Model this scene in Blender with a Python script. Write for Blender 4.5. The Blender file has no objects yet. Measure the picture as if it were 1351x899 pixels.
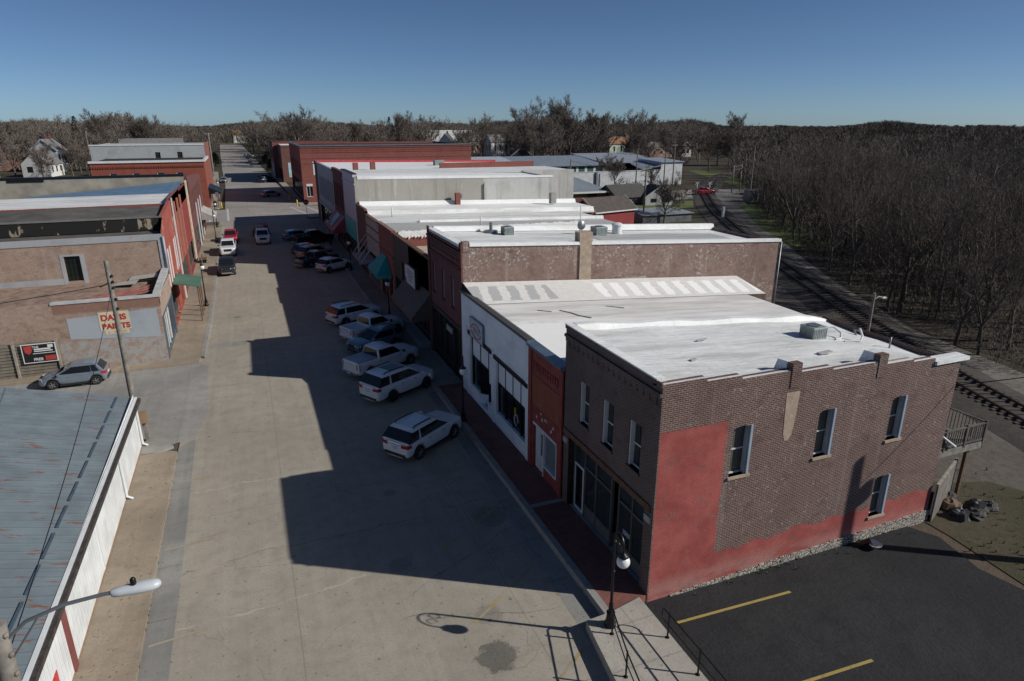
import bpy, bmesh, math, random
from mathutils import Vector, Matrix
import numpy as np
R=math.radians
S=bpy.context.scene
COL=S.collection
rnd=random.Random(7)
# ------------------------------------------------------------------ materials
def new_mat(name):
    m=bpy.data.materials.new(name); m.use_nodes=True
    nt=m.node_tree; b=nt.nodes['Principled BSDF']
    return m,nt,b
def nd(nt,t,ins=None,**kw):
    n=nt.nodes.new(t)
    for k,v in kw.items(): setattr(n,k,v)
    if ins:
        for k,v in ins.items():
            if hasattr(v,'node') and hasattr(v,'is_output'): nt.links.new(v,n.inputs[k])
            else: n.inputs[k].default_value=v
    return n
def math_(nt,op,a,b=None,c=None,clamp=False):
    n=nd(nt,'ShaderNodeMath',operation=op); n.use_clamp=clamp
    for i,v in enumerate((a,b,c)):
        if v is None: continue
        if hasattr(v,'is_output'): nt.links.new(v,n.inputs[i])
        else: n.inputs[i].default_value=v
    return n.outputs[0]
def mix(nt,f,a,b,mode='MIX'):
    n=nd(nt,'ShaderNodeMix',data_type='RGBA',blend_type=mode)
    for i,v in ((0,f),(6,a),(7,b)):
        if hasattr(v,'is_output'): nt.links.new(v,n.inputs[i])
        elif i==0: n.inputs[0].default_value=v
        else: n.inputs[i].default_value=(*v[:3],1)
    return n.outputs[2]
def ramp(nt,f,p0,p1,smooth=True):
    n=nd(nt,'ShaderNodeMapRange',{'Value':f,'From Min':p0,'From Max':p1},interpolation_type='SMOOTHSTEP' if smooth else 'LINEAR')
    return n.outputs[0]
def pos(nt): return nd(nt,'ShaderNodeNewGeometry').outputs['Position']
def scl(nt,v,s): return nd(nt,'ShaderNodeMapping',{'Vector':v,'Scale':s}).outputs[0]
def noise(nt,v,scale,detail=4,rough=.6,dist=0): 
    return nd(nt,'ShaderNodeTexNoise',{'Vector':v,'Scale':scale,'Detail':detail,'Roughness':rough,'Distortion':dist}).outputs[0]
def xyz(nt,v):
    s=nd(nt,'ShaderNodeSeparateXYZ',{0:v}); return s.outputs
def bump(nt,b,h,dist=.01,strength=.6):
    n=nd(nt,'ShaderNodeBump',{'Height':h,'Distance':dist,'Strength':strength}); nt.links.new(n.outputs[0],b.inputs['Normal'])
def setc(nt,b,c): nt.links.new(c,b.inputs['Base Color'])
MC={}
def plain(name,col,rough=.7,metal=0.,var=.18,vs=1.5,coat=0.,spec=.5):
    if name in MC: return MC[name]
    m,nt,b=new_mat(name)
    b.inputs['Roughness'].default_value=rough; b.inputs['Metallic'].default_value=metal
    b.inputs['Coat Weight'].default_value=coat; b.inputs['Specular IOR Level'].default_value=spec
    p=nd(nt,'ShaderNodeTexCoord').outputs['Object']
    n=noise(nt,p,vs,6,.65)
    c=mix(nt,ramp(nt,n,.3,.7),[x*(1-var) for x in col],[min(1,x*(1+var)) for x in col])
    setc(nt,b,c); MC[name]=m; return m
def glass(name,col=(.02,.025,.03),rough=.08,var=.5):
    if name in MC: return MC[name]
    m,nt,b=new_mat(name); b.inputs['Roughness'].default_value=rough
    n=noise(nt,pos(nt),.9,2)
    setc(nt,b,mix(nt,n,[x*(1-var) for x in col],[x*(1+var) for x in col])); MC[name]=m; return m
def brick(name,c1,c2,mortar,white=0.0,wcol=(.5,.47,.43),scale=1.,extra=None,soot=.35,bw=.215,rh=.073):
    m,nt,b=new_mat(name); b.inputs['Roughness'].default_value=.9
    p=pos(nt); s=xyz(nt,p); u=math_(nt,'ADD',s[0],s[1])
    v=nd(nt,'ShaderNodeCombineXYZ',{0:u,1:s[2],2:0.}).outputs[0]
    bt=nd(nt,'ShaderNodeTexBrick',{'Vector':v,'Color1':(*c1,1),'Color2':(*c2,1),'Mortar':(*mortar,1),'Scale':1/scale,'Mortar Size':.009,'Mortar Smooth':.3,'Bias':0.,'Brick Width':bw,'Row Height':rh})
    c=bt.outputs[0]
    n1=noise(nt,scl(nt,p,(1,1,.7)),.55,6,.65); n2=noise(nt,p,3.5,5,.7)
    c=mix(nt,math_(nt,'MULTIPLY',ramp(nt,n1,.42,.72),soot),c,[x*.42 for x in c1])
    c=mix(nt,math_(nt,'MULTIPLY',ramp(nt,n2,.45,.75),.45),c,[min(1,x*1.35) for x in c2])
    n6=noise(nt,scl(nt,p,(1,1,1.6)),1.3,6,.7)
    c=mix(nt,math_(nt,'MULTIPLY',ramp(nt,n6,.5,.68),.45),c,[x*.5 for x in c1])
    if white>0:
        n3=noise(nt,p,7,5,.75); n4=noise(nt,p,.5,3)
        w=math_(nt,'MULTIPLY',ramp(nt,n3,.55,.62),ramp(nt,n4,.38,.6)); w=math_(nt,'MULTIPLY',w,white)
        c=mix(nt,w,c,wcol)
        st=noise(nt,scl(nt,p,(2.2,2.2,.12)),1.,4)
        c=mix(nt,math_(nt,'MULTIPLY',ramp(nt,st,.56,.75),white*.35),c,wcol)
    if extra: c=extra(nt,c,s,p)
    setc(nt,b,c)
    h=math_(nt,'SUBTRACT',1.,bt.outputs[1]); h=math_(nt,'ADD',h,math_(nt,'MULTIPLY',noise(nt,p,25,3),.5))
    bump(nt,b,h,.008,.7)
    return m
def concrete(name,col,panel=None,stain=.5,crack=True,var=.2,spots=(),joint=.5,lines=()):
    m,nt,b=new_mat(name); b.inputs['Roughness'].default_value=.92
    p=pos(nt); s=xyz(nt,p)
    n1=noise(nt,p,.16,5,.6); n2=noise(nt,p,1.3,8,.7); n3=noise(nt,scl(nt,p,(3,.25,1)),.6,5)
    c=mix(nt,ramp(nt,n1,.3,.7),[x*(1-var) for x in col],[x*(1+var) for x in col])
    c=mix(nt,math_(nt,'MULTIPLY',ramp(nt,n2,.38,.78),.6),c,[x*.62 for x in col])
    c=mix(nt,math_(nt,'MULTIPLY',ramp(nt,n3,.45,.75),.35),c,[x*1.25 for x in col])
    if panel:
        bt=nd(nt,'ShaderNodeTexBrick',{'Vector':p,'Color1':(1,1,1,1),'Color2':(.93,.925,.92,1),'Mortar':(joint,joint,joint,1),'Scale':1.,'Mortar Size':.025,'Mortar Smooth':.6,'Brick Width':panel[0],'Row Height':panel[1]},offset=0.)
        c=mix(nt,.75,c,bt.outputs[0],'MULTIPLY')
    if crack:
        dv=nd(nt,'ShaderNodeVectorMath',operation='ADD'); nt.links.new(p,dv.inputs[0])
        nn=nd(nt,'ShaderNodeTexNoise',{'Vector':p,'Scale':.7,'Detail':4.}); nt.links.new(nn.outputs[1],dv.inputs[1])
        vo=nd(nt,'ShaderNodeTexVoronoi',{'Vector':dv.outputs[0],'Scale':.17},feature='DISTANCE_TO_EDGE')
        cr=math_(nt,'SUBTRACT',1.,ramp(nt,vo.outputs[0],.0,.004))
        cr=math_(nt,'MULTIPLY',cr,ramp(nt,noise(nt,p,.2,2),.45,.6))
        c=mix(nt,math_(nt,'MULTIPLY',cr,.4),c,[x*.3 for x in col])
    n5=noise(nt,p,.45,4,.55,.5)
    c=mix(nt,math_(nt,'MULTIPLY',ramp(nt,n5,.6,.8),stain),c,[x*.38 for x in col])
    n7=noise(nt,p,14,3,.8); c=mix(nt,math_(nt,'MULTIPLY',ramp(nt,n7,.45,.7),.55),c,[x*.6 for x in col])
    n8=noise(nt,p,5.5,2,.5); c=mix(nt,math_(nt,'MULTIPLY',ramp(nt,n8,.67,.71),.65),c,[x*.35 for x in col])
    n9=noise(nt,scl(nt,p,(5.,.22,1)),.5,4,.6,.3); c=mix(nt,math_(nt,'MULTIPLY',ramp(nt,n9,.52,.7),.22),c,[x*.6 for x in col])
    nl_=noise(nt,p,1.6,6,.7); nl2=noise(nt,p,.35,3)
    for (y0,sl,wd,pale,x0,x1) in lines:
        e=math_(nt,'SUBTRACT',s[1],math_(nt,'MULTIPLY_ADD',s[0],sl,y0)); e=math_(nt,'ADD',e,math_(nt,'MULTIPLY',math_(nt,'SUBTRACT',nl_,.5),.5)); e=math_(nt,'ADD',e,math_(nt,'MULTIPLY',math_(nt,'SUBTRACT',nl2,.5),1.2))
        f=math_(nt,'MULTIPLY',ramp(nt,math_(nt,'ABSOLUTE',e),wd,wd*.3),math_(nt,'MULTIPLY',math_(nt,'GREATER_THAN',s[0],x0),math_(nt,'LESS_THAN',s[0],x1)))
        f=math_(nt,'MULTIPLY',f,ramp(nt,noise(nt,p,.9,3),.35,.6))
        c=mix(nt,math_(nt,'MULTIPLY',f,.6 if pale else .75),c,[min(1,x*1.45) for x in col] if pale else [x*.28 for x in col])
    for (sx,sy,sr,sa) in spots:
        dv=nd(nt,'ShaderNodeVectorMath',{1:(sx,sy,0)},operation='DISTANCE'); nt.links.new(p,dv.inputs[0])
        f=math_(nt,'ADD',dv.outputs['Value'],math_(nt,'MULTIPLY',math_(nt,'SUBTRACT',noise(nt,p,2.6,7,.75),.5),sr*1.9))
        f=math_(nt,'MULTIPLY',ramp(nt,f,sr,sr*.72),math_(nt,'ADD',.45,math_(nt,'MULTIPLY',noise(nt,p,11,4,.7),.7)))
        c=mix(nt,math_(nt,'MULTIPLY',f,sa),c,(.05,.047,.043))
    setc(nt,b,c); bump(nt,b,n2,.02,.35); return m
def membrane(name,col=(.74,.74,.72),dirt=.5,dcol=(.42,.41,.38),lines=True):
    m,nt,b=new_mat(name); b.inputs['Roughness'].default_value=.6
    p=pos(nt)
    n1=noise(nt,scl(nt,p,(.35,1.6,1)),.6,7,.65); n2=noise(nt,p,2.2,6,.7); n3=noise(nt,p,.12,3)
    c=mix(nt,math_(nt,'MULTIPLY',ramp(nt,n1,.42,.66),dirt),col,dcol)
    c=mix(nt,math_(nt,'MULTIPLY',ramp(nt,n2,.45,.7),dirt*.5),c,[x*.7 for x in col])
    c=mix(nt,math_(nt,'MULTIPLY',ramp(nt,n3,.45,.7),dirt*.5),c,[x*.72 for x in col])
    if lines:
        s=xyz(nt,p); f=math_(nt,'ABSOLUTE',math_(nt,'SUBTRACT',math_(nt,'FRACT',math_(nt,'MULTIPLY',s[0],.33)),.5))
        c=mix(nt,math_(nt,'MULTIPLY',math_(nt,'SUBTRACT',1.,ramp(nt,f,0.,.012)),.35),c,[x*.6 for x in col])
    setc(nt,b,c); n5=noise(nt,scl(nt,p,(.5,5.,1)),1.2,5,.7); n6=noise(nt,p,9,3,.7); c=mix(nt,math_(nt,'MULTIPLY',ramp(nt,n5,.46,.66),dirt*.7),c,[x*.68 for x in col]); c=mix(nt,math_(nt,'MULTIPLY',ramp(nt,n6,.55,.75),dirt*.35),c,[x*.65 for x in col]); setc(nt,b,c)
    bump(nt,b,math_(nt,'ADD',math_(nt,'ADD',n1,math_(nt,'MULTIPLY',n2,.5)),n5),.09,.7); return m
def ribbed(name,col,axis=1,freq=3.2,rust=0.,rough=.45,metal=.0,streak=.2):
    m,nt,b=new_mat(name); b.inputs['Roughness'].default_value=rough; b.inputs['Metallic'].default_value=metal
    p=pos(nt); s=xyz(nt,p)
    w=math_(nt,'FRACT',math_(nt,'MULTIPLY',s[axis],freq)); h=ramp(nt,math_(nt,'ABSOLUTE',math_(nt,'SUBTRACT',w,.5)),.36,.48)
    n=noise(nt,p,.8,5); c=mix(nt,ramp(nt,n,.3,.75),[x*.85 for x in col],[x*1.15 for x in col])
    sv=[.25,.25,.25]; sv[axis]=5
    st=noise(nt,scl(nt,p,sv),1.,4); c=mix(nt,math_(nt,'MULTIPLY',ramp(nt,st,.5,.8),streak),c,[x*.55 for x in col])
    c=mix(nt,math_(nt,'MULTIPLY',h,.10),c,[x*.5 for x in col])
    if rust:
        r=noise(nt,scl(nt,p,(.7,2.6,1.) if axis==1 else (2.6,.7,1.)),1.25,5,.65); c=mix(nt,math_(nt,'MULTIPLY',ramp(nt,r,.60,.635),rust),c,(.22,.075,.03))
    setc(nt,b,c); bump(nt,b,h,.02,.5); return m
def ground_mat(name,cols,scales=(.08,.9),rough=.95,tint=None):
    m,nt,b=new_mat(name); b.inputs['Roughness'].default_value=rough; b.inputs['Specular IOR Level'].default_value=.2
    p=pos(nt); n1=noise(nt,p,scales[0],8,.65); n2=noise(nt,p,scales[1],8,.75); n3=noise(nt,p,scales[1]*9,4,.7)
    c=mix(nt,ramp(nt,n1,.38,.62),cols[0],cols[1])
    c=mix(nt,math_(nt,'MULTIPLY',ramp(nt,n2,.42,.7),.8),c,cols[2])
    c=mix(nt,math_(nt,'MULTIPLY',ramp(nt,n3,.4,.75),.5),c,[x*.5 for x in cols[0]])
    setc(nt,b,c); bump(nt,b,math_(nt,'ADD',n2,math_(nt,'MULTIPLY',n3,.5)),.08,.6); return m
def flake(name,base,under,scale=1.2,thr=(.5,.56),vert=1.,rough=.9):
    """paint flaking off / tar run over another colour"""
    m,nt,b=new_mat(name); b.inputs['Roughness'].default_value=rough
    p=pos(nt); n=noise(nt,scl(nt,p,(1,1,vert)),scale,6,.65); n2=noise(nt,p,.5,5)
    c=mix(nt,ramp(nt,n,*thr),base,under); c=mix(nt,math_(nt,'MULTIPLY',ramp(nt,n2,.45,.75),.4),c,[x*.5 for x in base])
    setc(nt,b,c); bump(nt,b,n,.02,.4); return m
def emit_none(): pass
# ------------------------------------------------------------------ mesh builder
ORG={}
class MB:
    def __init__(s): s.v=[];s.f=[];s.mi=[];s.sm=[]
    def add(s,vs,fs,mi=0,sm=False):
        o=len(s.v); s.v+= [tuple(v) for v in vs]
        for f in fs: s.f.append([o+i for i in f]); s.mi.append(mi); s.sm.append(sm)
        return s
    def hexa(s,p,mi=0):  # p: bottom 4 then top 4
        return s.add(p,[(3,2,1,0),(4,5,6,7),(0,1,5,4),(1,2,6,5),(2,3,7,6),(3,0,4,7)],mi)
    def box(s,x0,x1,y0,y1,z0,z1,mi=0):
        return s.hexa([(x0,y0,z0),(x1,y0,z0),(x1,y1,z0),(x0,y1,z0),(x0,y0,z1),(x1,y0,z1),(x1,y1,z1),(x0,y1,z1)],mi)
    def cbox(s,c,d,mi=0,rz=0):
        M=Matrix.Rotation(rz,3,'Z'); out=[]
        for z in (-.5,.5):
            for x,y in ((-.5,-.5),(.5,-.5),(.5,.5),(-.5,.5)): out.append(Vector(c)+M@Vector((x*d[0],y*d[1],z*d[2])))
        return s.hexa(out,mi)
    def quad(s,a,b,c,d,mi=0): return s.add([a,b,c,d],[(0,1,2,3)],mi)
    def prism(s,poly,z0,z1,mi=0):
        n=len(poly); f0=z0 if callable(z0) else (lambda x,y:z0); f1=z1 if callable(z1) else (lambda x,y:z1)
        vs=[(x,y,f0(x,y)) for x,y in poly]+[(x,y,f1(x,y)) for x,y in poly]
        return s.add(vs,[tuple(range(n))[::-1],tuple(range(n,2*n))]+[(i,(i+1)%n,n+(i+1)%n,n+i) for i in range(n)],mi)
    def bar(s,a,b,w,h=None,mi=0):
        a=Vector(a);b=Vector(b); d=(b-a).normalized(); up=Vector((0,0,1)) if abs(d.z)<.95 else Vector((1,0,0))
        r=d.cross(up).normalized()*w/2; u=r.cross(d).normalized()*(h or w)/2
        return s.hexa([a-r-u,a+r-u,b+r-u,b-r-u,a-r+u,a+r+u,b+r+u,b-r+u],mi)
    def tube(s,pts,rad,n=8,mi=0,sm=True,cap=True):
        pts=[Vector(p) for p in pts]; k=len(pts)
        if not hasattr(rad,'__len__'): rad=[rad]*k
        vs=[];prev=None
        for i,p in enumerate(pts):
            d=(pts[min(i+1,k-1)]-pts[max(i-1,0)]).normalized()
            if prev is None: r=d.cross(Vector((0,0,1)) if abs(d.z)<.9 else Vector((1,0,0))).normalized()
            else: r=(prev-d*prev.dot(d)); r=r.normalized() if r.length>1e-6 else d.orthogonal().normalized()
            prev=r; u=d.cross(r)
            for j in range(n):
                a=2*math.pi*j/n; vs.append(p+(r*math.cos(a)+u*math.sin(a))*rad[i])
        fs=[(i*n+j,i*n+(j+1)%n,(i+1)*n+(j+1)%n,(i+1)*n+j) for i in range(k-1) for j in range(n)]
        s.add(vs,fs,mi,sm)
        if cap: s.add(vs[:n],[tuple(range(n))[::-1]],mi); s.add(vs[-n:],[tuple(range(n))],mi)
        return s
    def lathe(s,c,prof,n=16,mi=0,axis='Z',sm=True):
        c=Vector(c); vs=[]
        for r,h in prof:
            for j in range(n):
                a=2*math.pi*j/n; q=(r*math.cos(a),r*math.sin(a),h)
                if axis=='Y': q=(q[0],q[2],q[1])
                elif axis=='X': q=(q[2],q[0],q[1])
                vs.append(c+Vector(q))
        k=len(prof); fs=[(i*n+j,i*n+(j+1)%n,(i+1)*n+(j+1)%n,(i+1)*n+j) for i in range(k-1) for j in range(n)]
        fs+= [tuple(range(n))[::-1],tuple(range((k-1)*n,k*n))]
        return s.add(vs,fs,mi,sm)
    def build(s,name,mats,parent=None,bev=0.,sharp=40):
        me=bpy.data.meshes.new(name)
        o=Vector(ORG.get(parent.name,(0,0,0))) if parent else Vector((0,0,0))
        me.from_pydata([Vector(v)-o for v in s.v],[],s.f)
        if not isinstance(mats,(list,tuple)): mats=[mats]
        for m in mats: me.materials.append(m)
        me.polygons.foreach_set('material_index',s.mi); me.polygons.foreach_set('use_smooth',[bool(x) for x in s.sm])
        bm=bmesh.new(); bm.from_mesh(me); bmesh.ops.remove_doubles(bm,verts=bm.verts,dist=1e-5)
        bmesh.ops.recalc_face_normals(bm,faces=bm.faces)
        for e in bm.edges:
            if len(e.link_faces)==2 and e.calc_face_angle(0)>R(sharp): e.smooth=False
        bm.to_mesh(me); bm.free()
        ob=bpy.data.objects.new(name,me); COL.objects.link(ob)
        if parent: ob.parent=parent; ORG[ob.name]=ORG.get(parent.name,(0,0,0))
        else: ORG[ob.name]=(0,0,0)
        if bev:
            md=ob.modifiers.new('Bevel','BEVEL'); md.width=bev; md.segments=2; md.limit_method='ANGLE'; md.angle_limit=R(35)
        return ob
def tag(o,label,cat,group=None,kind=None):
    o['label']=label; o['category']=cat
    if group: o['group']=group
    if kind: o['kind']=kind
    return o
def thing(name,label,cat,loc=(0,0,0),group=None):
    o=bpy.data.objects.new(name,None); COL.objects.link(o); o.location=loc; o.empty_display_size=.3
    ORG[o.name]=tuple(loc); tag(o,label,cat,group); return o
def struct(name,mb,mats): 
    o=mb.build(name,mats); o['kind']='structure'; return o
class PL:
    """a facade plane: u along it, z up, d outward"""
    def __init__(s,o,ud,n): s.o=Vector(o);s.u=Vector(ud);s.n=Vector(n)
    def p(s,u,z,d=0): return s.o+s.u*u+Vector((0,0,z))+s.n*d
    def box(s,mb,u0,u1,z0,z1,d0,d1,mi=0):
        mb.hexa([s.p(u0,z0,d0),s.p(u1,z0,d0),s.p(u1,z0,d1),s.p(u0,z0,d1),s.p(u0,z1,d0),s.p(u1,z1,d0),s.p(u1,z1,d1),s.p(u0,z1,d1)],mi)
    def wall(s,mb,u0,u1,z0,z1,holes=(),depth=.22,mi=0,back=None):
        us=sorted({u0,u1,*[h[0] for h in holes],*[h[1] for h in holes]}); zs=sorted({z0,z1,*[h[2] for h in holes],*[h[3] for h in holes]})
        us=[u for u in us if u0<=u<=u1]; zs=[z for z in zs if z0<=z<=z1]
        for i in range(len(us)-1):
            for j in range(len(zs)-1):
                cu=(us[i]+us[i+1])/2; cz=(zs[j]+zs[j+1])/2
                if any(h[0]<cu<h[1] and h[2]<cz<h[3] for h in holes): continue
                mb.quad(s.p(us[i],zs[j]),s.p(us[i+1],zs[j]),s.p(us[i+1],zs[j+1]),s.p(us[i],zs[j+1]),mi)
        for a,b,c,d in [h[:4] for h in holes]:
            for q in (((a,c),(b,c)),((b,c),(b,d)),((b,d),(a,d)),((a,d),(a,c))):
                mb.quad(s.p(*q[0]),s.p(*q[1]),s.p(*q[1],-depth),s.p(*q[0],-depth),mi)
    def poly(s,mb,pts,d0,d1,mi=0):
        n=len(pts); vs=[s.p(u,z,d0) for u,z in pts]+[s.p(u,z,d1) for u,z in pts]
        mb.add(vs,[tuple(range(n))[::-1],tuple(range(n,2*n))]+[(i,(i+1)%n,n+(i+1)%n,n+i) for i in range(n)],mi)
def window(pl,h,parent,gl,fr,depth=.22,fw=.06,bars=(0,1),sill=None,name='window',proud=.05):
    """glass pane with a frame and (optionally) a sill set in a hole of the wall"""
    u0,u1,z0,z1=h
    g=MB(); pl.box(g,u0+fw*.5,u1-fw*.5,z0+fw*.5,z1-fw*.5,-depth-.03,-depth+.01); w=g.build(name,gl,parent)
    f=MB()
    pl.box(f,u0,u0+fw,z0,z1,-depth,-depth+proud);pl.box(f,u1-fw,u1,z0,z1,-depth,-depth+proud)
    pl.box(f,u0+fw,u1-fw,z0,z0+fw,-depth,-depth+proud);pl.box(f,u0+fw,u1-fw,z1-fw,z1,-depth,-depth+proud)
    for i in range(bars[0]):
        c=u0+(u1-u0)*(i+1)/(bars[0]+1); pl.box(f,c-fw*.35,c+fw*.35,z0+fw,z1-fw,-depth+.002,-depth+proud-.008)
    for i in range(bars[1]):
        c=z0+(z1-z0)*(i+1)/(bars[1]+1); pl.box(f,u0+fw,u1-fw,c-fw*.4,c+fw*.4,-depth+.003,-depth+proud-.005)
    f.build('frame',fr,w)
    if sill:
        k=MB(); pl.box(k,u0-.06,u1+.06,z0-.1,z0,-depth+.0,.07); k.build('sill',sill,w)
    return w
def sheet(mb,pts,z,mi=0): mb.add([(x,y,z) for x,y in pts],[tuple(range(len(pts)))],mi)
def text(pl,u,z,d,body,size,mat_,parent,name='lettering',ext=.01,align='LEFT',bold=0.,sx=1.):
    c=bpy.data.curves.new(name,'FONT'); c.body=body; c.size=size; c.extrude=ext; c.align_x=align; c.offset=bold
    tmp=bpy.data.objects.new('tmp_text',c); COL.objects.link(tmp); dg=bpy.context.evaluated_depsgraph_get(); dg.update()
    me=bpy.data.meshes.new_from_object(tmp.evaluated_get(dg)); bpy.data.objects.remove(tmp); bpy.data.curves.remove(c)
    me.name=name; me.materials.clear(); me.materials.append(mat_); o=bpy.data.objects.new(name,me); COL.objects.link(o)
    M=Matrix((pl.u*sx,Vector((0,0,1)),pl.n)).transposed().to_4x4(); M.translation=pl.p(u,z,d)-Vector(ORG.get(parent.name,(0,0,0)))
    o.parent=parent; o.matrix_local=M; return o
# ------------------------------------------------------------------ shared materials
def red_paint(nt,c,s,p):
    nz=noise(nt,p,2.5,5,.7); nz2=noise(nt,p,.8,4)
    x=math_(nt,'ADD',s[0],math_(nt,'MULTIPLY',math_(nt,'SUBTRACT',nz,.5),.28))
    z=math_(nt,'ADD',s[2],math_(nt,'MULTIPLY',math_(nt,'SUBTRACT',nz,.5),.16))
    side=math_(nt,'LESS_THAN',s[1],16.45); front_off=math_(nt,'GREATER_THAN',s[0],11.7)
    big=math_(nt,'MULTIPLY',math_(nt,'LESS_THAN',x,14.42),math_(nt,'LESS_THAN',s[2],6.66))
    lowz=math_(nt,'ADD',math_(nt,'MULTIPLY',math_(nt,'SUBTRACT',s[0],11.6),.02),1.28)
    low=math_(nt,'LESS_THAN',math_(nt,'ADD',z,math_(nt,'MULTIPLY',math_(nt,'SUBTRACT',nz2,.5),.9)),lowz)
    m=math_(nt,'MULTIPLY',math_(nt,'MAXIMUM',big,low),math_(nt,'MULTIPLY',side,front_off))
    fade=math_(nt,'SUBTRACT',1.,math_(nt,'MULTIPLY',ramp(nt,noise(nt,p,1.7,7,.75),.5,.72),.55))
    rc=mix(nt,ramp(nt,noise(nt,p,.9,7,.7),.32,.68),(.26,.052,.043),(.385,.095,.08))
    # worn pinkish strip low on the wall
    worn=math_(nt,'MULTIPLY',ramp(nt,s[2],1.1,.3),ramp(nt,noise(nt,scl(nt,p,(.5,1,1.5)),1.2,5),.35,.6))
    rc=mix(nt,math_(nt,'MULTIPLY',worn,.55),rc,(.42,.24,.21))
    return mix(nt,math_(nt,'MULTIPLY',m,fade),c,rc)
BR_near=brick('corner_brick',(.125,.05,.037),(.085,.042,.035),(.385,.335,.295),white=.5,wcol=(.42,.38,.35),extra=red_paint,soot=.3)
BR_front=brick('dark_front_brick',(.12,.072,.06),(.09,.058,.05),(.25,.215,.2),white=.0,soot=.4)
BR_party=brick('weathered_party_brick',(.165,.085,.066),(.225,.145,.115),(.36,.31,.27),white=1.,soot=.3)
BR_red=brick('red_brick',(.28,.075,.055),(.20,.06,.048),(.24,.14,.12),soot=.3)
BR_dred=brick('dark_red_brick',(.17,.05,.04),(.13,.045,.04),(.16,.1,.09),soot=.5)
BR_brown=brick('brown_brick',(.17,.07,.05),(.14,.06,.045),(.2,.14,.12),soot=.4)
BR_pink=brick('salmon_brick',(.29,.185,.13),(.36,.245,.18),(.47,.41,.36),white=.55,wcol=(.48,.46,.43),soot=.25)
BR_painted=plain('barn_red_paint',(.24,.045,.038),.75,var=.25,vs=2.5)
M_orange=plain('rust_red_paint',(.25,.065,.03),.7,var=.2)
M_white=membrane('white_roof',(.80,.80,.78),.75,(.46,.45,.42)); M_white2=membrane('white_roof_clean',(.84,.84,.83),.3); M_wgray=membrane('gray_roof',(.46,.46,.45),.5,(.34,.33,.31))
M_wall_w=flake('white_painted_front',(.84,.86,.87),(.6,.6,.6),2.,(.6,.7),vert=.3)
M_trim=plain('white_trim',(.62,.63,.63),.5,var=.08); M_trimblue=plain('gray_blue_trim',(.30,.36,.42),.5,var=.1)
M_glass=glass('window_glass'); M_glass2=glass('blind_glass',(.10,.10,.09),.15); M_sglass=glass('shop_glass',(.012,.014,.016),.1)
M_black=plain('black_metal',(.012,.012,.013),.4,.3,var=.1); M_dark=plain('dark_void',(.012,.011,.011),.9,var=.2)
M_flash=plain('metal_flashing',(.20,.27,.34),.35,.6,var=.15); M_rustbeam=plain('rusty_beam',(.13,.065,.035),.8,var=.35,vs=4)
M_stone=None
def stone():
    m,nt,b=new_mat('rubble_stone'); b.inputs['Roughness'].default_value=.95
    p=pos(nt); vo=nd(nt,'ShaderNodeTexVoronoi',{'Vector':p,'Scale':6.,'Randomness':1.}); ve=nd(nt,'ShaderNodeTexVoronoi',{'Vector':p,'Scale':6.,'Randomness':1.},feature='DISTANCE_TO_EDGE')
    c=mix(nt,xyz(nt,vo.outputs[1])[0],(.30,.27,.23),(.45,.415,.36)); c=mix(nt,math_(nt,'MULTIPLY',ramp(nt,noise(nt,p,9,4),.4,.7),.4),c,(.16,.14,.11)); c=mix(nt,ramp(nt,ve.outputs[0],.06,.0),c,(.13,.115,.10))
    setc(nt,b,c); bump(nt,b,ramp(nt,ve.outputs[0],0,.12),.06,1.); return m
M_stone=stone()
M_conc=concrete('wall_concrete',(.40,.38,.35),None,.4,False,.15)
M_tan=plain('tan_stucco',(.36,.28,.21),.9,var=.2,vs=3)
M_awn=plain('dark_awning',(.085,.07,.06),.7,var=.25,vs=3); M_teal=plain('teal_awning',(.0,.26,.25),.6,var=.12)
M_ac=plain('ac_unit_metal',(.30,.35,.33),.5,.3,var=.2,vs=6); M_pipe=plain('white_pipe',(.65,.66,.66),.45,var=.05)
M_deckw=plain('weathered_wood',(.30,.27,.23),.85,var=.3,vs=5); M_wood=plain('brown_wood',(.13,.08,.05),.85,var=.3,vs=5)
M_gray=plain('gray_metal',(.22,.23,.24),.45,.6,var=.15); M_grayp=plain('gray_board',(.20,.20,.19),.7)
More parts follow.
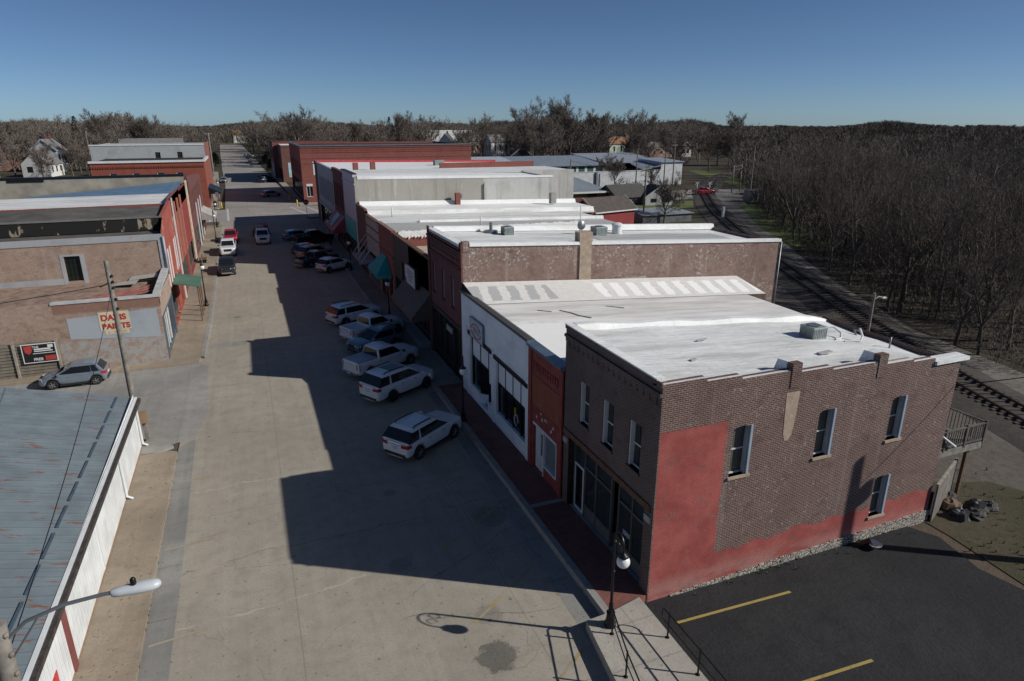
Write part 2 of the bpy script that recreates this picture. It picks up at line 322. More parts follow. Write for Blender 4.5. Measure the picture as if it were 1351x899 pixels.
# =================================================================== nearest corner building (two storeys)
def corner_building():
    t=thing('brick_building','two storey dark brick corner building with red painted patch on its sunlit side wall','brick building',(11.65,16.3,0))
    X=11.65; F=PL((X,0,0),(0,1,0),(-1,0,0)); Sd=PL((0,16.3,0),(1,0,0),(0,-1,0)); Rr=PL((25.7,0,0),(0,1,0),(1,0,0)); Nn=PL((0,23.28,0),(1,0,0),(0,1,0))
    fw=[(21.1,21.86,4.68,6.48),(19.2,20.0,4.62,6.46),(17.33,18.1,4.66,6.44)]
    sw=[(14.68,15.52,4.42,6.36),(18.56,19.36,4.42,6.34),(22.26,23.02,4.45,6.28),(22.14,22.94,1.0,2.84)]
    w=MB(); F.wall(w,16.3,23.28,3.78,8.05,fw,.2,0); F.wall(w,16.3,16.85,0,3.78,(),0,0); F.wall(w,22.78,23.28,0,3.78,(),0,0)
    F.wall(w,16.3,23.28,8.05,8.42,(),0,0)
    # corbelled brick frieze
    for i in range(17):
        a=16.55+i*.395; F.box(w,a,a+.17,7.62,7.95,.0,.05,0); F.box(w,a+.17,a+.36,7.78,7.95,.0,.05,0)
    F.box(w,16.3,23.28,7.95,8.07,.0,.09,0); F.box(w,16.3,23.28,8.3,8.44,.0,.05,0)
    w.build('front_wall',BR_front,t)
    w=MB()
    tops=[(11.65,13.37,8.37),(13.37,14.81,8.24),(14.81,16.94,8.12),(16.94,18.89,8.0),(18.89,21.13,7.87),(21.13,23.0,7.74),(23.0,24.2,7.62),(24.2,25.7,7.36)]
    Sd.wall(w,11.65,25.7,0,7.2,sw,.24,0)
    for a,b,z in tops: Sd.wall(w,a,b,7.2,z,(),0); w.quad((a,16.3,z),(b,16.3,z),(b,16.62,z),(a,16.62,z)); w.quad((b,16.3,z-.2),(b,16.62,z-.2),(b,16.62,z),(b,16.3,z)); w.quad((a,16.62,7.2),(b,16.62,7.2),(b,16.62,z),(a,16.62,z))
    for a,z in ((16.95,8.38),(21.13,8.16)): w.box(a,a+.42,16.27,16.55,z-.9,z)
    # segmental brick heads
    for h in sw:
        n=9; c=(h[0]+h[1])/2; r=(h[1]-h[0])/2
        for side in (-1,1):
            pts=[(c+side*r,h[3]+.001)]+[(c+side*r*math.cos(k*math.pi/2/5),h[3]-.16+.155*math.sin(k*math.pi/2/5)) for k in range(6)]
            Sd.poly(w,pts,-.16,-.004)
    Rr.wall(w,16.3,23.28,-.4,7.3,[(17.4,18.4,2.8,4.9)],.2); Nn.wall(w,11.65,25.7,0,7.3)
    w.build('side_wall',BR_near,t)
    # tan render patch
    pm=MB(); Sd.poly(pm,[(16.84,7.3),(17.46,7.3),(17.40,6.2),(17.33,5.62),(17.2,5.42),(17.02,5.42),(16.93,5.7)],.0,.012); pm.build('render_patch',M_tan,t)
    st=MB(); n=26
    for i in range(n):
        a=12.6+i*(25.75-12.6)/n; b=12.6+(i+1)*(25.75-12.6)/n
        za=.06+.46*(i/n)**.8+rnd.uniform(-.02,.02); Sd.box(st,a,b,-.3,za,0,.06+rnd.uniform(0,.012))
    st.build('stone_foundation',M_stone,t)
    for h in sw:
        o=window(Sd,h,t,M_glass2,M_trim,.24,.06,(0,1),M_tan)
        rv=MB(); Sd.box(rv,h[1]-.10,h[1]-.003,h[2]+.02,h[3]-.02,-.2,.035); Sd.box(rv,h[1]-.17,h[1]-.103,h[2]+.02,h[3]-.03,-.2,-.03); rv.build('jamb',M_trimblue,o)
    for h in fw:
        o=window(F,h,t,M_glass,M_trim,.2,.06,(0,1),BR_front)
        rv=MB(); F.box(rv,h[1]-.10,h[1]-.062,h[2]+.02,h[3]-.02,-.19,.0); rv.build('jamb',M_trim,o)
    # roof
    def rz(x): return 8.36-(x-11.65)*.078 if x<24.4 else 8.36-12.75*.078-(x-24.4)*.2
    r=MB(); nx=24;ny=10
    pts=[[(11.7+i*(25.75-11.7)/nx,16.58+j*(23.2-16.58)/ny) for i in range(nx+1)] for j in range(ny+1)]
    vs=[(x,y,rz(x)-.06+.03*math.sin(x*1.3)*math.sin(y*2)+(.07 if j==ny else 0)) for j,row in enumerate(pts) for (x,y) in row]
    r.add(vs,[(j*(nx+1)+i,j*(nx+1)+i+1,(j+1)*(nx+1)+i+1,(j+1)*(nx+1)+i) for j in range(ny) for i in range(nx)],0,True)
    r.build('roof',M_white,t)
    for a,y_,w_,h_ in ((16.2,20.6,.5,.16),(14.3,18.4,.28,.2),(20.3,18.2,.7,.3)): k=MB(); k.hexa([(a,y_,rz(a)-.02),(a+w_,y_+.05,rz(a)-.04),(a+w_,y_+h_,rz(a)-.04),(a,y_+h_*.8,rz(a)-.02),(a,y_,rz(a)+.0),(a+w_,y_+.05,rz(a)-.0),(a+w_,y_+h_,rz(a)-.0),(a,y_+h_*.8,rz(a)+.0)]); k.build('roof_patch',M_wgray,t)
    # white membrane lapped over the parapets
    c=MB()
    c.hexa([(11.6,16.6,8.42),(11.98,16.6,8.3),(11.98,23.3,8.3),(11.6,23.3,8.42),(11.6,16.6,8.49),(11.98,16.6,8.46),(11.98,23.3,8.46),(11.6,23.3,8.49)])
    for i in range(14):
        a=11.98+i*.98; b=a+.98; za=rz(a)+.14+.04*math.sin(i*1.7); zb=rz(b)+.14+.04*math.sin((i+1)*1.7)
        c.hexa([(a,22.75,za-.26),(b,22.75,zb-.26),(b,23.36,zb-.4),(a,23.36,za-.4),(a,22.98,za),(b,22.98,zb),(b,23.36,zb),(a,23.36,za)])
    for a,b,z in tops[:-1]:
        k=0.012
        c.hexa([(a,16.35,z-.02),(b-k,16.35,z-.02),(b-k,16.85,z-.2),(a,16.85,z-.2),(a,16.35,z+.02),(b-k,16.35,z+.02),(b-k,16.85,z-.06),(a,16.85,z-.06)])
    c.box(24.2,26.05,16.2,16.8,7.362,7.5)
    for a,z in ((16.95,8.38),(21.13,8.16)): c.hexa([(a-.02,16.552,z-.6),(a+.44,16.552,z-.6),(a+.44,17.2,z-.6),(a-.02,17.2,z-.6),(a-.02,16.552,z+.015),(a+.44,16.552,z+.015),(a+.44,17.0,z-.02),(a-.02,17.0,z-.02)])
    c.build('parapet_membrane',M_white2,t)
    # ---- shop front
    lb=MB(); F.box(lb,16.45,23.2,3.62,3.86,-.1,.07); lb.build('lintel_beam',M_rustbeam,t)
    for a in (16.42,22.86): ci=MB(); F.box(ci,a,a+.36,3.18,3.42,.0,.06); ci.build('pier_capital',M_conc,t)
    D=-.32
    fr=MB(); M_sf=plain('shopfront_gray',(.085,.08,.075),.6)
    for a in (16.9,18.0,18.95,19.5,20.75,21.72,22.7): F.box(fr,a-.045,a+.045,.15,3.6,D-.05,D+.06)
    for a,b in ((16.9,18.9),(19.55,21.7)): F.box(fr,a,b,2.55,2.66,D-.045,D+.055); F.box(fr,a,b,.78,.86,D-.045,D+.055)
    F.box(fr,16.85,22.78,3.52,3.62,D-.045,D+.062)
    fr.build('shopfront_frame',M_sf,t)
    bk=MB(); F.box(bk,16.95,18.9,.12,.8,D-.04,D+.03); F.box(bk,19.6,21.68,.12,.8,D-.04,D+.03)
    bk.hexa([F.p(19.45,.12,D-1.2),F.p(19.6,.12,D-1.2),F.p(19.6,.12,D),F.p(19.45,.12,D),F.p(19.45,.8,D-1.2),F.p(19.6,.8,D-1.2),F.p(19.6,.8,D),F.p(19.45,.8,D)])
    bk.build('bulkhead',plain('bulkhead_gray',(.11,.11,.105),.7),t)
    g=MB(); F.box(g,16.95,18.95,.8,3.55,D-.03,D-.01); F.box(g,19.55,21.68,.8,3.55,D-.03,D-.01); F.box(g,21.76,22.75,2.45,3.55,D-.03,D-.01)
    F.box(g,18.98,19.5,.15,2.5,D-1.25,D-1.2); F.box(g,18.98,19.5,2.6,3.5,D-1.22,D-1.2)
    g.build('shop_window',glass('old_shop_glass',(.03,.04,.042),.12),t)
    dr=MB()
    for a,b,c_,d_ in ((21.83,21.93,.18,2.4),(22.6,22.7,.18,2.4),(21.93,22.6,2.3,2.4),(21.93,22.6,.18,.32)): F.box(dr,a,b,c_,d_,D-.02,D+.04)
    d=dr.build('door',M_trim,t); q=MB(); F.box(q,21.93,22.6,.32,2.3,D-.01,D+.01); q.build('door_glass',M_sglass,d)
    fl=MB(); F.box(fl,16.85,22.8,0.02,.2,-1.6,.02); fl.build('threshold',M_conc,t)
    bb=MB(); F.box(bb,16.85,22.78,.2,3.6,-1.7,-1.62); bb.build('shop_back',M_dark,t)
    dec=MB(); F.box(dec,18.1,18.6,1.35,1.55,D+.0,D+.02); dec.build('window_notice',M_trimblue,t)
    # rear deck
    dk=MB()
    dk.box(25.75,29.4,17.0,20.2,2.62,2.75); dk.box(25.75,29.45,16.94,17.0,2.45,2.77); dk.box(29.4,29.46,16.94,20.2,2.45,2.77)
    deck=dk.build('deck',plain('deck_wood',(.21,.19,.165),.85,var=.3,vs=5),t)
    rl=MB(); rl.bar((25.75,16.97,3.68),(29.43,16.97,3.68),.09,.05); rl.bar((29.43,16.97,3.68),(29.43,20.2,3.68),.09,.05); rl.bar((25.75,16.97,2.9),(29.43,16.97,2.9),.05,.1)
    for i in range(26): rl.bar((25.8+i*.145,16.97,2.77),(25.8+i*.145,16.97,3.66),.035)
    for i in range(20): rl.bar((29.43,17.05+i*.16,2.77),(29.43,17.05+i*.16,3.66),.035)
    for x in (26.9,28.2,29.43): rl.bar((x,16.97,2.7),(x,16.97,3.78),.1)
    rl.build('deck_railing',plain('railing_wood',(.11,.10,.09),.85,var=.3),deck)
    for x,y in ((28.9,17.2),(29.2,20.0)):
        k=MB(); k.bar((x,y,-.3),(x,y,2.62),.14); k.build('deck_post',M_wood,deck)
    pb=MB(); pb.tube([(26.3,16.85,3.7),(27.4,16.8,2.95)],.05); pb.build('drainpipe',M_pipe,t); pb=MB(); pb.tube([(25.82,16.2,.3),(25.85,16.2,1.7)],.05); pb.build('drainpipe',M_pipe,t)
    return t
corner_building()
# AC unit and pipes on the corner building's roof
def ac_unit(name,label,x,y,z,w=.95,h=.75,d=.95):
    t=thing(name,label,'air conditioner',(x,y,z))
    b=MB(); b.box(x-w/2,x+w/2,y-d/2,y+d/2,z,z+h); b.build('casing',M_ac,t,bev=.02)
    l=MB()
    for i in range(8):
        a=x-w/2+.06+i*(w-.12)/7; l.box(a-.015,a+.015,y-d/2-.012,y-d/2,z+.08,z+h-.08)
        e=y-d/2+.06+i*(d-.12)/7; l.box(x-w/2-.012,x-w/2,e-.015,e+.015,z+.08,z+h-.08)
    l.build('louvre',M_gray,t)
    f=MB(); f.lathe((x,y,z+h),[(w*.36,.0),(w*.36,.035),(w*.30,.04),(.06,.02)],20); f.build('fan_guard',M_gray,t)
    return t
ac_unit('air_conditioner','gray green air conditioner box on the corner building roof beside curled pipes',22.2,20.5,7.45,.78,.55,.8)
t=thing('roof_pipe','white curled pipes lying on the corner building roof beyond the air conditioner','pipe',(23.3,20.3,7.4))
k=MB(); k.tube([(22.7,20.4,7.6),(22.95,20.6,7.78),(23.35,20.5,7.8),(23.5,20.2,7.6),(23.3,20.0,7.45),(23.0,20.0,7.42)],.05); k.build('pipe_loop',M_pipe,t)
k=MB(); k.tube([(23.2,19.7,7.4),(23.9,19.5,7.4),(24.1,19.6,7.55),(24.1,19.8,7.85)],.045); k.build('pipe_run',M_pipe,t)
k=MB(); k.tube([(24.9,20.6,7.2),(25.1,20.9,7.35),(25.3,20.6,7.35)],.05); k.build('pipe_elbow',M_gray,t)
k=MB(); k.tube([(24.55,18.6,7.2),(24.55,18.6,7.75)],.035); tag(k.build('vent_pipe',M_gray),'thin upright vent pipe near the back edge of the corner building roof','vent pipe')
# =================================================================== single storey white and red storefront building
def storefront_building():
    t=thing('storefront_building','single storey painted storefront building, mostly white with a red end beside the corner building','shop building',(11.6,23.3,0))
    F=PL((11.6,0,0),(0,1,0),(-1,0,0)); T=PL((11.6,0,0),(0,-1,0),(-1,0,0))
    o1=(32.45,36.25,.35,4.2); o2=(27.3,31.7,.35,4.12)
    w=MB(); F.wall(w,27.0,37.75,0,6.45,[o1,o2],.25)
    for a in (27.05,31.9,36.5): F.box(w,a-.0,a+.35,0,4.6,0,.04)
    for i in range(40):
        a=27.4+i*.255
        F.box(w,a,a+.1,5.55,5.85,0,.012)
    w.build('white_front_wall',M_wall_w,t)
    w=MB(); F.wall(w,23.29,27.0,0,6.35,[(23.85,26.45,.3,2.72)],.2)
    F.box(w,26.65,27.0,0,6.3,0,.06); F.box(w,23.3,23.55,0,6.3,0,.06)
    for i in range(11): a=23.8+i*.26; F.box(w,a,a+.12,5.45,5.8,0,.05); 
    F.box(w,23.55,26.65,5.05,5.12,0,.03); F.box(w,23.55,26.65,3.5,3.56,0,.03)
    w.build('red_front_wall',BR_painted,t)
    w=MB(); F.box(w,23.6,26.6,3.57,5.04,0,.012); w.build('rust_panel',M_orange,t)
    w=MB(); 
    w.hexa([F.p(23.3,6.33,.0),F.p(27.0,6.33,0),F.p(27.0,6.4,.16),F.p(23.3,6.4,.16),F.p(23.3,6.6,-.3),F.p(27,6.6,-.3),F.p(27,6.55,.18),F.p(23.3,6.55,.18)])
    w.hexa([F.p(27.0,6.42,.0),F.p(37.8,6.42,0),F.p(37.8,6.48,.1),F.p(27.0,6.48,.1),F.p(27.0,6.62,-.3),F.p(37.8,6.62,-.3),F.p(37.8,6.6,.12),F.p(27.0,6.6,.12)])
    w.build('cornice_flashing',M_flash,t)
    w=MB(); F.box(w,27.0,37.7,6.62,6.66,-.16,.13); w.build('parapet_coping',plain('dark_coping',(.06,.05,.045),.7),t)
    lb=MB(); F.box(lb,32.2,36.4,4.2,4.42,-.05,.09); F.box(lb,27.1,31.85,4.12,4.34,-.05,.09); lb.build('awning_bar',M_black,t)
    # window two with white transom panels
    D=-.2
    tp=MB()
    for i in range(4): a=27.36+i*1.09; F.box(tp,a,a+1.03,2.75,4.05,D,D+.03)
    for a,b in ((34.75,36.1),(33.35,34.6),(32.5,33.2)): F.box(tp,a,b,2.9 if a>33.3 else 2.1,4.1,D,D+.03)
    tp.build('transom_panel',M_wall_w,t)
    mu=MB()
    for i in range(5): a=27.33+i*1.09; F.box(mu,a-.035,a+.035,.95,4.1,D-.02,D+.055)
    F.box(mu,27.3,31.7,2.66,2.74,D-.02,D+.05)
    for a in (32.5,33.25,34.68,36.2): F.box(mu,a-.04,a+.04,.9,4.15,D-.02,D+.055)
    F.box(mu,33.3,36.2,2.8,2.88,D-.02,D+.05); mu.build('mullion',M_black,t)
    g=MB(); F.box(g,27.3,31.7,.95,2.7,D-.04,D-.01); F.box(g,34.7,36.2,.95,2.85,D-.04,D-.01)
    g.hexa([F.p(33.3,.95,-1.5),F.p(33.36,.95,-1.5),F.p(34.7,.95,D),F.p(34.64,.95,D),F.p(33.3,2.85,-1.5),F.p(33.36,2.85,-1.5),F.p(34.7,2.85,D),F.p(34.64,2.85,D)])
    F.box(g,32.5,33.2,.9,2.1,D-.04,D-.01); g.build('shop_window',M_sglass,t)
    b=MB(); F.box(b,27.28,31.72,.0,.95,D-.03,D+.16); F.box(b,34.7,36.25,0,.95,D-.03,D+.16)
    b.hexa([F.p(33.28,0,-1.5),F.p(33.4,0,-1.5),F.p(34.72,0,D+.16),F.p(34.6,0,D+.16),F.p(33.28,.9,-1.5),F.p(33.4,.9,-1.5),F.p(34.72,.9,D+.16),F.p(34.6,.9,D+.16)])
    F.box(b,32.45,33.2,.0,.9,D-.03,D+.16); b.build('bulkhead',M_wall_w,t)
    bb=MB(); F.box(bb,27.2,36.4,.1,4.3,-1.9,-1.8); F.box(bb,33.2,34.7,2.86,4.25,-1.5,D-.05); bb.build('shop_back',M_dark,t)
    # signboard
    s=MB(); F.box(s,33.45,35.65,4.32,5.45,.09,.14); sg=s.build('signboard',plain('sign_white',(.50,.53,.56),.5,var=.05),t)
    e=MB(); F.box(e,33.4,35.7,4.27,4.32,.08,.15);F.box(e,33.4,35.7,5.45,5.5,.08,.15);F.box(e,33.4,33.45,4.32,5.45,.08,.15);F.box(e,35.65,35.7,4.32,5.45,.08,.15); e.build('sign_border',M_flash,sg)
    a=MB()
    pts=[F.p(34.55+.85*math.cos(k),4.82+.42*math.sin(k),.15) for k in [R(x) for x in range(10,175,15)]]; a.tube(pts,.035,5)
    pts=[F.p(34.55+.85*math.cos(k),4.86+.42*math.sin(k),.15) for k in [R(x) for x in range(190,352,15)]]; a.tube(pts,.03,5); a.build('sign_scroll',plain('sign_red',(.5,.06,.07),.5),sg)
    a=MB()
    for z in (4.95,4.82,4.7): F.box(a,34.0,35.1,z,z+.055,.14,.15)
    a.build('sign_wording',M_grayp,sg)
    # hanging emblem in window: yellow and white
    n=MB(); n.tube([F.p(29.1+.25*math.cos(k),1.55+.3*math.sin(k),D+.03) for k in [R(x) for x in range(-90,200,20)]],.03,5); em=n.build('window_emblem',M_trim,t)
    n=MB(); F.box(n,29.2,29.3,1.85,2.2,D+.02,D+.05); n.build('emblem_bar',plain('neon_yellow',(.8,.6,.02),.4),em)
    n=MB(); F.box(n,32.6,32.9,.92,1.45,D+.01,D+.03); n.build('pink_poster',plain('pink_poster',(.6,.05,.15),.5),t)
    # red end: white doors and window
    d=MB(); F.box(d,25.35,26.42,.15,2.6,-.19,-.12); F.box(d,25.83,25.9,.15,2.6,-.12,-.09); dd=d.build('door',M_trim,t)
    q=MB(); F.box(q,25.45,25.72,1.2,2.3,-.118,-.1); q.build('door_glass',M_sglass,dd)
    f=MB(); F.box(f,23.85,26.45,2.6,2.72,-.19,.03); F.box(f,25.25,25.35,.3,2.6,-.19,.0);F.box(f,23.85,23.93,.85,2.6,-.19,.0);F.box(f,23.93,25.25,.85,.95,-.19,.02); f.build('shop_frame',M_trim,t)
    f=MB(); F.box(f,23.93,25.25,.95,2.6,-.16,-.13); f.build('shop_window',plain('window_film',(.16,.19,.2),.35),t)
    f=MB(); F.box(f,23.85,25.35,.0,.85,-.19,-.01); f.build('bulkhead',BR_painted,t)
    # graffiti-like white flakes
    f=MB()
    for i in range(9): u=rnd.uniform(24.1,26.3); z=rnd.uniform(2.85,3.4); F.box(f,u,u+rnd.uniform(.04,.14),z,z+rnd.uniform(.05,.16),0,.006)
    f.build('paint_flake',M_trim,t)
    # roof falling to the rear with canted strip
    def rz(x): return 6.42-(x-11.6)*.062
    r=MB(); nx=20; ys=[23.3,26,29,32,34.6]
    vs=[(11.75+i*(31-11.75)/nx,y,rz(11.75+i*(31-11.75)/nx)-.05*(y>25)*(1-abs(y-29)/6)) for y in ys for i in range(nx+1)]
    r.add(vs,[(j*(nx+1)+i,j*(nx+1)+i+1,(j+1)*(nx+1)+i+1,(j+1)*(nx+1)+i) for j in range(len(ys)-1) for i in range(nx)],0,True)
    r.build('roof',M_b2roof,t)
    for pts in ([(14.6,32.9),(15.3,32.5)],[(15.9,32.7),(16.3,32.1),(16.5,31.5),(17.0,30.9)],[(19.2,33.2),(20.1,32.6)]):
        k=MB()
        for p_,q_ in zip(pts,pts[1:]): k.bar((*p_,rz(p_[0])+.0),(*q_,rz(q_[0])+.0),.09,.03)
        k.build('roof_tear',M_grayp,t)
    c=MB(); vs=[]
    for i in range(nx+1):
        x=11.72+i*(32.6-11.72)/nx; vs+= [(x,34.6,rz(x)+.02),(x,37.75,rz(x)+.62)]
    c.add(vs,[(2*i,2*i+2,2*i+3,2*i+1) for i in range(nx)]); c.add([(32.6,34.6,rz(32.6)+.02),(32.6,37.75,rz(32.6)+.62),(32.6,37.75,4.2),(32.6,34.6,4.2)],[(0,1,2,3)]); c.build('roof_cant',M_cant,t)
    e=MB(); e.box(31.0,31.2,23.3,34.6,0,4.9); e.box(31.2,31.25,34.6,37.7,0,5.2); e.build('rear_wall',BR_party,t)
    return t
def b2roof():
    m,nt,b=new_mat('patched_roof'); b.inputs['Roughness'].default_value=.7
    p=pos(nt); s=xyz(nt,p); n=noise(nt,scl(nt,p,(.2,1.6,1)),1.,6,.6); n2=noise(nt,p,1.8,6,.7)
    zone=ramp(nt,math_(nt,'ADD',s[1],math_(nt,'MULTIPLY',n2,2.)),31.2,32.2); zx=ramp(nt,s[0],14.,19.)
    c=mix(nt,math_(nt,'MULTIPLY',ramp(nt,n2,.5,.8),.4),(.84,.83,.81),(.64,.62,.59))
    g=mix(nt,ramp(nt,n,.35,.65),(.50,.48,.46),(.74,.72,.69)); c=mix(nt,math_(nt,'MULTIPLY',math_(nt,'MAXIMUM',zone,math_(nt,'MULTIPLY',zx,.85)),.9),c,g)
    setc(nt,b,c); bump(nt,b,n,.04,.4); return m
def cant():
    m,nt,b=new_mat('patched_cant'); b.inputs['Roughness'].default_value=.5
    p=pos(nt); s=xyz(nt,p); n=noise(nt,p,3.,4,.6)
    x=math_(nt,'ADD',s[0],math_(nt,'MULTIPLY',math_(nt,'SUBTRACT',n,.5),.5)); x=math_(nt,'ADD',x,math_(nt,'MULTIPLY',s[1],-.18))
    f=math_(nt,'FRACT',math_(nt,'MULTIPLY',x,.82)); band=math_(nt,'MULTIPLY',ramp(nt,f,.18,.25),ramp(nt,f,.80,.73))
    yb=math_(nt,'MULTIPLY',ramp(nt,s[1],34.9,35.1),ramp(nt,math_(nt,'ADD',s[1],math_(nt,'MULTIPLY',n,.4)),37.4,37.2)); band=math_(nt,'MULTIPLY',band,yb)
    c=mix(nt,ramp(nt,n,.3,.7),(.74,.73,.70),(.66,.64,.61))
    left=math_(nt,'LESS_THAN',s[0],17.0); right=math_(nt,'GREATER_THAN',s[0],20.2)
    c=mix(nt,math_(nt,'MULTIPLY',band,left),c,(.44,.44,.44)); c=mix(nt,math_(nt,'MULTIPLY',band,right),c,(.92,.92,.91)); setc(nt,b,c); return m
M_b2roof=b2roof(); M_cant=cant()
storefront_building()
# =================================================================== generic helpers for the rest of the row
def shell(t,X0,X1,Y0,Y1,zf,zr,m,name='wall',front=None,fh=(),sh=()):
    """four walls, top falling from zf at the front (X0) to zr at the rear (X1)"""
    w=MB(); F=PL((X0,0,0),(0,1,0),(-1,0,0)); 
    if front is None: F.wall(w,Y0,Y1,0,zf,fh,.2)
    for y,sg in ((Y0,-1),(Y1,1)):
        w.add([(X0,y,0),(X1,y,0),(X1,y,zr),(X0,y,zf)],[(0,1,2,3)])
    w.quad((X1,Y0,0),(X1,Y1,0),(X1,Y1,zr),(X1,Y0,zr)); w.build(name,m,t); return F
def slab(mb,X0,X1,Y0,Y1,z0,z1,th=.12,mi=0):
    mb.hexa([(X0,Y0,z0-th),(X1,Y0,z1-th),(X1,Y1,z1-th),(X0,Y1,z0-th),(X0,Y0,z0),(X1,Y0,z1),(X1,Y1,z1),(X0,Y1,z0)],mi)
# two storey brick building with tan chimney
def tall_brick():
    t=thing('brick_building','two storey brick building with long weathered side wall and tan plastered chimney','brick building',(11.75,37.8,0))
    X=11.75; F=PL((X,0,0),(0,1,0),(-1,0,0)); Sd=PL((0,37.8,0),(1,0,0),(0,-1,0))
    fw=[(44.4,44.95,4.9,7.0),(42.0,42.6,4.9,6.95),(39.8,40.4,4.85,6.9)]
    w=MB(); F.wall(w,37.8,45.9,3.9,9.1,fw,.2); F.wall(w,37.8,38.3,0,3.9); F.wall(w,45.4,45.9,0,3.9)
    for z,d in ((7.55,.05),(7.75,.1),(8.35,.06),(8.55,.12),(8.75,.17),(8.95,.1)): F.box(w,37.82,45.88,z,z+.12,0,d)
    for i in range(20): a=38.2+i*.38; F.box(w,a,a+.18,8.15,8.35,0,.06)
    for a in (37.78,45.45): F.box(w,a,a+.42,0,9.42,0,.1)
    w.build('front_wall',BR_dred,t)
    for h in fw: window(F,h,t,M_trimblue,M_trimblue,.15,.07,(0,1),BR_dred)
    w=MB(); Sd.wall(w,11.75,36.3,0,7.8)
    w.add([(11.75,37.8,7.8),(36.3,37.8,7.8),(36.3,37.8,8.0),(11.75,37.8,9.25)],[(0,1,2,3)])
    w.quad((36.3,37.8,-.3),(36.3,45.9,-.3),(36.3,45.9,8.0),(36.3,37.8,8.0)); w.quad((11.75,45.9,0),(36.3,45.9,0),(36.3,45.9,8.0),(11.75,45.9,9.2))
    w.box(11.77,12.2,37.76,38.2,8.9,9.5); w.build('side_wall',BR_party,t)
    c=MB(); Sd.box(c,19.7,20.55,5.85,9.0,-.02,.09); Sd.box(c,19.65,20.6,9.0,9.62,-.6,.1); c.build('chimney',M_tan,t)
    p=MB(); Sd.box(p,20.6,24.9,5.9,6.35,0,.012); p.build('render_band',M_conc,t)
    r=MB(); slab(r,11.95,36.2,38.1,45.7,8.98,7.75); r.build('roof',M_white,t)
    r=MB(); r.hexa([(12.2,37.72,9.22),(36.4,37.72,7.99),(36.4,38.15,7.99),(12.2,38.15,9.22),(12.2,37.72,9.42),(36.4,37.72,8.19),(36.4,38.15,8.19),(12.2,38.15,9.42)])
    r.hexa([(12.1,45.5,9.0),(36.4,45.5,7.8),(36.4,46.0,7.8),(12.1,46.0,9.0),(12.1,45.6,9.35),(36.4,45.6,8.25),(36.4,46.0,8.25),(12.1,46.0,9.35)])
    r.box(11.7,12.18,38.2,45.8,9.1,9.28); r.build('parapet_membrane',M_white2,t)
    r=MB(); slab(r,23,34.5,41.0,43.6,8.445,7.86,.02); r.build('roof_patch',M_wgray,t)
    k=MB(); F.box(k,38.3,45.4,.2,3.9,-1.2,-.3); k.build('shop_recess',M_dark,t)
    k=MB(); 
    for a in (39.2,40.5,42.6,44.0): F.box(k,a-.06,a+.06,0,3.8,-.25,-.12)
    F.box(k,38.3,45.4,3.7,3.95,-.2,.08); F.box(k,38.3,45.4,.2,.8,-.28,-.2); k.build('shopfront_frame',plain('dark_shopfront',(.03,.026,.024),.6),t)
    k=MB(); F.box(k,40.9,42.2,2.75,3.15,-.18,-.1); k.build('sign_panel',M_conc,t)
    k=MB(); k.tube([(36.42,37.75,0),(36.42,37.75,8.0)],.06); k.build('downpipe',M_gray,t)
    k=MB(); k.tube([(20.1,38.6,9.4),(20.1,38.6,11.2)],.02); k.build('antenna',M_gray,t)
tall_brick()
ac_unit('air_conditioner','small gray air conditioner on white roof nearest the tall brick building street front',17.1,44.0,8.7,.75,.6,.75)
t=thing('roof_vent','dark mushroom vent on white roof between tan chimney and street front','roof vent',(16.2,45.0,8.75)); k=MB(); k.lathe((16.2,45.0,8.75),[(.5,0),(.5,.18),(.12,.22),(.12,.75)],14); k.build('vent_stack',M_gray,t)
ac_unit('air_conditioner','green air conditioner beside the white tank on far side of tall brick roof',24.2,43.4,8.4,.95,.6)
t=thing('roof_tank','white round roof ventilator drum beside green air conditioner','ventilator',(26.1,44.0,8.3)); k=MB(); k.lathe((26.1,44.0,8.25),[(.38,0),(.38,.62),(.43,.64),(.43,.74),(.28,.84)],18); k.build('drum',M_pipe,t)
t=thing('satellite_dish','small satellite dish on white roof behind the tan chimney','satellite dish',(22.9,43.6,8.5)); k=MB(); k.lathe((22.9,43.6,9.1),[(.02,.0),(.2,.05),(.34,.14),(.33,.15),(.19,.07)],14,axis='Y'); k.tube([(22.9,43.6,8.4),(22.9,43.62,9.1)],.03); k.build('dish',M_gray,t)
# =================================================================== row continued
def frontp(X): return PL((X,0,0),(0,1,0),(-1,0,0))
def awning(parent,F,u0,u1,zt,zb,out,m,name='awning',hip=False):
    a=MB()
    if hip:
        c=(u0+u1)/2; tp=[F.p(c-1.0,zt,.05),F.p(c+1.0,zt,.05)]; bo=[F.p(u0,zb,.05),F.p(u0+.6,zb,out),F.p(u1-.6,zb,out),F.p(u1,zb,.05)]
        a.add(tp+bo,[(0,1,4,3),(0,3,2),(1,5,4)])
        dr=[p-Vector((0,0,.3)) for p in bo]; a.add(bo+dr,[(0,1,5,4),(1,2,6,5),(2,3,7,6)])
    else:
        a.hexa([F.p(u0,zb,out),F.p(u1,zb,out),F.p(u1,zt-.05,.02),F.p(u0,zt-.05,.02),F.p(u0,zb+.05,out),F.p(u1,zb+.05,out),F.p(u1,zt,.02),F.p(u0,zt,.02)])
        a.quad(F.p(u0,zb,out),F.p(u1,zb,out),F.p(u1,zb-.25,out),F.p(u0,zb-.25,out))
        for u in (u0,u1): a.add([F.p(u,zb,out),F.p(u,zt,.02),F.p(u,zb-.2,.02),F.p(u,zb-.25,out)],[(0,1,2,3)])
    return a.build(name,m,parent)
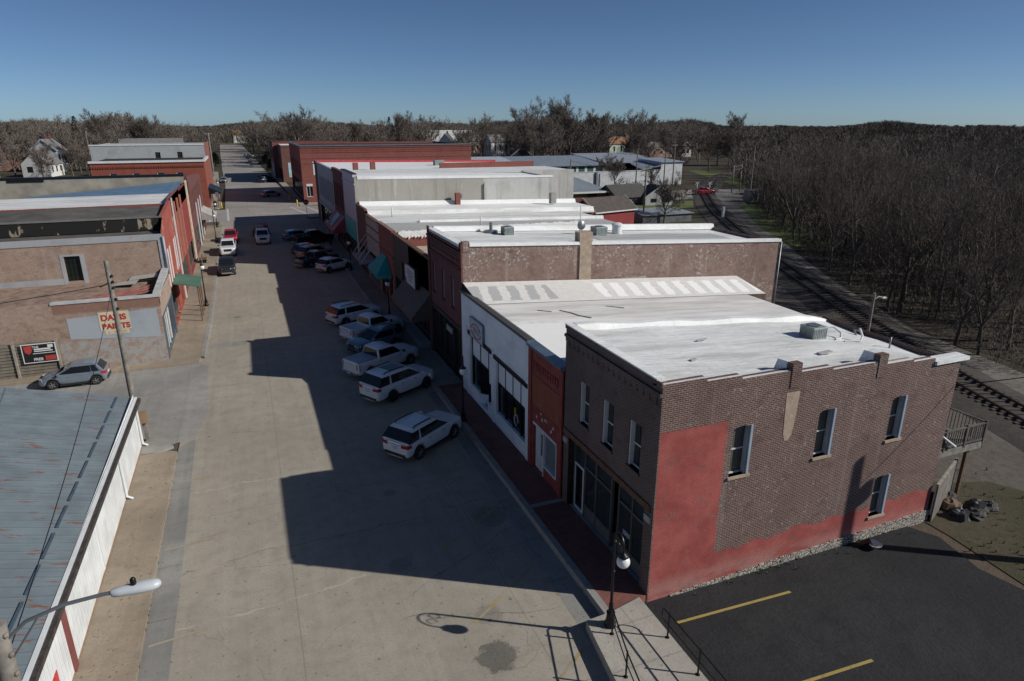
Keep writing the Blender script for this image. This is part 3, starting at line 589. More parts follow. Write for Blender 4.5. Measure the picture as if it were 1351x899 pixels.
def shopfront(t,F,u0,u1,z0,z1,n=3,fm=None,base=.55):
    g=MB(); F.box(g,u0,u1,z0+base,z1,-.35,-.3); g.build('shop_window',M_sglass,t)
    k=MB()
    for i in range(n+1): a=u0+(u1-u0)*i/n; F.box(k,a-.05,a+.05,z0,z1,-.3,-.22)
    F.box(k,u0,u1,z1-.08,z1+.02,-.3,-.2); F.box(k,u0,u1,z0+(z1-z0)*.72,z0+(z1-z0)*.72+.06,-.3,-.23); k.build('shopfront_frame',fm or M_sf2,t)
    k=MB(); F.box(k,u0,u1,.1,z0+base,-.34,-.24); k.build('bulkhead',fm or M_sf2,t)
M_sf2=plain('painted_shopfront',(.10,.09,.085),.6)
# red and black storefront with dark awning
def awning_shop():
    t=thing('shop_building','one storey red and black shop with wide dark awning and boxed wall sign','shop building',(11.75,45.95,0)); F=frontp(11.75)
    w=MB(); F.wall(w,45.95,52.6,0,6.9,[(46.4,52.3,.2,3.3)],.4); w.box(11.75,12.0,45.95,52.6,3.4,6.85); w.build('red_front_wall',BR_painted,t)
    w=MB(); F.wall(w,52.6,58.7,0,7.0,[(53.0,55.4,.2,5.0),(56.0,58.2,.2,3.2)],.4); w.box(11.76,12.0,52.6,58.7,5.1,6.98); w.build('black_front_wall',plain('charcoal_front',(.045,.038,.034),.7),t)
    w=MB(); F.box(w,45.95,58.7,6.92,7.05,-.3,.08); w.build('coping',M_rustbeam,t)
    w=MB(); w.quad((30,45.95,0),(30,58.7,0),(30,58.7,5.2),(30,45.95,5.2)); w.build('rear_wall',BR_brown,t)
    r=MB(); slab(r,12.0,30,46.0,58.65,5.75,5.1); r.build('roof',plain('tan_gravel_roof',(.42,.36,.30),.9),t)
    shopfront(t,F,46.4,52.3,.2,3.3,4); shopfront(t,F,56,58.2,.2,3.2,2)
    w=MB(); F.box(w,53.1,53.9,.3,4.9,-.3,-.2); F.box(w,54.6,55.2,3.6,4.9,-.3,-.2); w.build('door_panel',M_trim,t)
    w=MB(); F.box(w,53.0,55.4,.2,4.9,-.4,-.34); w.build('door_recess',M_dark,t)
    awning(t,F,45.7,52.9,4.45,2.65,1.55,M_awn)
    s=MB(); F.box(s,48.3,51.3,4.15,5.75,.25,.55); sg=s.build('wall_sign',M_black,t,bev=.04)
    s=MB(); F.box(s,48.38,51.22,4.22,5.68,.552,.565); fc=s.build('sign_face',plain('sign_face_white',(.55,.55,.58),.5,var=.05),sg)
    s=MB()
    for z,a,b in ((5.3,48.9,50.7),(5.05,48.7,50.9),(4.8,49.1,50.5),(4.55,49.3,50.3)): F.box(s,a,b,z,z+.1,.56,.572)
    s.build('sign_wording',M_grayp,fc)
    s=MB(); s.box(10.9,11.75,46.2,52.5,.15,.55); s.build('planter_ledge',M_conc,t)
awning_shop()
def teal_shop():
    t=thing('shop_building','one storey red brick shop under a teal hipped awning','shop building',(11.75,58.75,0)); F=frontp(11.75)
    w=MB(); F.wall(w,58.75,65.5,0,7.15,[(59.3,61.2,.2,2.9),(62.0,65.0,.2,3.0)],.4); w.add([(11.75,58.75,3),(30,58.75,3),(30,58.75,6.25),(11.75,58.75,7.0)],[(0,1,2,3)]); F.box(w,58.75,65.5,4.6,4.75,0,.08); F.box(w,58.75,65.5,7.0,7.16,-.3,.1); w.build('front_wall',BR_red,t)
    w=MB(); w.quad((37,58.75,0),(37,65.5,0),(37,65.5,6.1),(37,58.75,6.1)); w.add([(30,58.75,0),(37,58.75,0),(37,58.75,6.1),(30,58.75,6.3)],[(0,1,2,3)]); w.build('rear_wall',BR_brown,t)
    r=MB(); slab(r,12.0,37,58.78,65.5,6.95,6.1); r.build('roof',M_wgray,t)
    k=MB()
    for i in range(60):
        x=12.3+i*.3; h=rnd.uniform(.05,.22); k.hexa([(x,58.6,6.6-rnd.uniform(.05,.3)),(x+.3,58.6,6.6),(x+.3,59.1,6.92),(x,59.1,6.92),(x,58.68,6.98+h),(x+.3,58.68,6.98+rnd.uniform(.05,.2)),(x+.3,59.1,7.0),(x,59.1,7.0)])
    k.build('loose_membrane',M_white2,t)
    shopfront(t,F,62,65,.2,3,2); k=MB(); F.box(k,59.4,60.2,.2,2.8,-.3,-.15); k.build('door',M_trim,t)
    awning(t,F,60,66,4.3,2.8,1.3,M_teal,hip=True)
teal_shop()
def tan_shop():
    t=thing('shop_building','one storey tan sided shop with gray rod hung canopy','shop building',(11.75,65.5,0)); F=frontp(11.75)
    w=MB(); F.wall(w,65.5,72.7,0,7.0,[(66,72.2,.2,3.2)],.4); w.build('front_wall',ribbed('tan_siding',(.36,.33,.29),2,1.2,0,.7),t)
    w=MB(); F.box(w,65.5,72.7,6.9,7.02,-.3,.08); F.box(w,65.5,72.7,4.9,5.0,0,.05); F.box(w,65.5,72.7,5.9,6.0,0,.05); w.build('coping',M_rustbeam,t)
    r=MB(); slab(r,12,37,65.5,72.7,6.9,6.2); r.hexa([(16,65.5,6.6),(37.1,65.5,6.0),(37.1,66.2,6.0),(16,66.2,6.6),(16,65.7,7.0),(37.1,65.7,6.45),(37.1,66.1,6.45),(16,66.1,7.0)]); r.hexa([(12,72.4,6.7),(39.6,72.4,5.9),(39.6,72.72,5.9),(12,72.72,6.7),(12,72.4,6.88),(39.6,72.4,6.1),(39.6,72.72,6.58),(12,72.72,7.32)]); r.build('roof',M_white,t)
    w=MB(); w.quad((37.05,65.5,0),(37.05,72.7,0),(37.05,72.7,6.1),(37.05,65.5,6.1)); w.build('rear_wall',BR_brown,t)
    shopfront(t,F,66,72.2,.2,3.2,4)
    c=MB(); F.box(c,66.4,72.6,2.75,2.9,.02,1.75); ca=c.build('canopy',plain('canopy_metal',(.26,.28,.30),.4,.5),t)
    c=MB()
    for u in (66.8,68.7,70.6,72.4): c.tube([F.p(u,2.9,1.65),F.p(u,5.0,.05)],.035,6)
    c.build('canopy_rod',M_trim,ca)
tan_shop()
def brown_shop():
    t=thing('shop_building','one storey dark brown brick shop next to the taller teal fronted building','shop building',(11.75,72.7,0)); F=frontp(11.75)
    w=MB(); F.wall(w,72.7,78.25,0,7.5,[(73.1,77.8,.2,3.1)],.4); F.box(w,72.7,78.25,7.3,7.5,-.2,.08); w.build('front_wall',BR_brown,t)
    r=MB(); slab(r,12,39.7,72.7,78.25,7.3,6.55); r.hexa([(12,77.6,7.3),(39.7,77.6,6.55),(39.7,78.25,6.55),(12,78.25,7.3),(12,77.9,7.75),(39.7,77.9,7.0),(39.7,78.25,7.0),(12,78.25,7.75)]); r.build('roof',M_white2,t)
    w=MB(); w.quad((39.7,72.7,0),(39.7,78.25,0),(39.7,78.25,6.5),(39.7,72.7,6.5)); w.add([(37,72.7,0),(39.7,72.7,0),(39.7,72.7,6.5),(37,72.7,6.6)],[(0,1,2,3)]); w.build('rear_wall',BR_brown,t)
    shopfront(t,F,73.1,77.8,.2,3.1,3)
    k=MB(); k.box(23.4,23.95,77.2,77.8,6.9,8.35); ch=k.build('chimney',BR_red,t); k=MB(); k.box(24.0,24.2,77.3,77.7,7.7,8.2); k.build('flue',M_gray,ch)
    k=MB(); k.box(35.2,35.9,75.5,76.2,6.8,8.1); k.build('vent_box',M_conc,t)
brown_shop()
for nm,x,y,z,h,lb in (('vent_pipe',14.2,70.5,6.85,1.0,'thin vent pipe near the street edge of the tan shop white roof'),('vent_pipe',20.5,59.8,6.8,1.2,'white vent pipe on the gray part of the roof behind the tall brick front')):
    k=MB(); k.tube([(x,y,z),(x,y,z+h)],.06); tag(k.build(nm,M_pipe),lb,'vent pipe')
# pale and teal two storey building with concrete side wall
def pale_building():
    t=thing('commercial_building','two storey building with pale and teal front and long gray concrete side wall','commercial building',(11.65,78.3,0)); F=frontp(11.65); Sd=PL((0,78.3,0),(1,0,0),(0,-1,0))
    m,nt,b=new_mat('stained_concrete_wall'); p=pos(nt); s=xyz(nt,p); b.inputs['Roughness'].default_value=.9
    n=noise(nt,scl(nt,p,(1.6,1,.1)),1.,5,.65); n2=noise(nt,p,.4,6,.6); left=ramp(nt,s[0],27.2,27.8)
    c=mix(nt,left,(.36,.345,.30),(.50,.495,.475)); c=mix(nt,math_(nt,'MULTIPLY',ramp(nt,n,.5,.72),.45),c,(.20,.18,.15)); c=mix(nt,math_(nt,'MULTIPLY',ramp(nt,n2,.42,.7),.35),c,(.26,.24,.20)); c=mix(nt,math_(nt,'MULTIPLY',ramp(nt,noise(nt,scl(nt,p,(.9,1,.2)),1.3,4),.58,.7),.4),c,(.58,.57,.55)); setc(nt,b,c)
    w=MB(); Sd.wall(w,11.65,27.6,0,10.0); Sd.wall(w,27.6,36.6,0,9.9); w.add([(11.65,78.3,10.0),(27.6,78.3,10.0),(27.6,78.3,10.05),(11.65,78.3,10.5)],[(0,1,2,3)]); w.box(36.3,36.6,78.32,88,0,9.9); w.box(27.3,27.7,78.1,78.3,6.8,9.3); w.build('side_wall',m,t)
    w=MB(); F.wall(w,78.3,88,5.3,10.65,(),0); F.box(w,78.3,88,10.45,10.75,-.3,.16); F.box(w,78.3,88,9.6,9.75,0,.08); F.wall(w,78.3,79.3,0,5.3); w.build('front_wall',plain('pale_lilac_paint',(.50,.49,.53),.6,var=.08),t)
    w=MB(); F.box(w,78.3,88,10.75,10.85,-.35,.2); w.build('cornice',M_black,t)
    w=MB(); F.box(w,79.3,88,2.9,5.3,-.1,.06); w.build('fascia',plain('teal_panel',(.01,.36,.36),.5,var=.08),t)
    shopfront(t,F,79.3,88,.2,2.9,4)
    r=MB(); slab(r,12,36.5,78.6,88,10.2,9.75); r.hexa([(12,78.25,10.2),(36.65,78.25,9.8),(36.65,78.8,9.8),(12,78.8,10.2),(12,78.25,10.62),(36.65,78.25,10.02),(36.65,78.8,10.02),(12,78.8,10.62)]); r.build('roof',M_white2,t)
    w=MB(); w.box(36.6,44.5,87.9,88.3,0,10.0); w.build('rear_wall',m,t)
pale_building()
def dred_building():
    t=thing('commercial_building','two storey dark red brick building with tall windows and a red and gray awning','commercial building',(11.65,88,0)); F=frontp(11.65)
    fh=[(89+i*1.9,89+i*1.9+1.0,5.4,8.6) for i in range(5)]
    w=MB(); F.wall(w,88,98,0,10.5,fh+[(88.6,97.4,.2,3.4)],.3); F.box(w,88,98,10.2,10.5,-.3,.12); w.build('front_wall',BR_dred,t)
    for h in fh: window(F,h,t,M_glass,M_sf2,.2,.07)
    shopfront(t,F,88.6,97.4,.2,3.4,4)
    a=MB(); F.box(a,0,0,0,0,0,0); aw=awning(t,F,88.4,97.6,4.7,2.9,1.7,plain('red_awning',(.30,.05,.055),.6)); a=MB(); a.hexa([F.p(91.4,3.2,1.46),F.p(94.4,3.2,1.46),F.p(94.4,4.55,.18),F.p(91.4,4.55,.18),F.p(91.4,3.28,1.47),F.p(94.4,3.28,1.47),F.p(94.4,4.65,.2),F.p(91.4,4.65,.2)]); a.build('awning_stripe',M_gray,aw)
    r=MB(); slab(r,12,44.5,88.35,98,10.0,9.9); r.build('roof',M_white,t)
    w=MB(); w.quad((44.5,88,0),(44.5,98,0),(44.5,98,9.8),(44.5,88,9.8)); w.build('rear_wall',BR_brown,t)
dred_building()
def blue_building():
    t=thing('commercial_building','two storey gray blue painted building at the cross street corner with red roof edge','commercial building',(11.65,98,0)); F=frontp(11.65)
    fh=[(99+i*2.05,99+i*2.05+1.0,5.0,8.2) for i in range(9)]
    w=MB(); F.wall(w,98,118.5,3.6,10.2,fh,.2); F.wall(w,98,98.6,0,3.6);F.wall(w,117.5,118.5,0,3.6); F.box(w,98,118.5,9.9,10.2,-.2,.15); F.box(w,98,118.5,3.6,3.95,0,.15); w.build('front_wall',plain('gray_blue_paint',(.30,.33,.37),.6,var=.15),t)
    for h in fh: window(F,h,t,M_glass,M_trimblue,.18,.07)
    shopfront(t,F,98.6,117.5,.2,3.6,7)
    w=MB(); F.wall(w,118.5,123,0,10.2); w.quad((45,98,0),(45,123,0),(45,123,9.2),(45,98,9.2)); w.quad((11.65,123,0),(45,123,0),(45,123,9.4),(11.65,123,10.2)); w.quad((36,98.0,8),(45,98.0,8),(45,98.0,9.9),(36,98.0,10.0)); w.build('brick_wall',BR_dred,t)
    r=MB(); slab(r,12,45,98.05,122.6,9.85,9.3); r.build('roof',M_white2,t)
    r=MB(); r.hexa([(11.6,122.6,9.6),(45.2,122.6,9.1),(45.2,123.1,9.1),(11.6,123.1,9.6),(11.6,122.6,10.25),(45.2,122.6,9.65),(45.2,123.1,9.65),(11.6,123.1,10.25)]); r.build('roof_edge',plain('red_coping',(.42,.05,.06),.5),t)
    w=MB(); w.box(29,45.1,104,104.4,9.3,10.35); w.build('fire_wall',BR_red,t)
    for x,y in ((17.5,100.5),(14.8,99.3)): k=MB(); k.box(x,x+.7,y,y+.7,9.7,10.9); k.build('chimney',BR_red,t)
blue_building()
ac_unit('air_conditioner','tiny air conditioner on the far white roof before the red roof edge',31,112,9.5,1.6,.9,1.2)
# =================================================================== beyond the cross street, right
def far_right():
    t=thing('brick_building','long two storey red brick building across the cross street with banded cornice','brick building',(11.5,150,0)); F=frontp(11.5); Sd=PL((0,150,0),(1,0,0),(0,-1,0))
    w=MB(); sh=[(12.2,13.5,1.3,4.0)]; Sd.wall(w,11.5,49.3,0,11.7,sh,.2); F.wall(w,150,182,4.2,11.7,[(152+i*2.7,153.2+i*2.7,5.5,8.5) for i in range(11)],.2)
    for z,d in ((11.3,.12),(10.4,.08),(9.2,.06),(8.1,.05)): Sd.box(w,11.5,49.3,z,z+.22,0,d)
    for i in range(75): a=11.7+i*.5; Sd.box(w,a,a+.25,10.62,11.0,0,.08)
    w.quad((49.3,150,0),(49.3,182,0),(49.3,182,11.7),(49.3,150,11.7)); w.quad((11.5,182,0),(49.3,182,0),(49.3,182,11.7),(11.5,182,11.7)); w.build('wall',BR_red,t)
    for i in range(11): window(F,(152+i*2.7,153.2+i*2.7,5.5,8.5),t,M_glass,M_sf2,.2,.1,(0,1))
    window(Sd,sh[0],t,M_sglass,M_trim,.15,.09,(1,0),M_conc)
    k=MB(); Sd.box(k,12.2,13.5,3.5,4.0,.0,.06); Sd.box(k,13.9,14.9,5.8,8.6,.0,.05); k.build('blanked_window',M_trim,t)
    k=MB(); Sd.box(k,11.4,49.4,11.7,11.95,-.4,.18); F.box(k,150,182,11.7,11.95,-.4,.18); k.build('coping',M_gray,t)
    r=MB(); slab(r,11.6,49.2,150.3,181.9,11.4,11.3); r.build('roof',M_dark,t)
    shopfront(t,F,150.6,181,.2,4.1,9)
    t=thing('brick_building','brown brick building with white roof and a pale blue mural beyond the long red one','brick building',(10.6,205,0)); F=frontp(10.6); Sd=PL((0,205,0),(1,0,0),(0,-1,0))
    w=MB(); F.wall(w,205,222,0,10.4,[(206+i*2.6,207.2+i*2.6,5.4,8) for i in range(6)]+[(206,221,.3,3.6)],.3); Sd.wall(w,10.6,40,0,10.4); w.quad((10.6,222,0),(40,222,0),(40,222,10.4),(10.6,222,10.4)); w.quad((40,205,0),(40,222,0),(40,222,10.4),(40,205,10.4)); Sd.box(w,10.6,40,9.9,10.4,-.2,.1); w.build('wall',BR_brown,t)
    r=MB(); slab(r,10.9,40,205.2,222,10.3,10.2); r.build('roof',M_white2,t)
    k=MB(); Sd.box(k,12.2,15.6,1.5,5.6,0,.06); k.build('mural',plain('mural_blue',(.42,.56,.62),.6,var=.25,vs=.8),t)
    k=MB(); F.box(k,206,221,.3,3.6,-.3,-.25); k.build('shop_window',M_sglass,t)
    t=thing('brick_building','far red and gray two storey building last in the right hand row','brick building',(9.2,222.4,0)); F=frontp(9.2)
    w=MB(); F.wall(w,222.4,243,4.4,11,[(224+i*3,225.4+i*3,6,8.6) for i in range(6)],.3); w.quad((9.2,222.4,0),(30,222.4,0),(30,222.4,11),(9.2,222.4,11)); w.quad((30,222.4,0),(30,243,0),(30,243,11),(30,222.4,11)); w.build('wall',BR_red,t)
    w=MB(); F.box(w,222.4,243,0,4.4,-.2,.02); w.build('gray_shopfront',plain('dull_blue_gray',(.2,.22,.26),.6),t)
    r=MB(); slab(r,9.4,30,222.4,243,10.9,10.8); r.build('roof',M_dark,t)
far_right()
# =================================================================== left row
def paint_shop():
    t=thing('brick_building','salmon brick building with painted red and yellow paint sign and one barred window','brick building',(-6.5,50.5,0)); Sd=PL((0,50.5,0),(1,0,0),(0,-1,0)); Tl=PL((0,58,0),(1,0,0),(0,-1,0)); F=PL((-6.5,0,0),(0,1,0),(1,0,0))
    def low_mix(nt,c,s,p):
        n=noise(nt,p,1.4,6,.7); zz=math_(nt,'ADD',s[2],math_(nt,'MULTIPLY',math_(nt,'SUBTRACT',n,.5),.5))
        lowg=math_(nt,'MULTIPLY',ramp(nt,zz,2.3,2.0),math_(nt,'LESS_THAN',s[1],51)); c=mix(nt,math_(nt,'MULTIPLY',lowg,ramp(nt,noise(nt,p,2.2,6,.7),.36,.6)),c,(.36,.36,.35))
        top=math_(nt,'MULTIPLY',ramp(nt,s[2],4.0,4.25),math_(nt,'LESS_THAN',s[1],51)); return mix(nt,math_(nt,'MULTIPLY',top,.7),c,(.22,.10,.07))
    BRl=brick('painted_low_brick',(.29,.185,.13),(.36,.245,.18),(.45,.39,.34),white=.6,wcol=(.46,.45,.43),extra=low_mix,soot=.25)
    w=MB(); Sd.wall(w,-12.9,-6.5,0,4.82); w.box(-12.9,-6.5,50.52,50.85,4.2,4.82); w.build('low_wall',BRl,t); w=MB(); Sd.wall(w,-25,-12.9,0,4.86); w.box(-25,-12.9,50.52,50.85,4.3,4.86); w.build('plain_low_wall',BR_pink,t)
    w=MB(); F.wall(w,50.5,58,3.35,4.9,(),0); w.hexa([F.p(50.5,4.85,0),F.p(58,4.85,0),F.p(58,4.85,-.35),F.p(50.5,4.85,-.35),F.p(50.5,4.9,0),F.p(58,5.3,0),F.p(58,5.3,-.35),F.p(50.5,4.9,-.35)]); w.build('corner_parapet',BR_pink,t)
    w=MB(); w.hexa([(-12.95,50.44,4.82),(-6.4,50.44,4.82),(-6.4,50.95,4.82),(-12.95,50.95,4.82),(-12.95,50.44,4.95),(-6.4,50.44,4.95),(-6.4,50.95,4.95),(-12.95,50.95,4.95)]); w.hexa([(-6.9,50.96,4.92),(-6.42,50.96,4.92),(-6.42,58,5.3),(-6.9,58,5.3),(-6.9,50.96,5.02),(-6.42,50.96,5.02),(-6.42,58,5.42),(-6.9,58,5.42)]); w.build('coping',plain('stone_coping',(.46,.46,.45),.8),t)
    w=MB(); Sd.poly(w,[(-12.2,2.35),(-6.75,1.95),(-6.75,4.05),(-12.2,3.8)],0,.012); w.build('gray_paint_panel',flake('faded_gray_paint',(.36,.39,.42),(.42,.36,.32),1.5,(.62,.7)),t)
    s=MB(); Sd.poly(s,[(-10.35,2.75),(-8.5,2.75),(-8.5,4.05),(-10.35,4.05)],.012,.03); Sd.poly(s,[(-10.1,2.45),(-8.65,2.45),(-8.65,2.75),(-10.1,2.75)],.012,.028); sg=s.build('painted_sign',flake('cream_sign',(.62,.55,.38),(.42,.40,.36),3,(.66,.74)),t)
    mr=flake('sign_red_letters',(.45,.03,.03),(.55,.4,.3),5,(.66,.72))
    text(Sd,-10.22,3.46,.034,'DAVIS',.56,mr,sg,bold=.02); text(Sd,-10.22,2.86,.034,'PAINTS',.52,mr,sg,bold=.02)
    s=MB(); Sd.box(s,-9.95,-8.8,2.53,2.68,.028,.034); s.build('faded_wording',flake('faded_orange',(.55,.3,.15),(.6,.52,.36),6,(.45,.55)),sg)
    h=(-13.35,-12.3,4.85,6.75); gb=(-25,-13,0,0)
    w=MB(); Tl.wall(w,-25,-6.55,0,8.05,[h],.25); w.box(-25,-6.55,58.02,58.4,7.4,8.05); w.build('tall_side_wall',BR_pink,t)
    w=MB(); Tl.box(w,-25,-6.5,7.62,8.1,.0,.05); Tl.box(w,-13.6,-13.36,4.6,6.9,0,.02); Tl.box(w,-12.29,-12.0,4.3,6.9,0,.02); Tl.box(w,-13.36,-12.29,6.76,6.9,0,.02); Tl.box(w,-25,-13.62,4.62,5.1,0,.02); Tl.box(w,-6.85,-6.5,4.9,7.62,.0,.06); w.build('render_band',flake('gray_render',(.36,.37,.38),(.38,.29,.23),2.5,(.58,.68)),t)
    o=window(Tl,h,t,plain('dark_green_glass',(.012,.02,.016),.3),M_black,.2,.05,(3,3))
    r=MB(); r.quad((-25,50.85,4.7),(-6.9,50.85,4.35),(-6.9,58,4.6),(-25,58,4.75)); r.build('low_roof',plain('brown_tar_roof',(.24,.165,.125),.95,var=.35,vs=1.6),t)
    r=MB()
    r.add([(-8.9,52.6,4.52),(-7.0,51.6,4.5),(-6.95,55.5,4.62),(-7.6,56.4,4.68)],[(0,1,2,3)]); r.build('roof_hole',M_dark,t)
    r=MB()
    for i in range(3): r.bar((-11.6,51.6+i*.55,4.5),(-7.0,53.0+i*1.0,4.75),.22,.12)
    r.build('fallen_rafter',plain('red_brown_rafter',(.28,.11,.09),.85,var=.3),t)
    r=MB(); r.add([(-9.2,56.9,4.8),(-7.1,56.7,5.0),(-7.2,57.7,5.1),(-9.0,57.8,4.95)],[(0,1,2,3)]); r.add([(-10.1,55.6,4.75),(-8.5,55.3,4.85),(-8.4,56.6,4.9),(-9.8,56.7,4.8)],[(0,1,2,3)]); r.build('loose_sheet',M_conc,t)
    k=MB(); F.box(k,50.7,57.9,.1,3.35,-.3,-.2); k.build('shop_window',glass('left_shop_glass',(.05,.058,.065),.2),t)
    k=MB(); F.box(k,50.52,51.5,0,3.35,-.45,.02); F.box(k,57.3,58,0,3.4,-.45,.02); F.box(k,50.75,57.3,.1,.5,-.4,-.05); F.box(k,50.75,57.3,3.1,3.35,-.4,-.02); k.build('shopfront_frame',plain('slate_blue_frame',(.08,.10,.12),.6),t)
    k=MB()
    for u in (52.4,53.6,54.9): F.box(k,u,u+.2,.5,3.1,-.17,-.08)
    k.build('white_post',M_trim,t)
    dp=MB(); dp.tube([(-6.45,57.9,4.9),(-6.45,57.9,7.9)],.09); dp.build('downpipe',M_trimblue,t)
paint_shop()
def board_fence():
    t=thing('board_fence','weathered gray board fence beside the painted brick wall','fence',(-15,50.3,0)); Sd=PL((0,50.3,0),(1,0,0),(0,-1,0))
    w=MB()
    for i in range(11): Sd.box(w,-22,-13.02,.12+i*.215,.12+i*.215+.175,0,.05+.012*(i%2))
    w.build('boards',plain('gray_brown_boards',(.19,.165,.13),.9,var=.3,vs=1.5),t); w=MB(); Sd.box(w,-22,-13.02,.1,2.45,-.02,.02); w.build('backing',M_dark,t)
    for u in (-22,-17.6,-15.45,-13.0): k=MB(); Sd.box(k,u-.07,u+.07,0,2.6,.05,.16); k.build('post',M_deckw,t)
    s=thing('banner_sign','black and white banner sign with red emblem hung on the board fence','sign',(-14,50.1,1.2)); k=MB(); Sd.box(k,-14.95,-13.1,1.15,2.36,.17,.2); k.build('sign_face',plain('sign_black',(.015,.014,.014),.5),s)
    wm=plain('sign_white_ink',(.7,.7,.68),.6,var=.05); rm=plain('sign_red_ink',(.42,.05,.04),.6)
    k=MB(); Sd.box(k,-15.0,-13.05,1.1,1.15,.17,.21);Sd.box(k,-15.0,-13.05,2.36,2.41,.17,.21);Sd.box(k,-15.0,-14.95,1.15,2.36,.17,.21);Sd.box(k,-13.1,-13.05,1.15,2.36,.17,.21)
    Sd.box(k,-14.3,-13.35,1.98,2.08,.2,.205); Sd.box(k,-14.3,-13.25,1.86,1.93,.2,.205); Sd.box(k,-14.4,-13.15,1.72,1.76,.2,.205); Sd.box(k,-13.5,-13.2,2.1,2.3,.2,.205); k.build('white_wording',wm,s)
    k=MB(); Sd.poly(k,[(-14.88,2.28),(-14.4,2.3),(-14.42,1.9),(-14.6,1.7),(-14.82,1.85)],.2,.206); k.build('red_emblem',rm,s); k=MB(); Sd.box(k,-13.75,-13.15,1.22,1.55,.2,.206); k.build('red_block',rm,s)
    text(Sd,-14.38,2.12,.203,'THE',.2,wm,s,ext=.003,bold=.004); text(Sd,-14.42,1.25,.203,'FREE',.26,wm,s,ext=.003,bold=.006)
board_fence()
M_tar=flake('tar_stained_parapet',(.012,.011,.01),(.33,.27,.19),1.1,(.56,.60),vert=.35)
def left_row():
    # striped red building next to the paint shop
    t=thing('brick_building','red and white striped front building with tar stained parapet and dark roof','brick building',(-6.6,58.4,0)); F=PL((-6.6,0,0),(0,1,0),(1,0,0)); Tp=PL((0,60.9,0),(1,0,0),(0,-1,0))
    w=MB(); F.wall(w,58.45,69,0,8.2,[(59,64,.3,3.4),(66,68.6,.3,3.2)],.35); w.hexa([(-6.9,60.9,8.2),(-6.6,60.9,8.2),(-6.6,69,8.2),(-6.9,69,8.2),(-6.9,60.9,9.0),(-6.6,60.9,9.0),(-6.6,69,9.55),(-6.9,69,9.55)]); w.add([(-6.6,58.45,8.2),(-6.6,60.9,8.2),(-6.6,60.9,9.0)],[(0,1,2)]); w.build('front_wall',flake('peeling_red_front',(.33,.075,.05),(.42,.30,.26),1.6,(.56,.66),vert=.5),t)
    k=MB()
    for u in (59.0,60.6,62.2,66.2,67.6): F.box(k,u,u+.62,3.6,6.4,0,.03)
    k.build('white_panel',flake('peeling_white',(.62,.62,.6),(.34,.1,.07),2.5,(.6,.68)),t)
    w=MB(); Tp.wall(w,-40,-6.6,8.0,9.0); w.build('tar_parapet',M_tar,t)
    w=MB(); Tp.box(w,-40,-6.6,9.0,9.1,-.35,.05); w.build('coping',plain('dull_coping',(.16,.155,.15),.8),t)
    r=MB(); r.add([(-40,58.4,7.9),(-6.9,58.4,7.9),(-6.9,60.9,7.95),(-40,60.9,7.95)],[(0,1,2,3)]); nx=40;ny=8
    vs=[(-40+i*33.1/nx,61.2+j*8.2/ny,8.75+.08*rnd.random()+.45*math.exp(-((-40+i*33.1/nx+14)/5)**2-((j-5)/2.5)**2)+j*.03) for j in range(ny+1) for i in range(nx+1)]
    r.add(vs,[(j*(nx+1)+i,j*(nx+1)+i+1,(j+1)*(nx+1)+i+1,(j+1)*(nx+1)+i) for j in range(ny) for i in range(nx)],0,True); r.build('roof',plain('dark_tar_roof',(.085,.078,.07),.95,var=.35,vs=.6),t)
    shopfront(t,F,59,64,.2,3.4,4); shopfront(t,F,66,68.6,.2,3.2,2)
    # green flat canopy on posts
    c=MB(); c.hexa([(-6.55,60.2,3.55),(-4.55,60.2,3.15),(-4.55,64.2,3.15),(-6.55,64.2,3.55),(-6.55,60.2,3.67),(-4.55,60.2,3.27),(-4.55,64.2,3.27),(-6.55,64.2,3.67)]); ca=c.build('canopy',ribbed('green_canopy',(.075,.16,.115),1,3,0,.6),t)
    for y in (60.4,62.2,64.0): k=MB(); k.bar((-4.75,y,.12),(-4.75,y,3.2),.09); k.build('canopy_post',M_wood,ca)
    # white roofed one
    t=thing('brick_building','red painted building with white roof on the left row','brick building',(-6.6,69,0))
    w=MB(); F.wall(w,69,79,0,9.75,[(70,78,.3,3.2)],.3); w.quad((-40,69.02,8),(-6.6,69.02,8),(-6.6,69.02,9.3),(-40,69.02,9.1)); w.box(-6.9,-6.6,69.05,79,8,9.74); w.build('front_wall',BR_red,t)
    r=MB(); slab(r,-40,-6.9,69.3,79,9.15,9.3); r.build('roof',M_white,t)
    k=MB()
    for u in (71,74.5,78): F.box(k,u,u+.8,3.4,9.2,0,.12)
    k.build('pilaster',plain('faded_salmon',(.38,.13,.09),.8),t); shopfront(t,F,70,78,.2,3.2,5)
    k=MB(); F.box(k,69.6,69.9,0,9.7,0,.1); k.build('white_pilaster',M_trim,t)
    # blue metal roof
    t=thing('brick_building','red brick building under a low pitched blue metal roof','brick building',(-6.6,79,0))
    w=MB(); F.wall(w,79,92,0,9.5,[(80,91,.3,3.2)],.3); w.quad((-33,79.02,7),(-6.6,79.02,7),(-6.6,79.02,8.9),(-33,79.02,8.5)); w.box(-6.9,-6.6,79.05,92,8,9.52); w.build('front_wall',BR_painted,t)
    r=MB(); r.hexa([(-20.5,79.1,8.7),(-7.1,79.1,8.95),(-7.1,91.5,9.45),(-23.5,91.5,8.2),(-20.5,79.1,8.8),(-7.1,79.1,9.05),(-7.1,91.5,9.6),(-23.5,91.5,8.3)]); r.build('roof',ribbed('blue_metal_roof',(.15,.25,.36),0,.5,0,.4,.2),t)
    r=MB(); r.quad((-60,79.2,7.4),(-20,79.2,8.0),(-20,92,7.9),(-60,92,7.0)); r.build('lower_roof',M_dark,t)
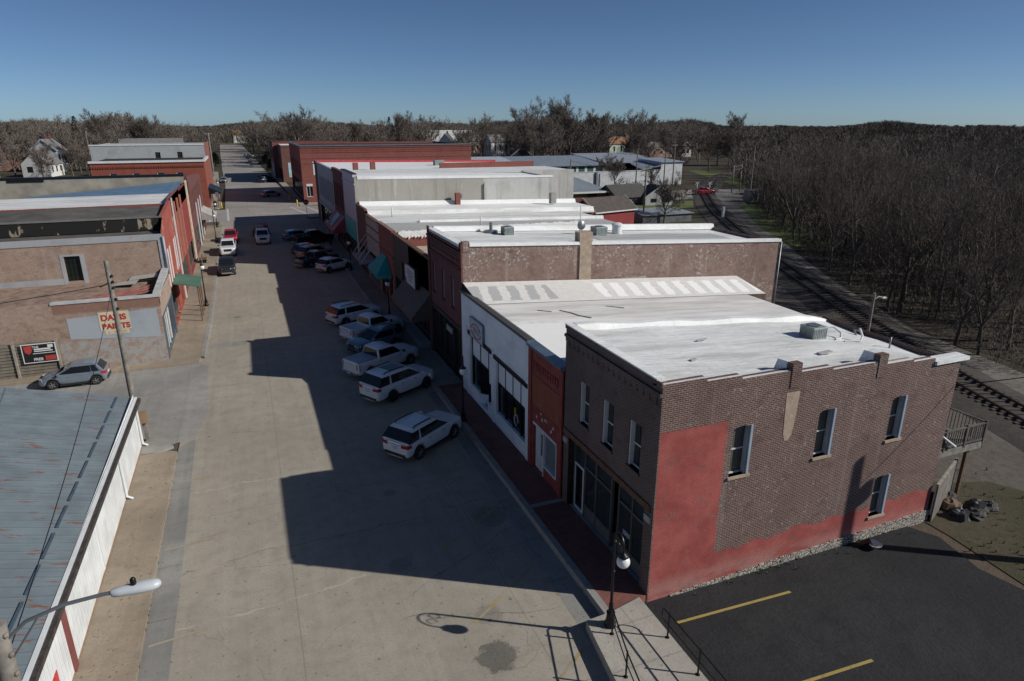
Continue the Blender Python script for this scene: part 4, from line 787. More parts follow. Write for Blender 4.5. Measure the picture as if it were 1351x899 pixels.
    k=MB(); F.box(k,88,88.9,0,9.9,0,.16); k.build('yellow_pilaster',plain('pale_tan',(.62,.52,.38),.7),t); shopfront(t,F,80,91,.2,3.2,5)
    # tan parapet building
    t=thing('brick_building','building with long tan rendered parapet and black coping at end of left row','brick building',(-6.6,92,0)); Tp=PL((0,92.2,0),(1,0,0),(0,-1,0))
    w=MB(); Tp.wall(w,-60,-6.9,6,10.15); w.build('parapet_wall',plain('tan_render',(.30,.27,.22),.9,var=.25,vs=.5),t)
    w=MB(); Tp.box(w,-60,-6.9,10.15,10.4,-.6,.06); Tp.box(w,-25,-21.5,9.9,10.15,0,.1); w.build('coping',M_black,t)
    w=MB(); F.wall(w,92,119,0,8.6,[(93+i*2.5,94+i*2.5,5.4,8) for i in range(10)]+[(93,118,.3,3.3)],.3); w.hexa([(-6.9,92.9,8.6),(-6.6,92.9,8.6),(-6.6,119,8.6),(-6.9,119,8.6),(-6.9,92.9,10.1),(-6.6,92.9,10.1),(-6.6,119,8.7),(-6.9,119,8.7)]); w.quad((-60,119,0),(-6.6,119,0),(-6.6,119,8.4),(-60,119,8.4)); w.build('front_wall',BR_dred,t)
    for i in range(10): window(F,(93+i*2.5,94+i*2.5,5.4,8),t,M_glass,M_trim,.2,.08)
    shopfront(t,F,93,118,.2,3.3,8)
    r=MB(); r.hexa([(-60,92.8,9.5),(-6.9,92.8,9.5),(-6.9,119,8.2),(-60,119,8.2),(-60,92.8,9.6),(-6.9,92.8,9.6),(-6.9,119,8.35),(-60,119,8.35)]); r.build('roof',M_dark,t)
    for u in (101,106,111): k=MB(); F.box(k,u,u+.5,0,6,0,.1); k.build('white_pilaster',M_trim,t)
    for u0,u1,m in ((109,117,M_conc),): awning(t,F,u0,u1,3.9,2.8,1.9,m,'metal_awning')
    # across the cross street
    t=thing('brick_building','orange red brick building with zigzag brick cornice across the cross street on the left','brick building',(-7,148,0)); Sd=PL((0,148,0),(1,0,0),(0,-1,0)); F=PL((-7,0,0),(0,1,0),(1,0,0))
    hs=[(-23.7,-22.5,5.6,7.2),(-19.8,-18.6,5.6,7.2),(-15.6,-14.4,5.6,7.2),(-12.2,-11,5.6,7.2)]
    BRo=brick('orange_red_brick',(.27,.065,.04),(.21,.055,.036),(.3,.12,.08),soot=.2)
    w=MB(); Sd.wall(w,-26.7,-7,0,9.1,hs,.2); F.wall(w,148,165,0,9.1,[(149,164,.3,3.4)],.2); w.quad((-26.7,148,0),(-26.7,165,0),(-26.7,165,9.1),(-26.7,148,9.1))
    for i in range(48): Sd.box(w,-26.6+i*.41,-26.6+i*.41+.2,8.1,8.5,0,.15)
    w.build('wall',BRo,t)
    for h in hs: window(Sd,h,t,M_glass,M_trim,.15,.1,(0,1),M_trim)
    w=MB(); Sd.box(w,-26.9,-6.8,9.1,9.5,-.4,.22); F.box(w,148,165,9.1,9.5,-.3,.2); w.build('cornice',M_trim,t)
    r=MB(); slab(r,-26.6,-7.1,148.4,164.9,9.2,9.2); r.build('roof',M_dark,t); shopfront(t,F,149,164,.2,3.4,5)
    awning(t,F,149,160,4.0,2.9,2.2,M_black,'metal_awning')
    t=thing('concrete_building','streaked gray concrete building behind the orange red brick one','concrete building',(-7.4,165.1,0)); Sd=PL((0,165.1,0),(1,0,0),(0,-1,0)); F=PL((-7.4,0,0),(0,1,0),(1,0,0))
    hs=[(-17.2,-16.2,9.0,10.4),(-12.9,-11.9,9.0,10.4)]
    w=MB(); Sd.wall(w,-29.2,-7.4,0,11.8,hs,.2); w.quad((-29.2,165.1,0),(-29.2,190,0),(-29.2,190,11.8),(-29.2,165.1,11.8)); w.build('wall',flake('streaked_concrete',(.36,.38,.38),(.16,.15,.14),1.,(.56,.72),vert=.15),t)
    w=MB(); F.wall(w,165.1,190,0,12.1); w.build('front_wall',BR_red,t)
    w=MB(); Sd.box(w,-29.3,-7.4,11.8,12.05,-.5,.1); w.build('coping',M_trim,t)
    for h in hs: window(Sd,h,t,M_dark,M_black,.15,.08)
    r=MB(); slab(r,-29,-7.5,165.5,190,11.7,11.7); r.build('roof',M_wgray,t)
left_row()
# metal shed bottom left
def shed():
    t=thing('metal_shed','white ribbed metal shed with rust spotted blue gray roof','shed',(-6.65,20,0))
    F=PL((-6.65,0,0),(0,1,0),(1,0,0))
    w=MB(); F.wall(w,6,36.5,0,2.95); w.quad((-6.65,36.5,0),(-6.65,36.5,2.75),(-17,36.5,5.3),(-17,36.5,0)); w.build('wall',ribbed('white_ribbed_wall',(.74,.76,.76),1,3.4,0,.4,0,.15),t)
    r=MB(); dz=.0135
    def e(y): return 2.72+(36.6-y)*dz
    r.hexa([(-6.5,6,e(6)-.08),(-6.5,36.65,e(36.6)-.08),(-17.2,36.65,5.35),(-17.2,6,5.75),(-6.5,6,e(6)),(-6.5,36.65,e(36.6)),(-17.2,36.65,5.43),(-17.2,6,5.85)]); r.build('roof',ribbed('blue_gray_roof',(.175,.21,.228),1,2.1,.75,.5,.0,.35),t)
    g=MB(); g.hexa([(-6.5,6,e(6)-.2),(-6.36,6,e(6)-.2),(-6.36,36.6,e(36.6)-.2),(-6.5,36.6,e(36.6)-.2),(-6.5,6,e(6)-.03),(-6.36,6,e(6)-.03),(-6.36,36.6,e(36.6)-.03),(-6.5,36.6,e(36.6)-.03)]); g.build('gutter',plain('rusty_gutter',(.05,.04,.035),.7,var=.4,vs=4),t)
    g=MB(); g.hexa([(-6.62,6,e(6)+.03),(-6.5,6,e(6)+.0),(-6.5,36.6,e(36.6)+.0),(-6.62,36.6,e(36.6)+.03),(-6.62,6,e(6)+.06),(-6.5,6,e(6)+.04),(-6.5,36.6,e(36.6)+.04),(-6.62,36.6,e(36.6)+.06)]); g.build('roof_edge_trim',M_trim,t)
    g=MB()
    for i in range(15):
        y=9+i*1.85; zz=e(y)+.9*.244; g.hexa([(-7.39,y,zz-.02),(-7.32,y,zz-.05),(-7.32,y+1.5,zz-.07),(-7.39,y+1.5,zz-.04),(-7.39,y,zz+.06),(-7.32,y,zz+.04),(-7.32,y+1.5,zz+.02),(-7.39,y+1.5,zz+.04)])
    g.build('roof_strip',plain('slate_strip',(.06,.085,.11),.5),t)
    for y in (36.2,30.6): k=MB(); k.tube([(-6.45,y,e(y)-.15),(-6.58,y,2.4),(-6.58,y,.3),(-6.35,y,.14)],.06); k.build('downpipe',M_pipe,t)
    k=MB(); F.box(k,20.0,20.35,.0,2.85,.0,.06); k.build('door_post',plain('oxide_red',(.20,.06,.05),.7),t)
    k=MB(); F.box(k,25.3,25.36,.0,2.9,.0,.03); k.build('wall_seam',M_trim,t)
    k=MB(); F.box(k,18.3,18.75,.95,1.4,.0,.02); k.build('red_notice',plain('notice_red',(.5,.05,.04),.5),t)
    k=MB(); F.box(k,6,36.5,.0,.16,.0,.03); k.build('base_strip',plain('rust_stain',(.28,.17,.1),.9),t)
shed()
# =================================================================== ground
G_base=ground_mat('grass_and_dirt',[(.062,.055,.036),(.075,.064,.045),(.05,.05,.028)])
G_dirt=ground_mat('bare_dirt',[(.115,.088,.066),(.135,.105,.08),(.08,.062,.045)],(.15,1.2))
G_gravel=ground_mat('gravel',[(.185,.168,.148),(.22,.20,.175),(.125,.112,.098)],(.2,1.8))
G_yard=ground_mat('yard_gravel',[(.135,.118,.10),(.16,.14,.118),(.085,.072,.06)],(.25,2.2))
G_ballast=ground_mat('ballast',[(.085,.073,.064),(.10,.088,.078),(.055,.047,.042)],(.3,3))
G_green=ground_mat('spring_grass',[(.12,.15,.05),(.10,.13,.045),(.13,.13,.065)],(.12,1.2))
G_leaf=ground_mat('leaf_litter',[(.06,.05,.038),(.075,.062,.045),(.045,.042,.028)],(.1,1.2))
G_mixed=ground_mat('patchy_grass',[(.075,.066,.042),(.10,.08,.056),(.055,.06,.026)],(.35,2.2))
G_asph=ground_mat('asphalt_lot',[(.027,.027,.029),(.037,.037,.039),(.021,.021,.023)],(.12,.8),.85)
C_road=concrete('street_concrete',(.355,.315,.258),(7.35,14.),.22,var=.1,lines=((21.2,.10,.05,1,-4,2.6),(24.4,.05,.035,0,-4,9),(30.5,.03,.04,1,-4,2.6),(36.2,-.05,.03,0,-3.5,9),(17.6,.55,.03,0,3.5,9),(19.4,-.25,.03,0,3.2,8.7),(44,.02,.04,0,-4,9.5),(52,.06,.04,1,-4,3),(27.3,.3,.022,0,-4,0)),spots=((5.8,15.9,.75,.8),(3.9,21.6,.5,.25),(8.3,23.5,.9,.4),(-2,61,.4,.5),(6.2,17.8,.55,.35),(4.6,27,.35,.4)),joint=.62)
C_light=concrete('side_street_concrete',(.31,.295,.27),(5,4.2),.45,joint=.7)
C_gut=concrete('gutter_concrete',(.27,.26,.24),(2.5,3.1),.95,var=.3)
C_tan=concrete('tan_sidewalk',(.31,.25,.185),None,.7,var=.25)
C_walk=concrete('sidewalk_concrete',(.33,.29,.24),(1.9,1.9),.45)
C_curb=concrete('curb_concrete',(.30,.285,.265),None,.6,False)
C_far=concrete('far_street_concrete',(.30,.275,.25),(5,7),.4)
def one(name,pts,z,m): 
    b=MB(); sheet(b,pts,z); return struct(name,b,m)
one('ground',[(-3000,-400),(3000,-400),(3000,4500),(-3000,4500)],-.08,G_base)
one('town_ground',[(-80,-20),(45,-20),(45,126),(-80,126)],-.05,G_dirt)
one('street',[(-4.85,-10),(9.8,-10),(9.8,126),(-4.85,126)],0,C_road)
one('gutter',[(-4.86,-10),(-4.0,-10),(-3.95,24),(-4.08,36.4),(-4.86,35.6)],.004,C_gut)
one('gutter',[(8.75,10),(9.78,10),(9.78,38),(9.3,38)],.004,C_gut)
one('side_street',[(-70,36.9),(-6.9,36.9),(-5.4,36.0),(-4.1,36.6),(-3.6,40),(-3.85,48.4),(-4.4,49.3),(-70,49.3)],.008,C_light)
one('cross_street',[(-250,126),(110,126),(110,144),(-250,144)],.0,C_far)
one('far_street',[(-4.2,144),(10.4,144),(8.5,200),(7.2,278),(4.8,420),(1,600),(-15,600),(-11.5,443),(-7.3,278),(-5,200)],.0,C_far)
one('parking_lot',[(11.25,2),(26.5,2),(25.6,6.5),(25.2,10.5),(24.6,13.2),(25.1,15.2),(24.4,16.5),(11.25,16.5)],0,G_asph)
one('gravel_yard',[(25.5,16.2),(31,14.5),(42,18.5),(58,62),(44,80),(30,60),(26,30)],-.03,G_yard)
one('yard_grass',[(24.4,4),(34,4),(34,13),(31.5,17.5),(29.3,18.2),(27.0,22),(25.6,20),(25.6,15)],-.02,G_mixed)
one('gravel_road',[(42.8,10),(48,10),(48.2,26),(50.4,36.4),(57,49.5),(64,61.8),(84.3,93.7),(112.8,133),(108,138),(104,131),(76.3,88),(60,61.5),(51.5,45.5),(43.4,24)],-.02,G_gravel)
one('level_crossing_road',[(84,128),(110,133),(150,128),(200,122),(200,133),(150,141),(100,143),(84,140)],-.012,C_far)
one('verge',[(70,70),(78,68),(104,112),(96,113),(78,86)],-.015,G_green)
one('verge',[(122,142),(150,142),(172,205),(150,205)],-.02,G_green)
one('verge',[(60,118),(84,112),(92,123),(60,128)],-.02,G_green)
one('woods_floor',[(48.4,8),(400,8),(400,600),(130,480),(113.5,133.5),(84.8,93.5),(64.4,61.5),(57.4,49.2),(50.8,36.2)],-.06,G_leaf)
# kerbs and pavements
def zs(x,y): return .30-(y-16.4)*.0065
b=MB(); b.prism([(9.8,16.0),(10.06,16.0),(10.06,123),(9.8,123)],-.05,lambda x,y: max(.15,zs(x,y))); struct('kerb',b,C_curb)
BR_walk=brick('brick_paving',(.17,.06,.045),(.12,.045,.038),(.10,.07,.06),soot=.3)
def walkbrick():
    m,nt,bb=new_mat('herring_brick'); p=pos(nt); bt=nd(nt,'ShaderNodeTexBrick',{'Vector':p,'Color1':(.26,.088,.068,1),'Color2':(.19,.068,.055,1),'Mortar':(.12,.085,.07,1),'Scale':1.,'Mortar Size':.006,'Brick Width':.21,'Row Height':.105})
    c=mix(nt,math_(nt,'MULTIPLY',ramp(nt,noise(nt,p,1.1,6),.4,.7),.5),bt.outputs[0],(.11,.05,.04)); setc(nt,bb,c); bb.inputs['Roughness'].default_value=.85; return m
b=MB(); b.prism([(10.06,16.0),(11.72,16.35),(11.72,38.5),(10.06,38.5)],-.05,lambda x,y: zs(x,y)-.004); struct('brick_pavement',b,walkbrick())
b=MB(); b.box(10.07,11.68,23.05,23.3,.1,.262); struct('pavement_joint',b,C_curb)
b=MB(); b.box(10.06,11.8,38.5,123,-.05,.146); struct('pavement',b,C_walk)
b=MB(); b.prism([(11.29,16.25),(10.05,15.98),(9.0,15.9),(8.66,13.4),(8.2,4),(11.24,4),(11.24,12.4)],-.05,.38); struct('landing_pavement',b,concrete('landing_concrete',(.40,.37,.32),(2.6,1.7),.5))
b=MB(); b.prism([(-6.65,2),(-4.86,2),(-4.86,34.9),(-5.2,35.1),(-6.65,35.1)],-.05,.12); struct('pavement',b,C_tan)
b=MB(); b.prism([(-6.9,35.3),(-5.9,35.2),(-5.1,35.7),(-5.6,36.9),(-6.9,37.2)],-.05,.1); struct('pavement_corner',b,C_light)
b=MB(); b.prism([(-70,49.2),(-4.5,49.2),(-4.45,50.45),(-70,50.45)],-.05,.14); struct('pavement',b,C_tan)
b=MB(); b.prism([(-6.6,50.45),(-4.45,50.45),(-4.3,60),(-4.5,121),(-6.6,121)],-.05,.14); struct('pavement',b,C_tan)
b=MB(); b.prism([(-4.45,50.45),(-4.18,50.3),(-4.02,60),(-4.22,121),(-4.5,121),(-4.3,60)],-.05,.15); struct('kerb',b,C_curb)
b=MB(); b.prism([(-12,145.5),(-5.6,145.5),(-5.0,147.5),(-5.6,166),(-8.2,260),(-11,260),(-7,166),(-7,148)],-.05,.13); struct('pavement',b,C_walk)
b=MB(); b.prism([(10.2,145),(60,145.5),(60,149.9),(11.4,149.9),(11.3,182),(10.5,243),(8.6,243),(9.6,182)],-.05,.13); struct('pavement',b,C_walk)
b=MB(); b.prism([(-11.5,600),(4,590),(60,640),(-60,640)],-.05,.3); struct('far_grass_bank',b,ground_mat('dry_yellow_grass',[(.22,.19,.09),(.2,.17,.09),(.16,.14,.07)]))
# markings
M_yel=flake('worn_yellow_paint',(.38,.27,.07),(.335,.295,.245),2.2,(.40,.56)); M_yel2=flake('yellow_line',(.36,.27,.075),(.06,.058,.055),2.6,(.56,.72))
def stripe(name,a,c,w,z,m):
    a=Vector((*a,0));c=Vector((*c,0)); d=(c-a).normalized(); n=Vector((-d.y,d.x,0))*w/2
    b=MB(); sheet(b,[tuple((a-n)[:2]),tuple((c-n)[:2]),tuple((c+n)[:2]),tuple((a+n)[:2])],z); return struct(name,b,m)
for a,c in (((12.06,15.04),(16.86,14.84)),((14.0,11.48),(16.9,11.34)),((12.0,11.5),(13.2,11.5))): stripe('lot_line',a,c,.11,.006,M_yel2)
for y in (13.2,17.6,21.9,26.2): stripe('bay_line',(5.6,y),(8.7,y+2.1),.1,.006,M_yel)
for y in (20.5,26,31.6): stripe('bay_line',(-4.7,y),(-2.9,y+.2),.1,.012,M_yel)
for x in (-6.4,-3.4): stripe('crosswalk_line',(x,126.5),(x-.4,145),.35,.006,plain('white_road_paint',(.5,.5,.48),.7))
for a,c in (((11,127),(8.2,144)),((14,127),(11.2,144))): stripe('crosswalk_line',a,c,.3,.006,plain('white_road_paint',(.5,.5,.48),.7))
def blot():
    for q,(x0,y0,w_,h_) in enumerate(((-3.9,52.5,2.6,1.0),)):
        b=MB(); sheet(b,[(x0,y0),(x0+w_,y0+.1),(x0+w_,y0+h_+.1),(x0,y0+h_)],.006); struct('road_patch',b,C_light)
blot()
def weeds():
    q=random.Random(77); b=MB()
    def tuft(x,y,z,s):
        for k in range(5): a=q.uniform(0,6.28); l=s*q.uniform(.6,1.3); d=Vector((math.cos(a)*.5,math.sin(a)*.5,1)); w=Vector((-math.sin(a),math.cos(a),0))*s*.12; p=Vector((x,y,z)); b.add([p-w,p+w,p+d*l],[(0,1,2)])
    for i in range(330):
        u=q.random()
        if u<.3: tuft(-4.88+q.uniform(-.04,.06),q.uniform(15,35),.01,q.uniform(.05,.12))
        elif u<.45: tuft(q.uniform(13,25.4),16.22-q.random()**2*.5,.0,q.uniform(.06,.16))
        elif u<.55: tuft(9.8-q.random()*.05,q.uniform(17,60),.01,q.uniform(.05,.1))
        else: tuft(q.uniform(25,33),q.uniform(9,19),-.03,q.uniform(.08,.22))
    o=b.build('weeds',plain('weed_green',(.09,.11,.035),.9,var=.4,vs=.6)); tag(o,'sparse green and yellow weeds along kerbs, foundation and rear yard','weeds',None,'stuff')
weeds()
# railway
TRK=[(34.5,6),(37.6,14),(40.05,20.6),(43.1,28.5),(50.12,43.5),(58.6,60.6),(68,78),(75.5,91),(83.21,104),(90,114.5),(96.78,124.6),(105,136.5),(116.7,149),(135,170),(155,189),(190,222)]
def off(pl,d):
    out=[]
    for i,p in enumerate(pl):
        a=Vector(pl[max(i-1,0)]);b=Vector(pl[min(i+1,len(pl)-1)]); t=(b-a).normalized(); out.append((p[0]-t.y*d,p[1]+t.x*d))
    return out
def dens(pl,k=6):
    out=[]
    for i in range(len(pl)-1):
        p0=Vector(pl[max(i-1,0)]);p1=Vector(pl[i]);p2=Vector(pl[i+1]);p3=Vector(pl[min(i+2,len(pl)-1)])
        for j in range(k):
            t=j/k; out.append(tuple(.5*((2*p1)+(p2-p0)*t+(2*p0-5*p1+4*p2-p3)*t*t+(3*p1-p0-3*p2+p3)*t**3)))
    out.append(pl[-1]); return out
TD=dens(TRK)
def rail_track():
    t=thing('railroad_track','single railroad track on dark ballast curving away beside the woods','railroad track',(50,43,0))
    b=MB(); rows=[off(TD,d) for d in (-2.9,-1.5,1.5,2.9)]; zz=(-.02,.22,.22,-.02); n=len(TD)
    for r,z in zip(rows,zz): b.v+= [(x,y,z) for x,y in r]
    for k in range(3):
        for i in range(n-1): b.f.append([k*n+i,k*n+i+1,(k+1)*n+i+1,(k+1)*n+i]); b.mi.append(0); b.sm.append(True)
    b.build('ballast',G_ballast,t)
    k=MB(); acc=0
    for i in range(n-1):
        a=Vector(TD[i]);c=Vector(TD[i+1]); L=(c-a).length; ang=math.atan2(c.y-a.y,c.x-a.x); s=-acc
        while s<L:
            if s>=0 and a.y<150: q=a+(c-a)*s/L; k.cbox((q.x,q.y,.23),(.24,2.6,.12),0,ang)
            s+=.62
        acc=(L-(s-.62))
    k.build('crosstie',plain('creosote_tie',(.06,.051,.044),.95),t)
    for d in (-.75,.75): k=MB(); k.tube([(x,y,.38) for x,y in off(TD,d)],.085,6); k.build('rail',plain('rusty_rail',(.075,.055,.045),.5,.6),t)
rail_track()
# =================================================================== vehicles
M_tyre=plain('tyre_rubber',(.015,.015,.016),.85,var=.1); M_rim=plain('alloy_rim',(.45,.46,.47),.35,.25,var=.05); M_rimd=plain('dark_rim',(.06,.06,.065),.4,.6)
M_cglass=glass('car_glass',(.012,.014,.017),.05,.2); M_tail=plain('tail_lamp_red',(.36,.02,.02),.25,var=.1); M_head=plain('head_lamp_clear',(.55,.56,.57),.15,var=.1); M_cblk=plain('black_plastic',(.018,.018,.019),.6,var=.1); M_chr=plain('chrome_trim',(.6,.6,.6),.2,.9,var=.05); M_plate=plain('licence_plate',(.5,.52,.52),.5)
def paint(name,col,metal=.0): return plain('car_paint_'+name,col,.28,metal,var=.03,coat=.6)
def vehicle(name,label,cat,kind,gx,gy,head,pm,L=4.9,W=1.95,H=1.75,wb=2.86,lod=0,tonneau=None,rim=None,sunroof=False,rails=True,group=None,grille=None):
    t=thing(name,label,cat,(0,0,0),group)
    rw=.37 if kind!='hatch' else .31
    xr=-wb/2; xf=wb/2; 
    fo=(.86 if kind=='suv' else .9) if kind!='hatch' else .78
    x1=xf+fo; x0=x1-L; g=.27 if kind!='hatch' else .2
    belt=H*(.635 if kind=='suv' else .62 if kind=='hatch' else .64)
    hoodz=belt-.03 if kind!='hatch' else belt-.07
    ar=rw+.06
    xs=sorted(set([round(v,3) for v in [x0,x0+.06,x0+.2,xr-ar,xr+ar,xf-ar,xf+ar,x1-.45,x1-.28,x1-.16,x1-.08,x1-.03,x1,x0+.03,x0+.12]+[xr+ar*math.cos(R(a)) for a in range(20,180,20)]+[xf+ar*math.cos(R(a)) for a in range(20,180,20)]+[xr+ar+.25,(xr+xf)/2,xf-ar-.25]]))
    if kind=='pickup':
        cabr=xr+.62 ; bedend=x0+.06; xs=sorted(set(xs+[round(cabr-.06,3),round(cabr,3),round(bedend+.001,3)]))
        if tonneau is None: pass
    xcb=xf-.35 if kind!='pickup' else xf-.62     # windscreen base
    def hw(x):
        w=W/2
        e=max(0,(x-(x1-1.0))/1.0); w-= .10*e**2+.16*e**9
        e=max(0,((x0+.75)-x)/.75); w-=(.07*e**2+.13*e**10 if kind!='pickup' else .03*e**2+.05*e**10)
        return w
    def zt(x):
        if x>xcb: f=(x-xcb)/(x1-xcb); return hoodz-(.09 if kind!='hatch' else .2)*f**1.5-(.16*max(0,(f-.8)/.2)**2.5)
        if kind in('suv','hatch') and x<x0+.25: return belt-.05*((x0+.25-x)/.25)
        return belt
    def zb(x):
        for c in (xr,xf):
            if abs(x-c)<=ar+.001: return max(g,rw+math.sqrt(max(0,ar*ar-(x-c)**2)))
        e=max(0,(x-(x1-.3))/.3)*.07+max(0,((x0+.3)-x)/.3)*.1
        return g+e
    b=MB(); rings=[]
    for x in xs:
        h=hw(x); a=zb(x); z=zt(x); bed=kind=='pickup' and tonneau is None and bedend<x<cabr-.03
        zm=max(a+.03,(a+z)*.5+.05); zsh=max(zm+.02,z-.13)
        i1=(h*.86,z) if not bed else (h*.86,z); i2=(h*.80,z+.012) if not bed else (h*.86,g+.32); i3=(0,z+.035) if not bed else (0,g+.32)
        rings.append([(0,g),(h-.27,g),(h-.27,a),(h*.975,a),(h,zm),(h*.985,zsh),(h*.95,z),i1,i2,i3])
    k=len(rings[0]); n=len(xs); vs=[]
    for x,rg in zip(xs,rings):
        vs+=[(x,y_,z_) for y_,z_ in rg]+[(x,-y_,z_) for y_,z_ in rg[::-1]]
    m=2*k; fs=[]
    for i in range(n-1):
        for j in range(m): fs.append((i*m+j,i*m+(j+1)%m,(i+1)*m+(j+1)%m,(i+1)*m+j))
    fs+=[tuple(range(m))[::-1],tuple(range((n-1)*m,n*m))]
    b.add(vs,fs,0,True); body=b.build('body',pm,t,sharp=50)
    md=body.modifiers.new('Subdivision','SUBSURF'); md.levels=1; md.render_levels=1
    # cabin
    if kind=='pickup': rb,rt,ft,fb=cabr,cabr+.16,xcb-.80,xcb+.02
    elif kind=='suv': rb,rt,ft,fb=x0+.09,x0+.62,xcb-.95,xcb+.12
    else: rb,rt,ft,fb=x0+.08,x0+.55,xcb-.85,xcb+.2
    hb=W/2*.95; ht=W/2*.69; hm=W/2*.775
    def cab(sc=0):
        return [[(rb,hb,belt-.03),(rt-.08,hm,H-.12),(rt+.12,ht,H-.035)],[(fb,hb*.90,belt-.04),(ft+.16,hm*.97,H-.13),(ft-.12,ht*.97,H-.05)]]
    c=MB(); A,B=cab()
    mid=[(( rt+ft)/2,hm+.02,H-.085),((rt+ft)/2,ht+.01,H+.005)]
    P=lambda p,s:(p[0],p[1]*s,p[2])
    for s in (1,-1):
        c.quad(P(A[0],s),P(B[0],s),P(B[1],s),P(A[1],s)); 
        c.add([P(A[1],s),P(B[1],s),P(B[2],s),P(mid[1],s),P(A[2],s)],[(0,1,2,3,4)])
    c.quad(P(A[0],1),P(A[0],-1),P(A[1],-1),P(A[1],1)); c.quad(P(A[1],1),P(A[1],-1),P(A[2],-1),P(A[2],1))
    c.quad(P(B[0],1),P(B[0],-1),P(B[1],-1),P(B[1],1)); c.quad(P(B[1],1),P(B[1],-1),P(B[2],-1),P(B[2],1))
    c.quad(P(A[2],1),P(A[2],-1),P(mid[1],-1),P(mid[1],1)); c.quad(P(mid[1],1),P(mid[1],-1),P(B[2],-1),P(B[2],1))
    c.build('roof',pm,t,bev=.05)
    def pane(a,b_,c_,d_,u0,u1,v0,v1,off=.008,mb=None,sk=0.):
        a,b_,c_,d_=map(Vector,(a,b_,c_,d_)); f=lambda u,v:(a*(1-u)+b_*u)*(1-v)+(d_*(1-u)+c_*u)*v
        q=[f(u0,v0),f(u1,v0),f(u1-sk,v1),f(u0+sk,v1)]; nn=(q[1]-q[0]).cross(q[3]-q[0]).normalized(); cc=sum(q,Vector())/4
        if nn.dot(cc-Vector((0,0,H*.6)))<0: nn=-nn
        mb.hexa([*(p-nn*.02 for p in q),*(p+nn*off for p in q)])
    wm=MB(); pane(P(B[0],1),P(B[0],-1),P(B[1],-1),P(B[1],1),.05,.95,.06,.97,mb=wm); wm.build('windshield',M_cglass,t)
    wm=MB(); pane(P(A[0],1),P(A[0],-1),P(A[1],-1),P(A[1],1),-.01 if kind=='suv' else .07,1.01 if kind=='suv' else .93,.12,.95,off=.03,mb=wm); wm.build('rear_window',M_cglass,t)
    cuts={'suv':[(-.012,.235),(.285,.575),(.583,.88)],'pickup':[(.06,.452),(.462,.86)],'hatch':[(.09,.235),(.26,.545),(.553,.87)]}[kind]
    for s in (1,-1):
        for i,(u0,u1) in enumerate(cuts):
            wm=MB(); sk=.0
            a,b_,c_,d_=P(A[0],s),P(B[0],s),P(B[1],s),P(A[1],s)
            if i==len(cuts)-1:
                a_,bb_,cc_,dd_=map(Vector,(a,b_,c_,d_)); f=lambda u,v:(a_*(1-u)+bb_*u)*(1-v)+(dd_*(1-u)+cc_*u)*v
                q=[f(u0,.1),f(u1+.07,.1),f(u1+.02,.93),f(u0,.93)]; nn=Vector((0,s,.25)).normalized(); wm.hexa([*(p-nn*.02 for p in q),*(p+nn*.03 for p in q)])
            else: pane(a,b_,c_,d_,u0,u1,.1,.93,off=.03,mb=wm)
            wm.build('side_window',M_cglass,t)
    # wheels
    for wx in (xr,xf):
        for s in (1,-1):
            yy=s*(W/2-.125); k=MB(); k.lathe((wx,yy,rw),[(rw*.62,-.11),(rw*.93,-.115),(rw,-.07),(rw,.07),(rw*.93,.115),(rw*.62,.11)],20,axis='Y'); w_=k.build('wheel',M_tyre,t)
            if lod<2:
                k=MB(); k.lathe((wx,yy+s*.06,rw),[(rw*.64,-.03),(rw*.64,.052*1),(rw*.56,.03),(rw*.15,.03),(.03,.04)] if s>0 else [(rw*.64,.03),(rw*.64,-.052),(rw*.56,-.03),(rw*.15,-.03),(.03,-.04)],20,axis='Y')
                for a in range(5):
                    aa=2*math.pi*a/5; k.bar((wx+rw*.08*math.cos(aa),yy+s*.102,rw+rw*.08*math.sin(aa)),(wx+rw*.58*math.cos(aa),yy+s*.108,rw+rw*.58*math.sin(aa)),.055,.02)
                k.build('rim',rim or M_rim,w_)
    # lamps, grille, bumpers
    e=hw(x0); zl=belt-.17
    for s in (1,-1):
        k=MB()
        if kind=='pickup': k.hexa([(x0-.02,s*e*.80,zl-.27),(x0+.10,s*(W/2+.01),zl-.27),(x0+.08,s*(e-.05),zl-.27),(x0+.02,s*e*.8,zl-.27),(x0-.02,s*e*.80,zl+.1),(x0+.10,s*(W/2+.005),zl+.1),(x0+.08,s*(e-.05),zl+.1),(x0+.02,s*e*.8,zl+.1)])
        else: k.hexa([(x0-.02,s*e*.6,zl-.06),(x0+.02,s*(W/2-.1),zl-.06),(x0+.26,s*(hw(x0+.26)+.012),zl-.03),(x0+.2,s*e*.6,zl-.06),(x0-.015,s*e*.6,zl+.12),(x0+.03,s*(W/2-.1),zl+.12),(x0+.26,s*(hw(x0+.26)+.01),zl+.12),(x0+.2,s*e*.6,zl+.12)])
        k.build('tail_light',M_tail,t)
        k=MB(); f=hw(x1); zh=hoodz-.27
        k.hexa([(x1+.01,s*f*.62,zh-.04),(x1-.22,s*(hw(x1-.22)+.008),zh-.02),(x1-.22,s*(f-.1),zh-.02),(x1-.05,s*f*.62,zh-.04),(x1+.008,s*f*.62,zh+.1),(x1-.24,s*(hw(x1-.24)+.004),zh+.12),(x1-.24,s*(f-.1),zh+.12),(x1-.05,s*f*.62,zh+.1)])
        k.build('headlight',M_head,t)
        k=MB(); mx=xcb-.1; k.cbox((mx,s*(W/2+.09),belt+.08),(.13,.2,.15)); k.build('mirror',pm if kind!='pickup' else M_cblk,t)
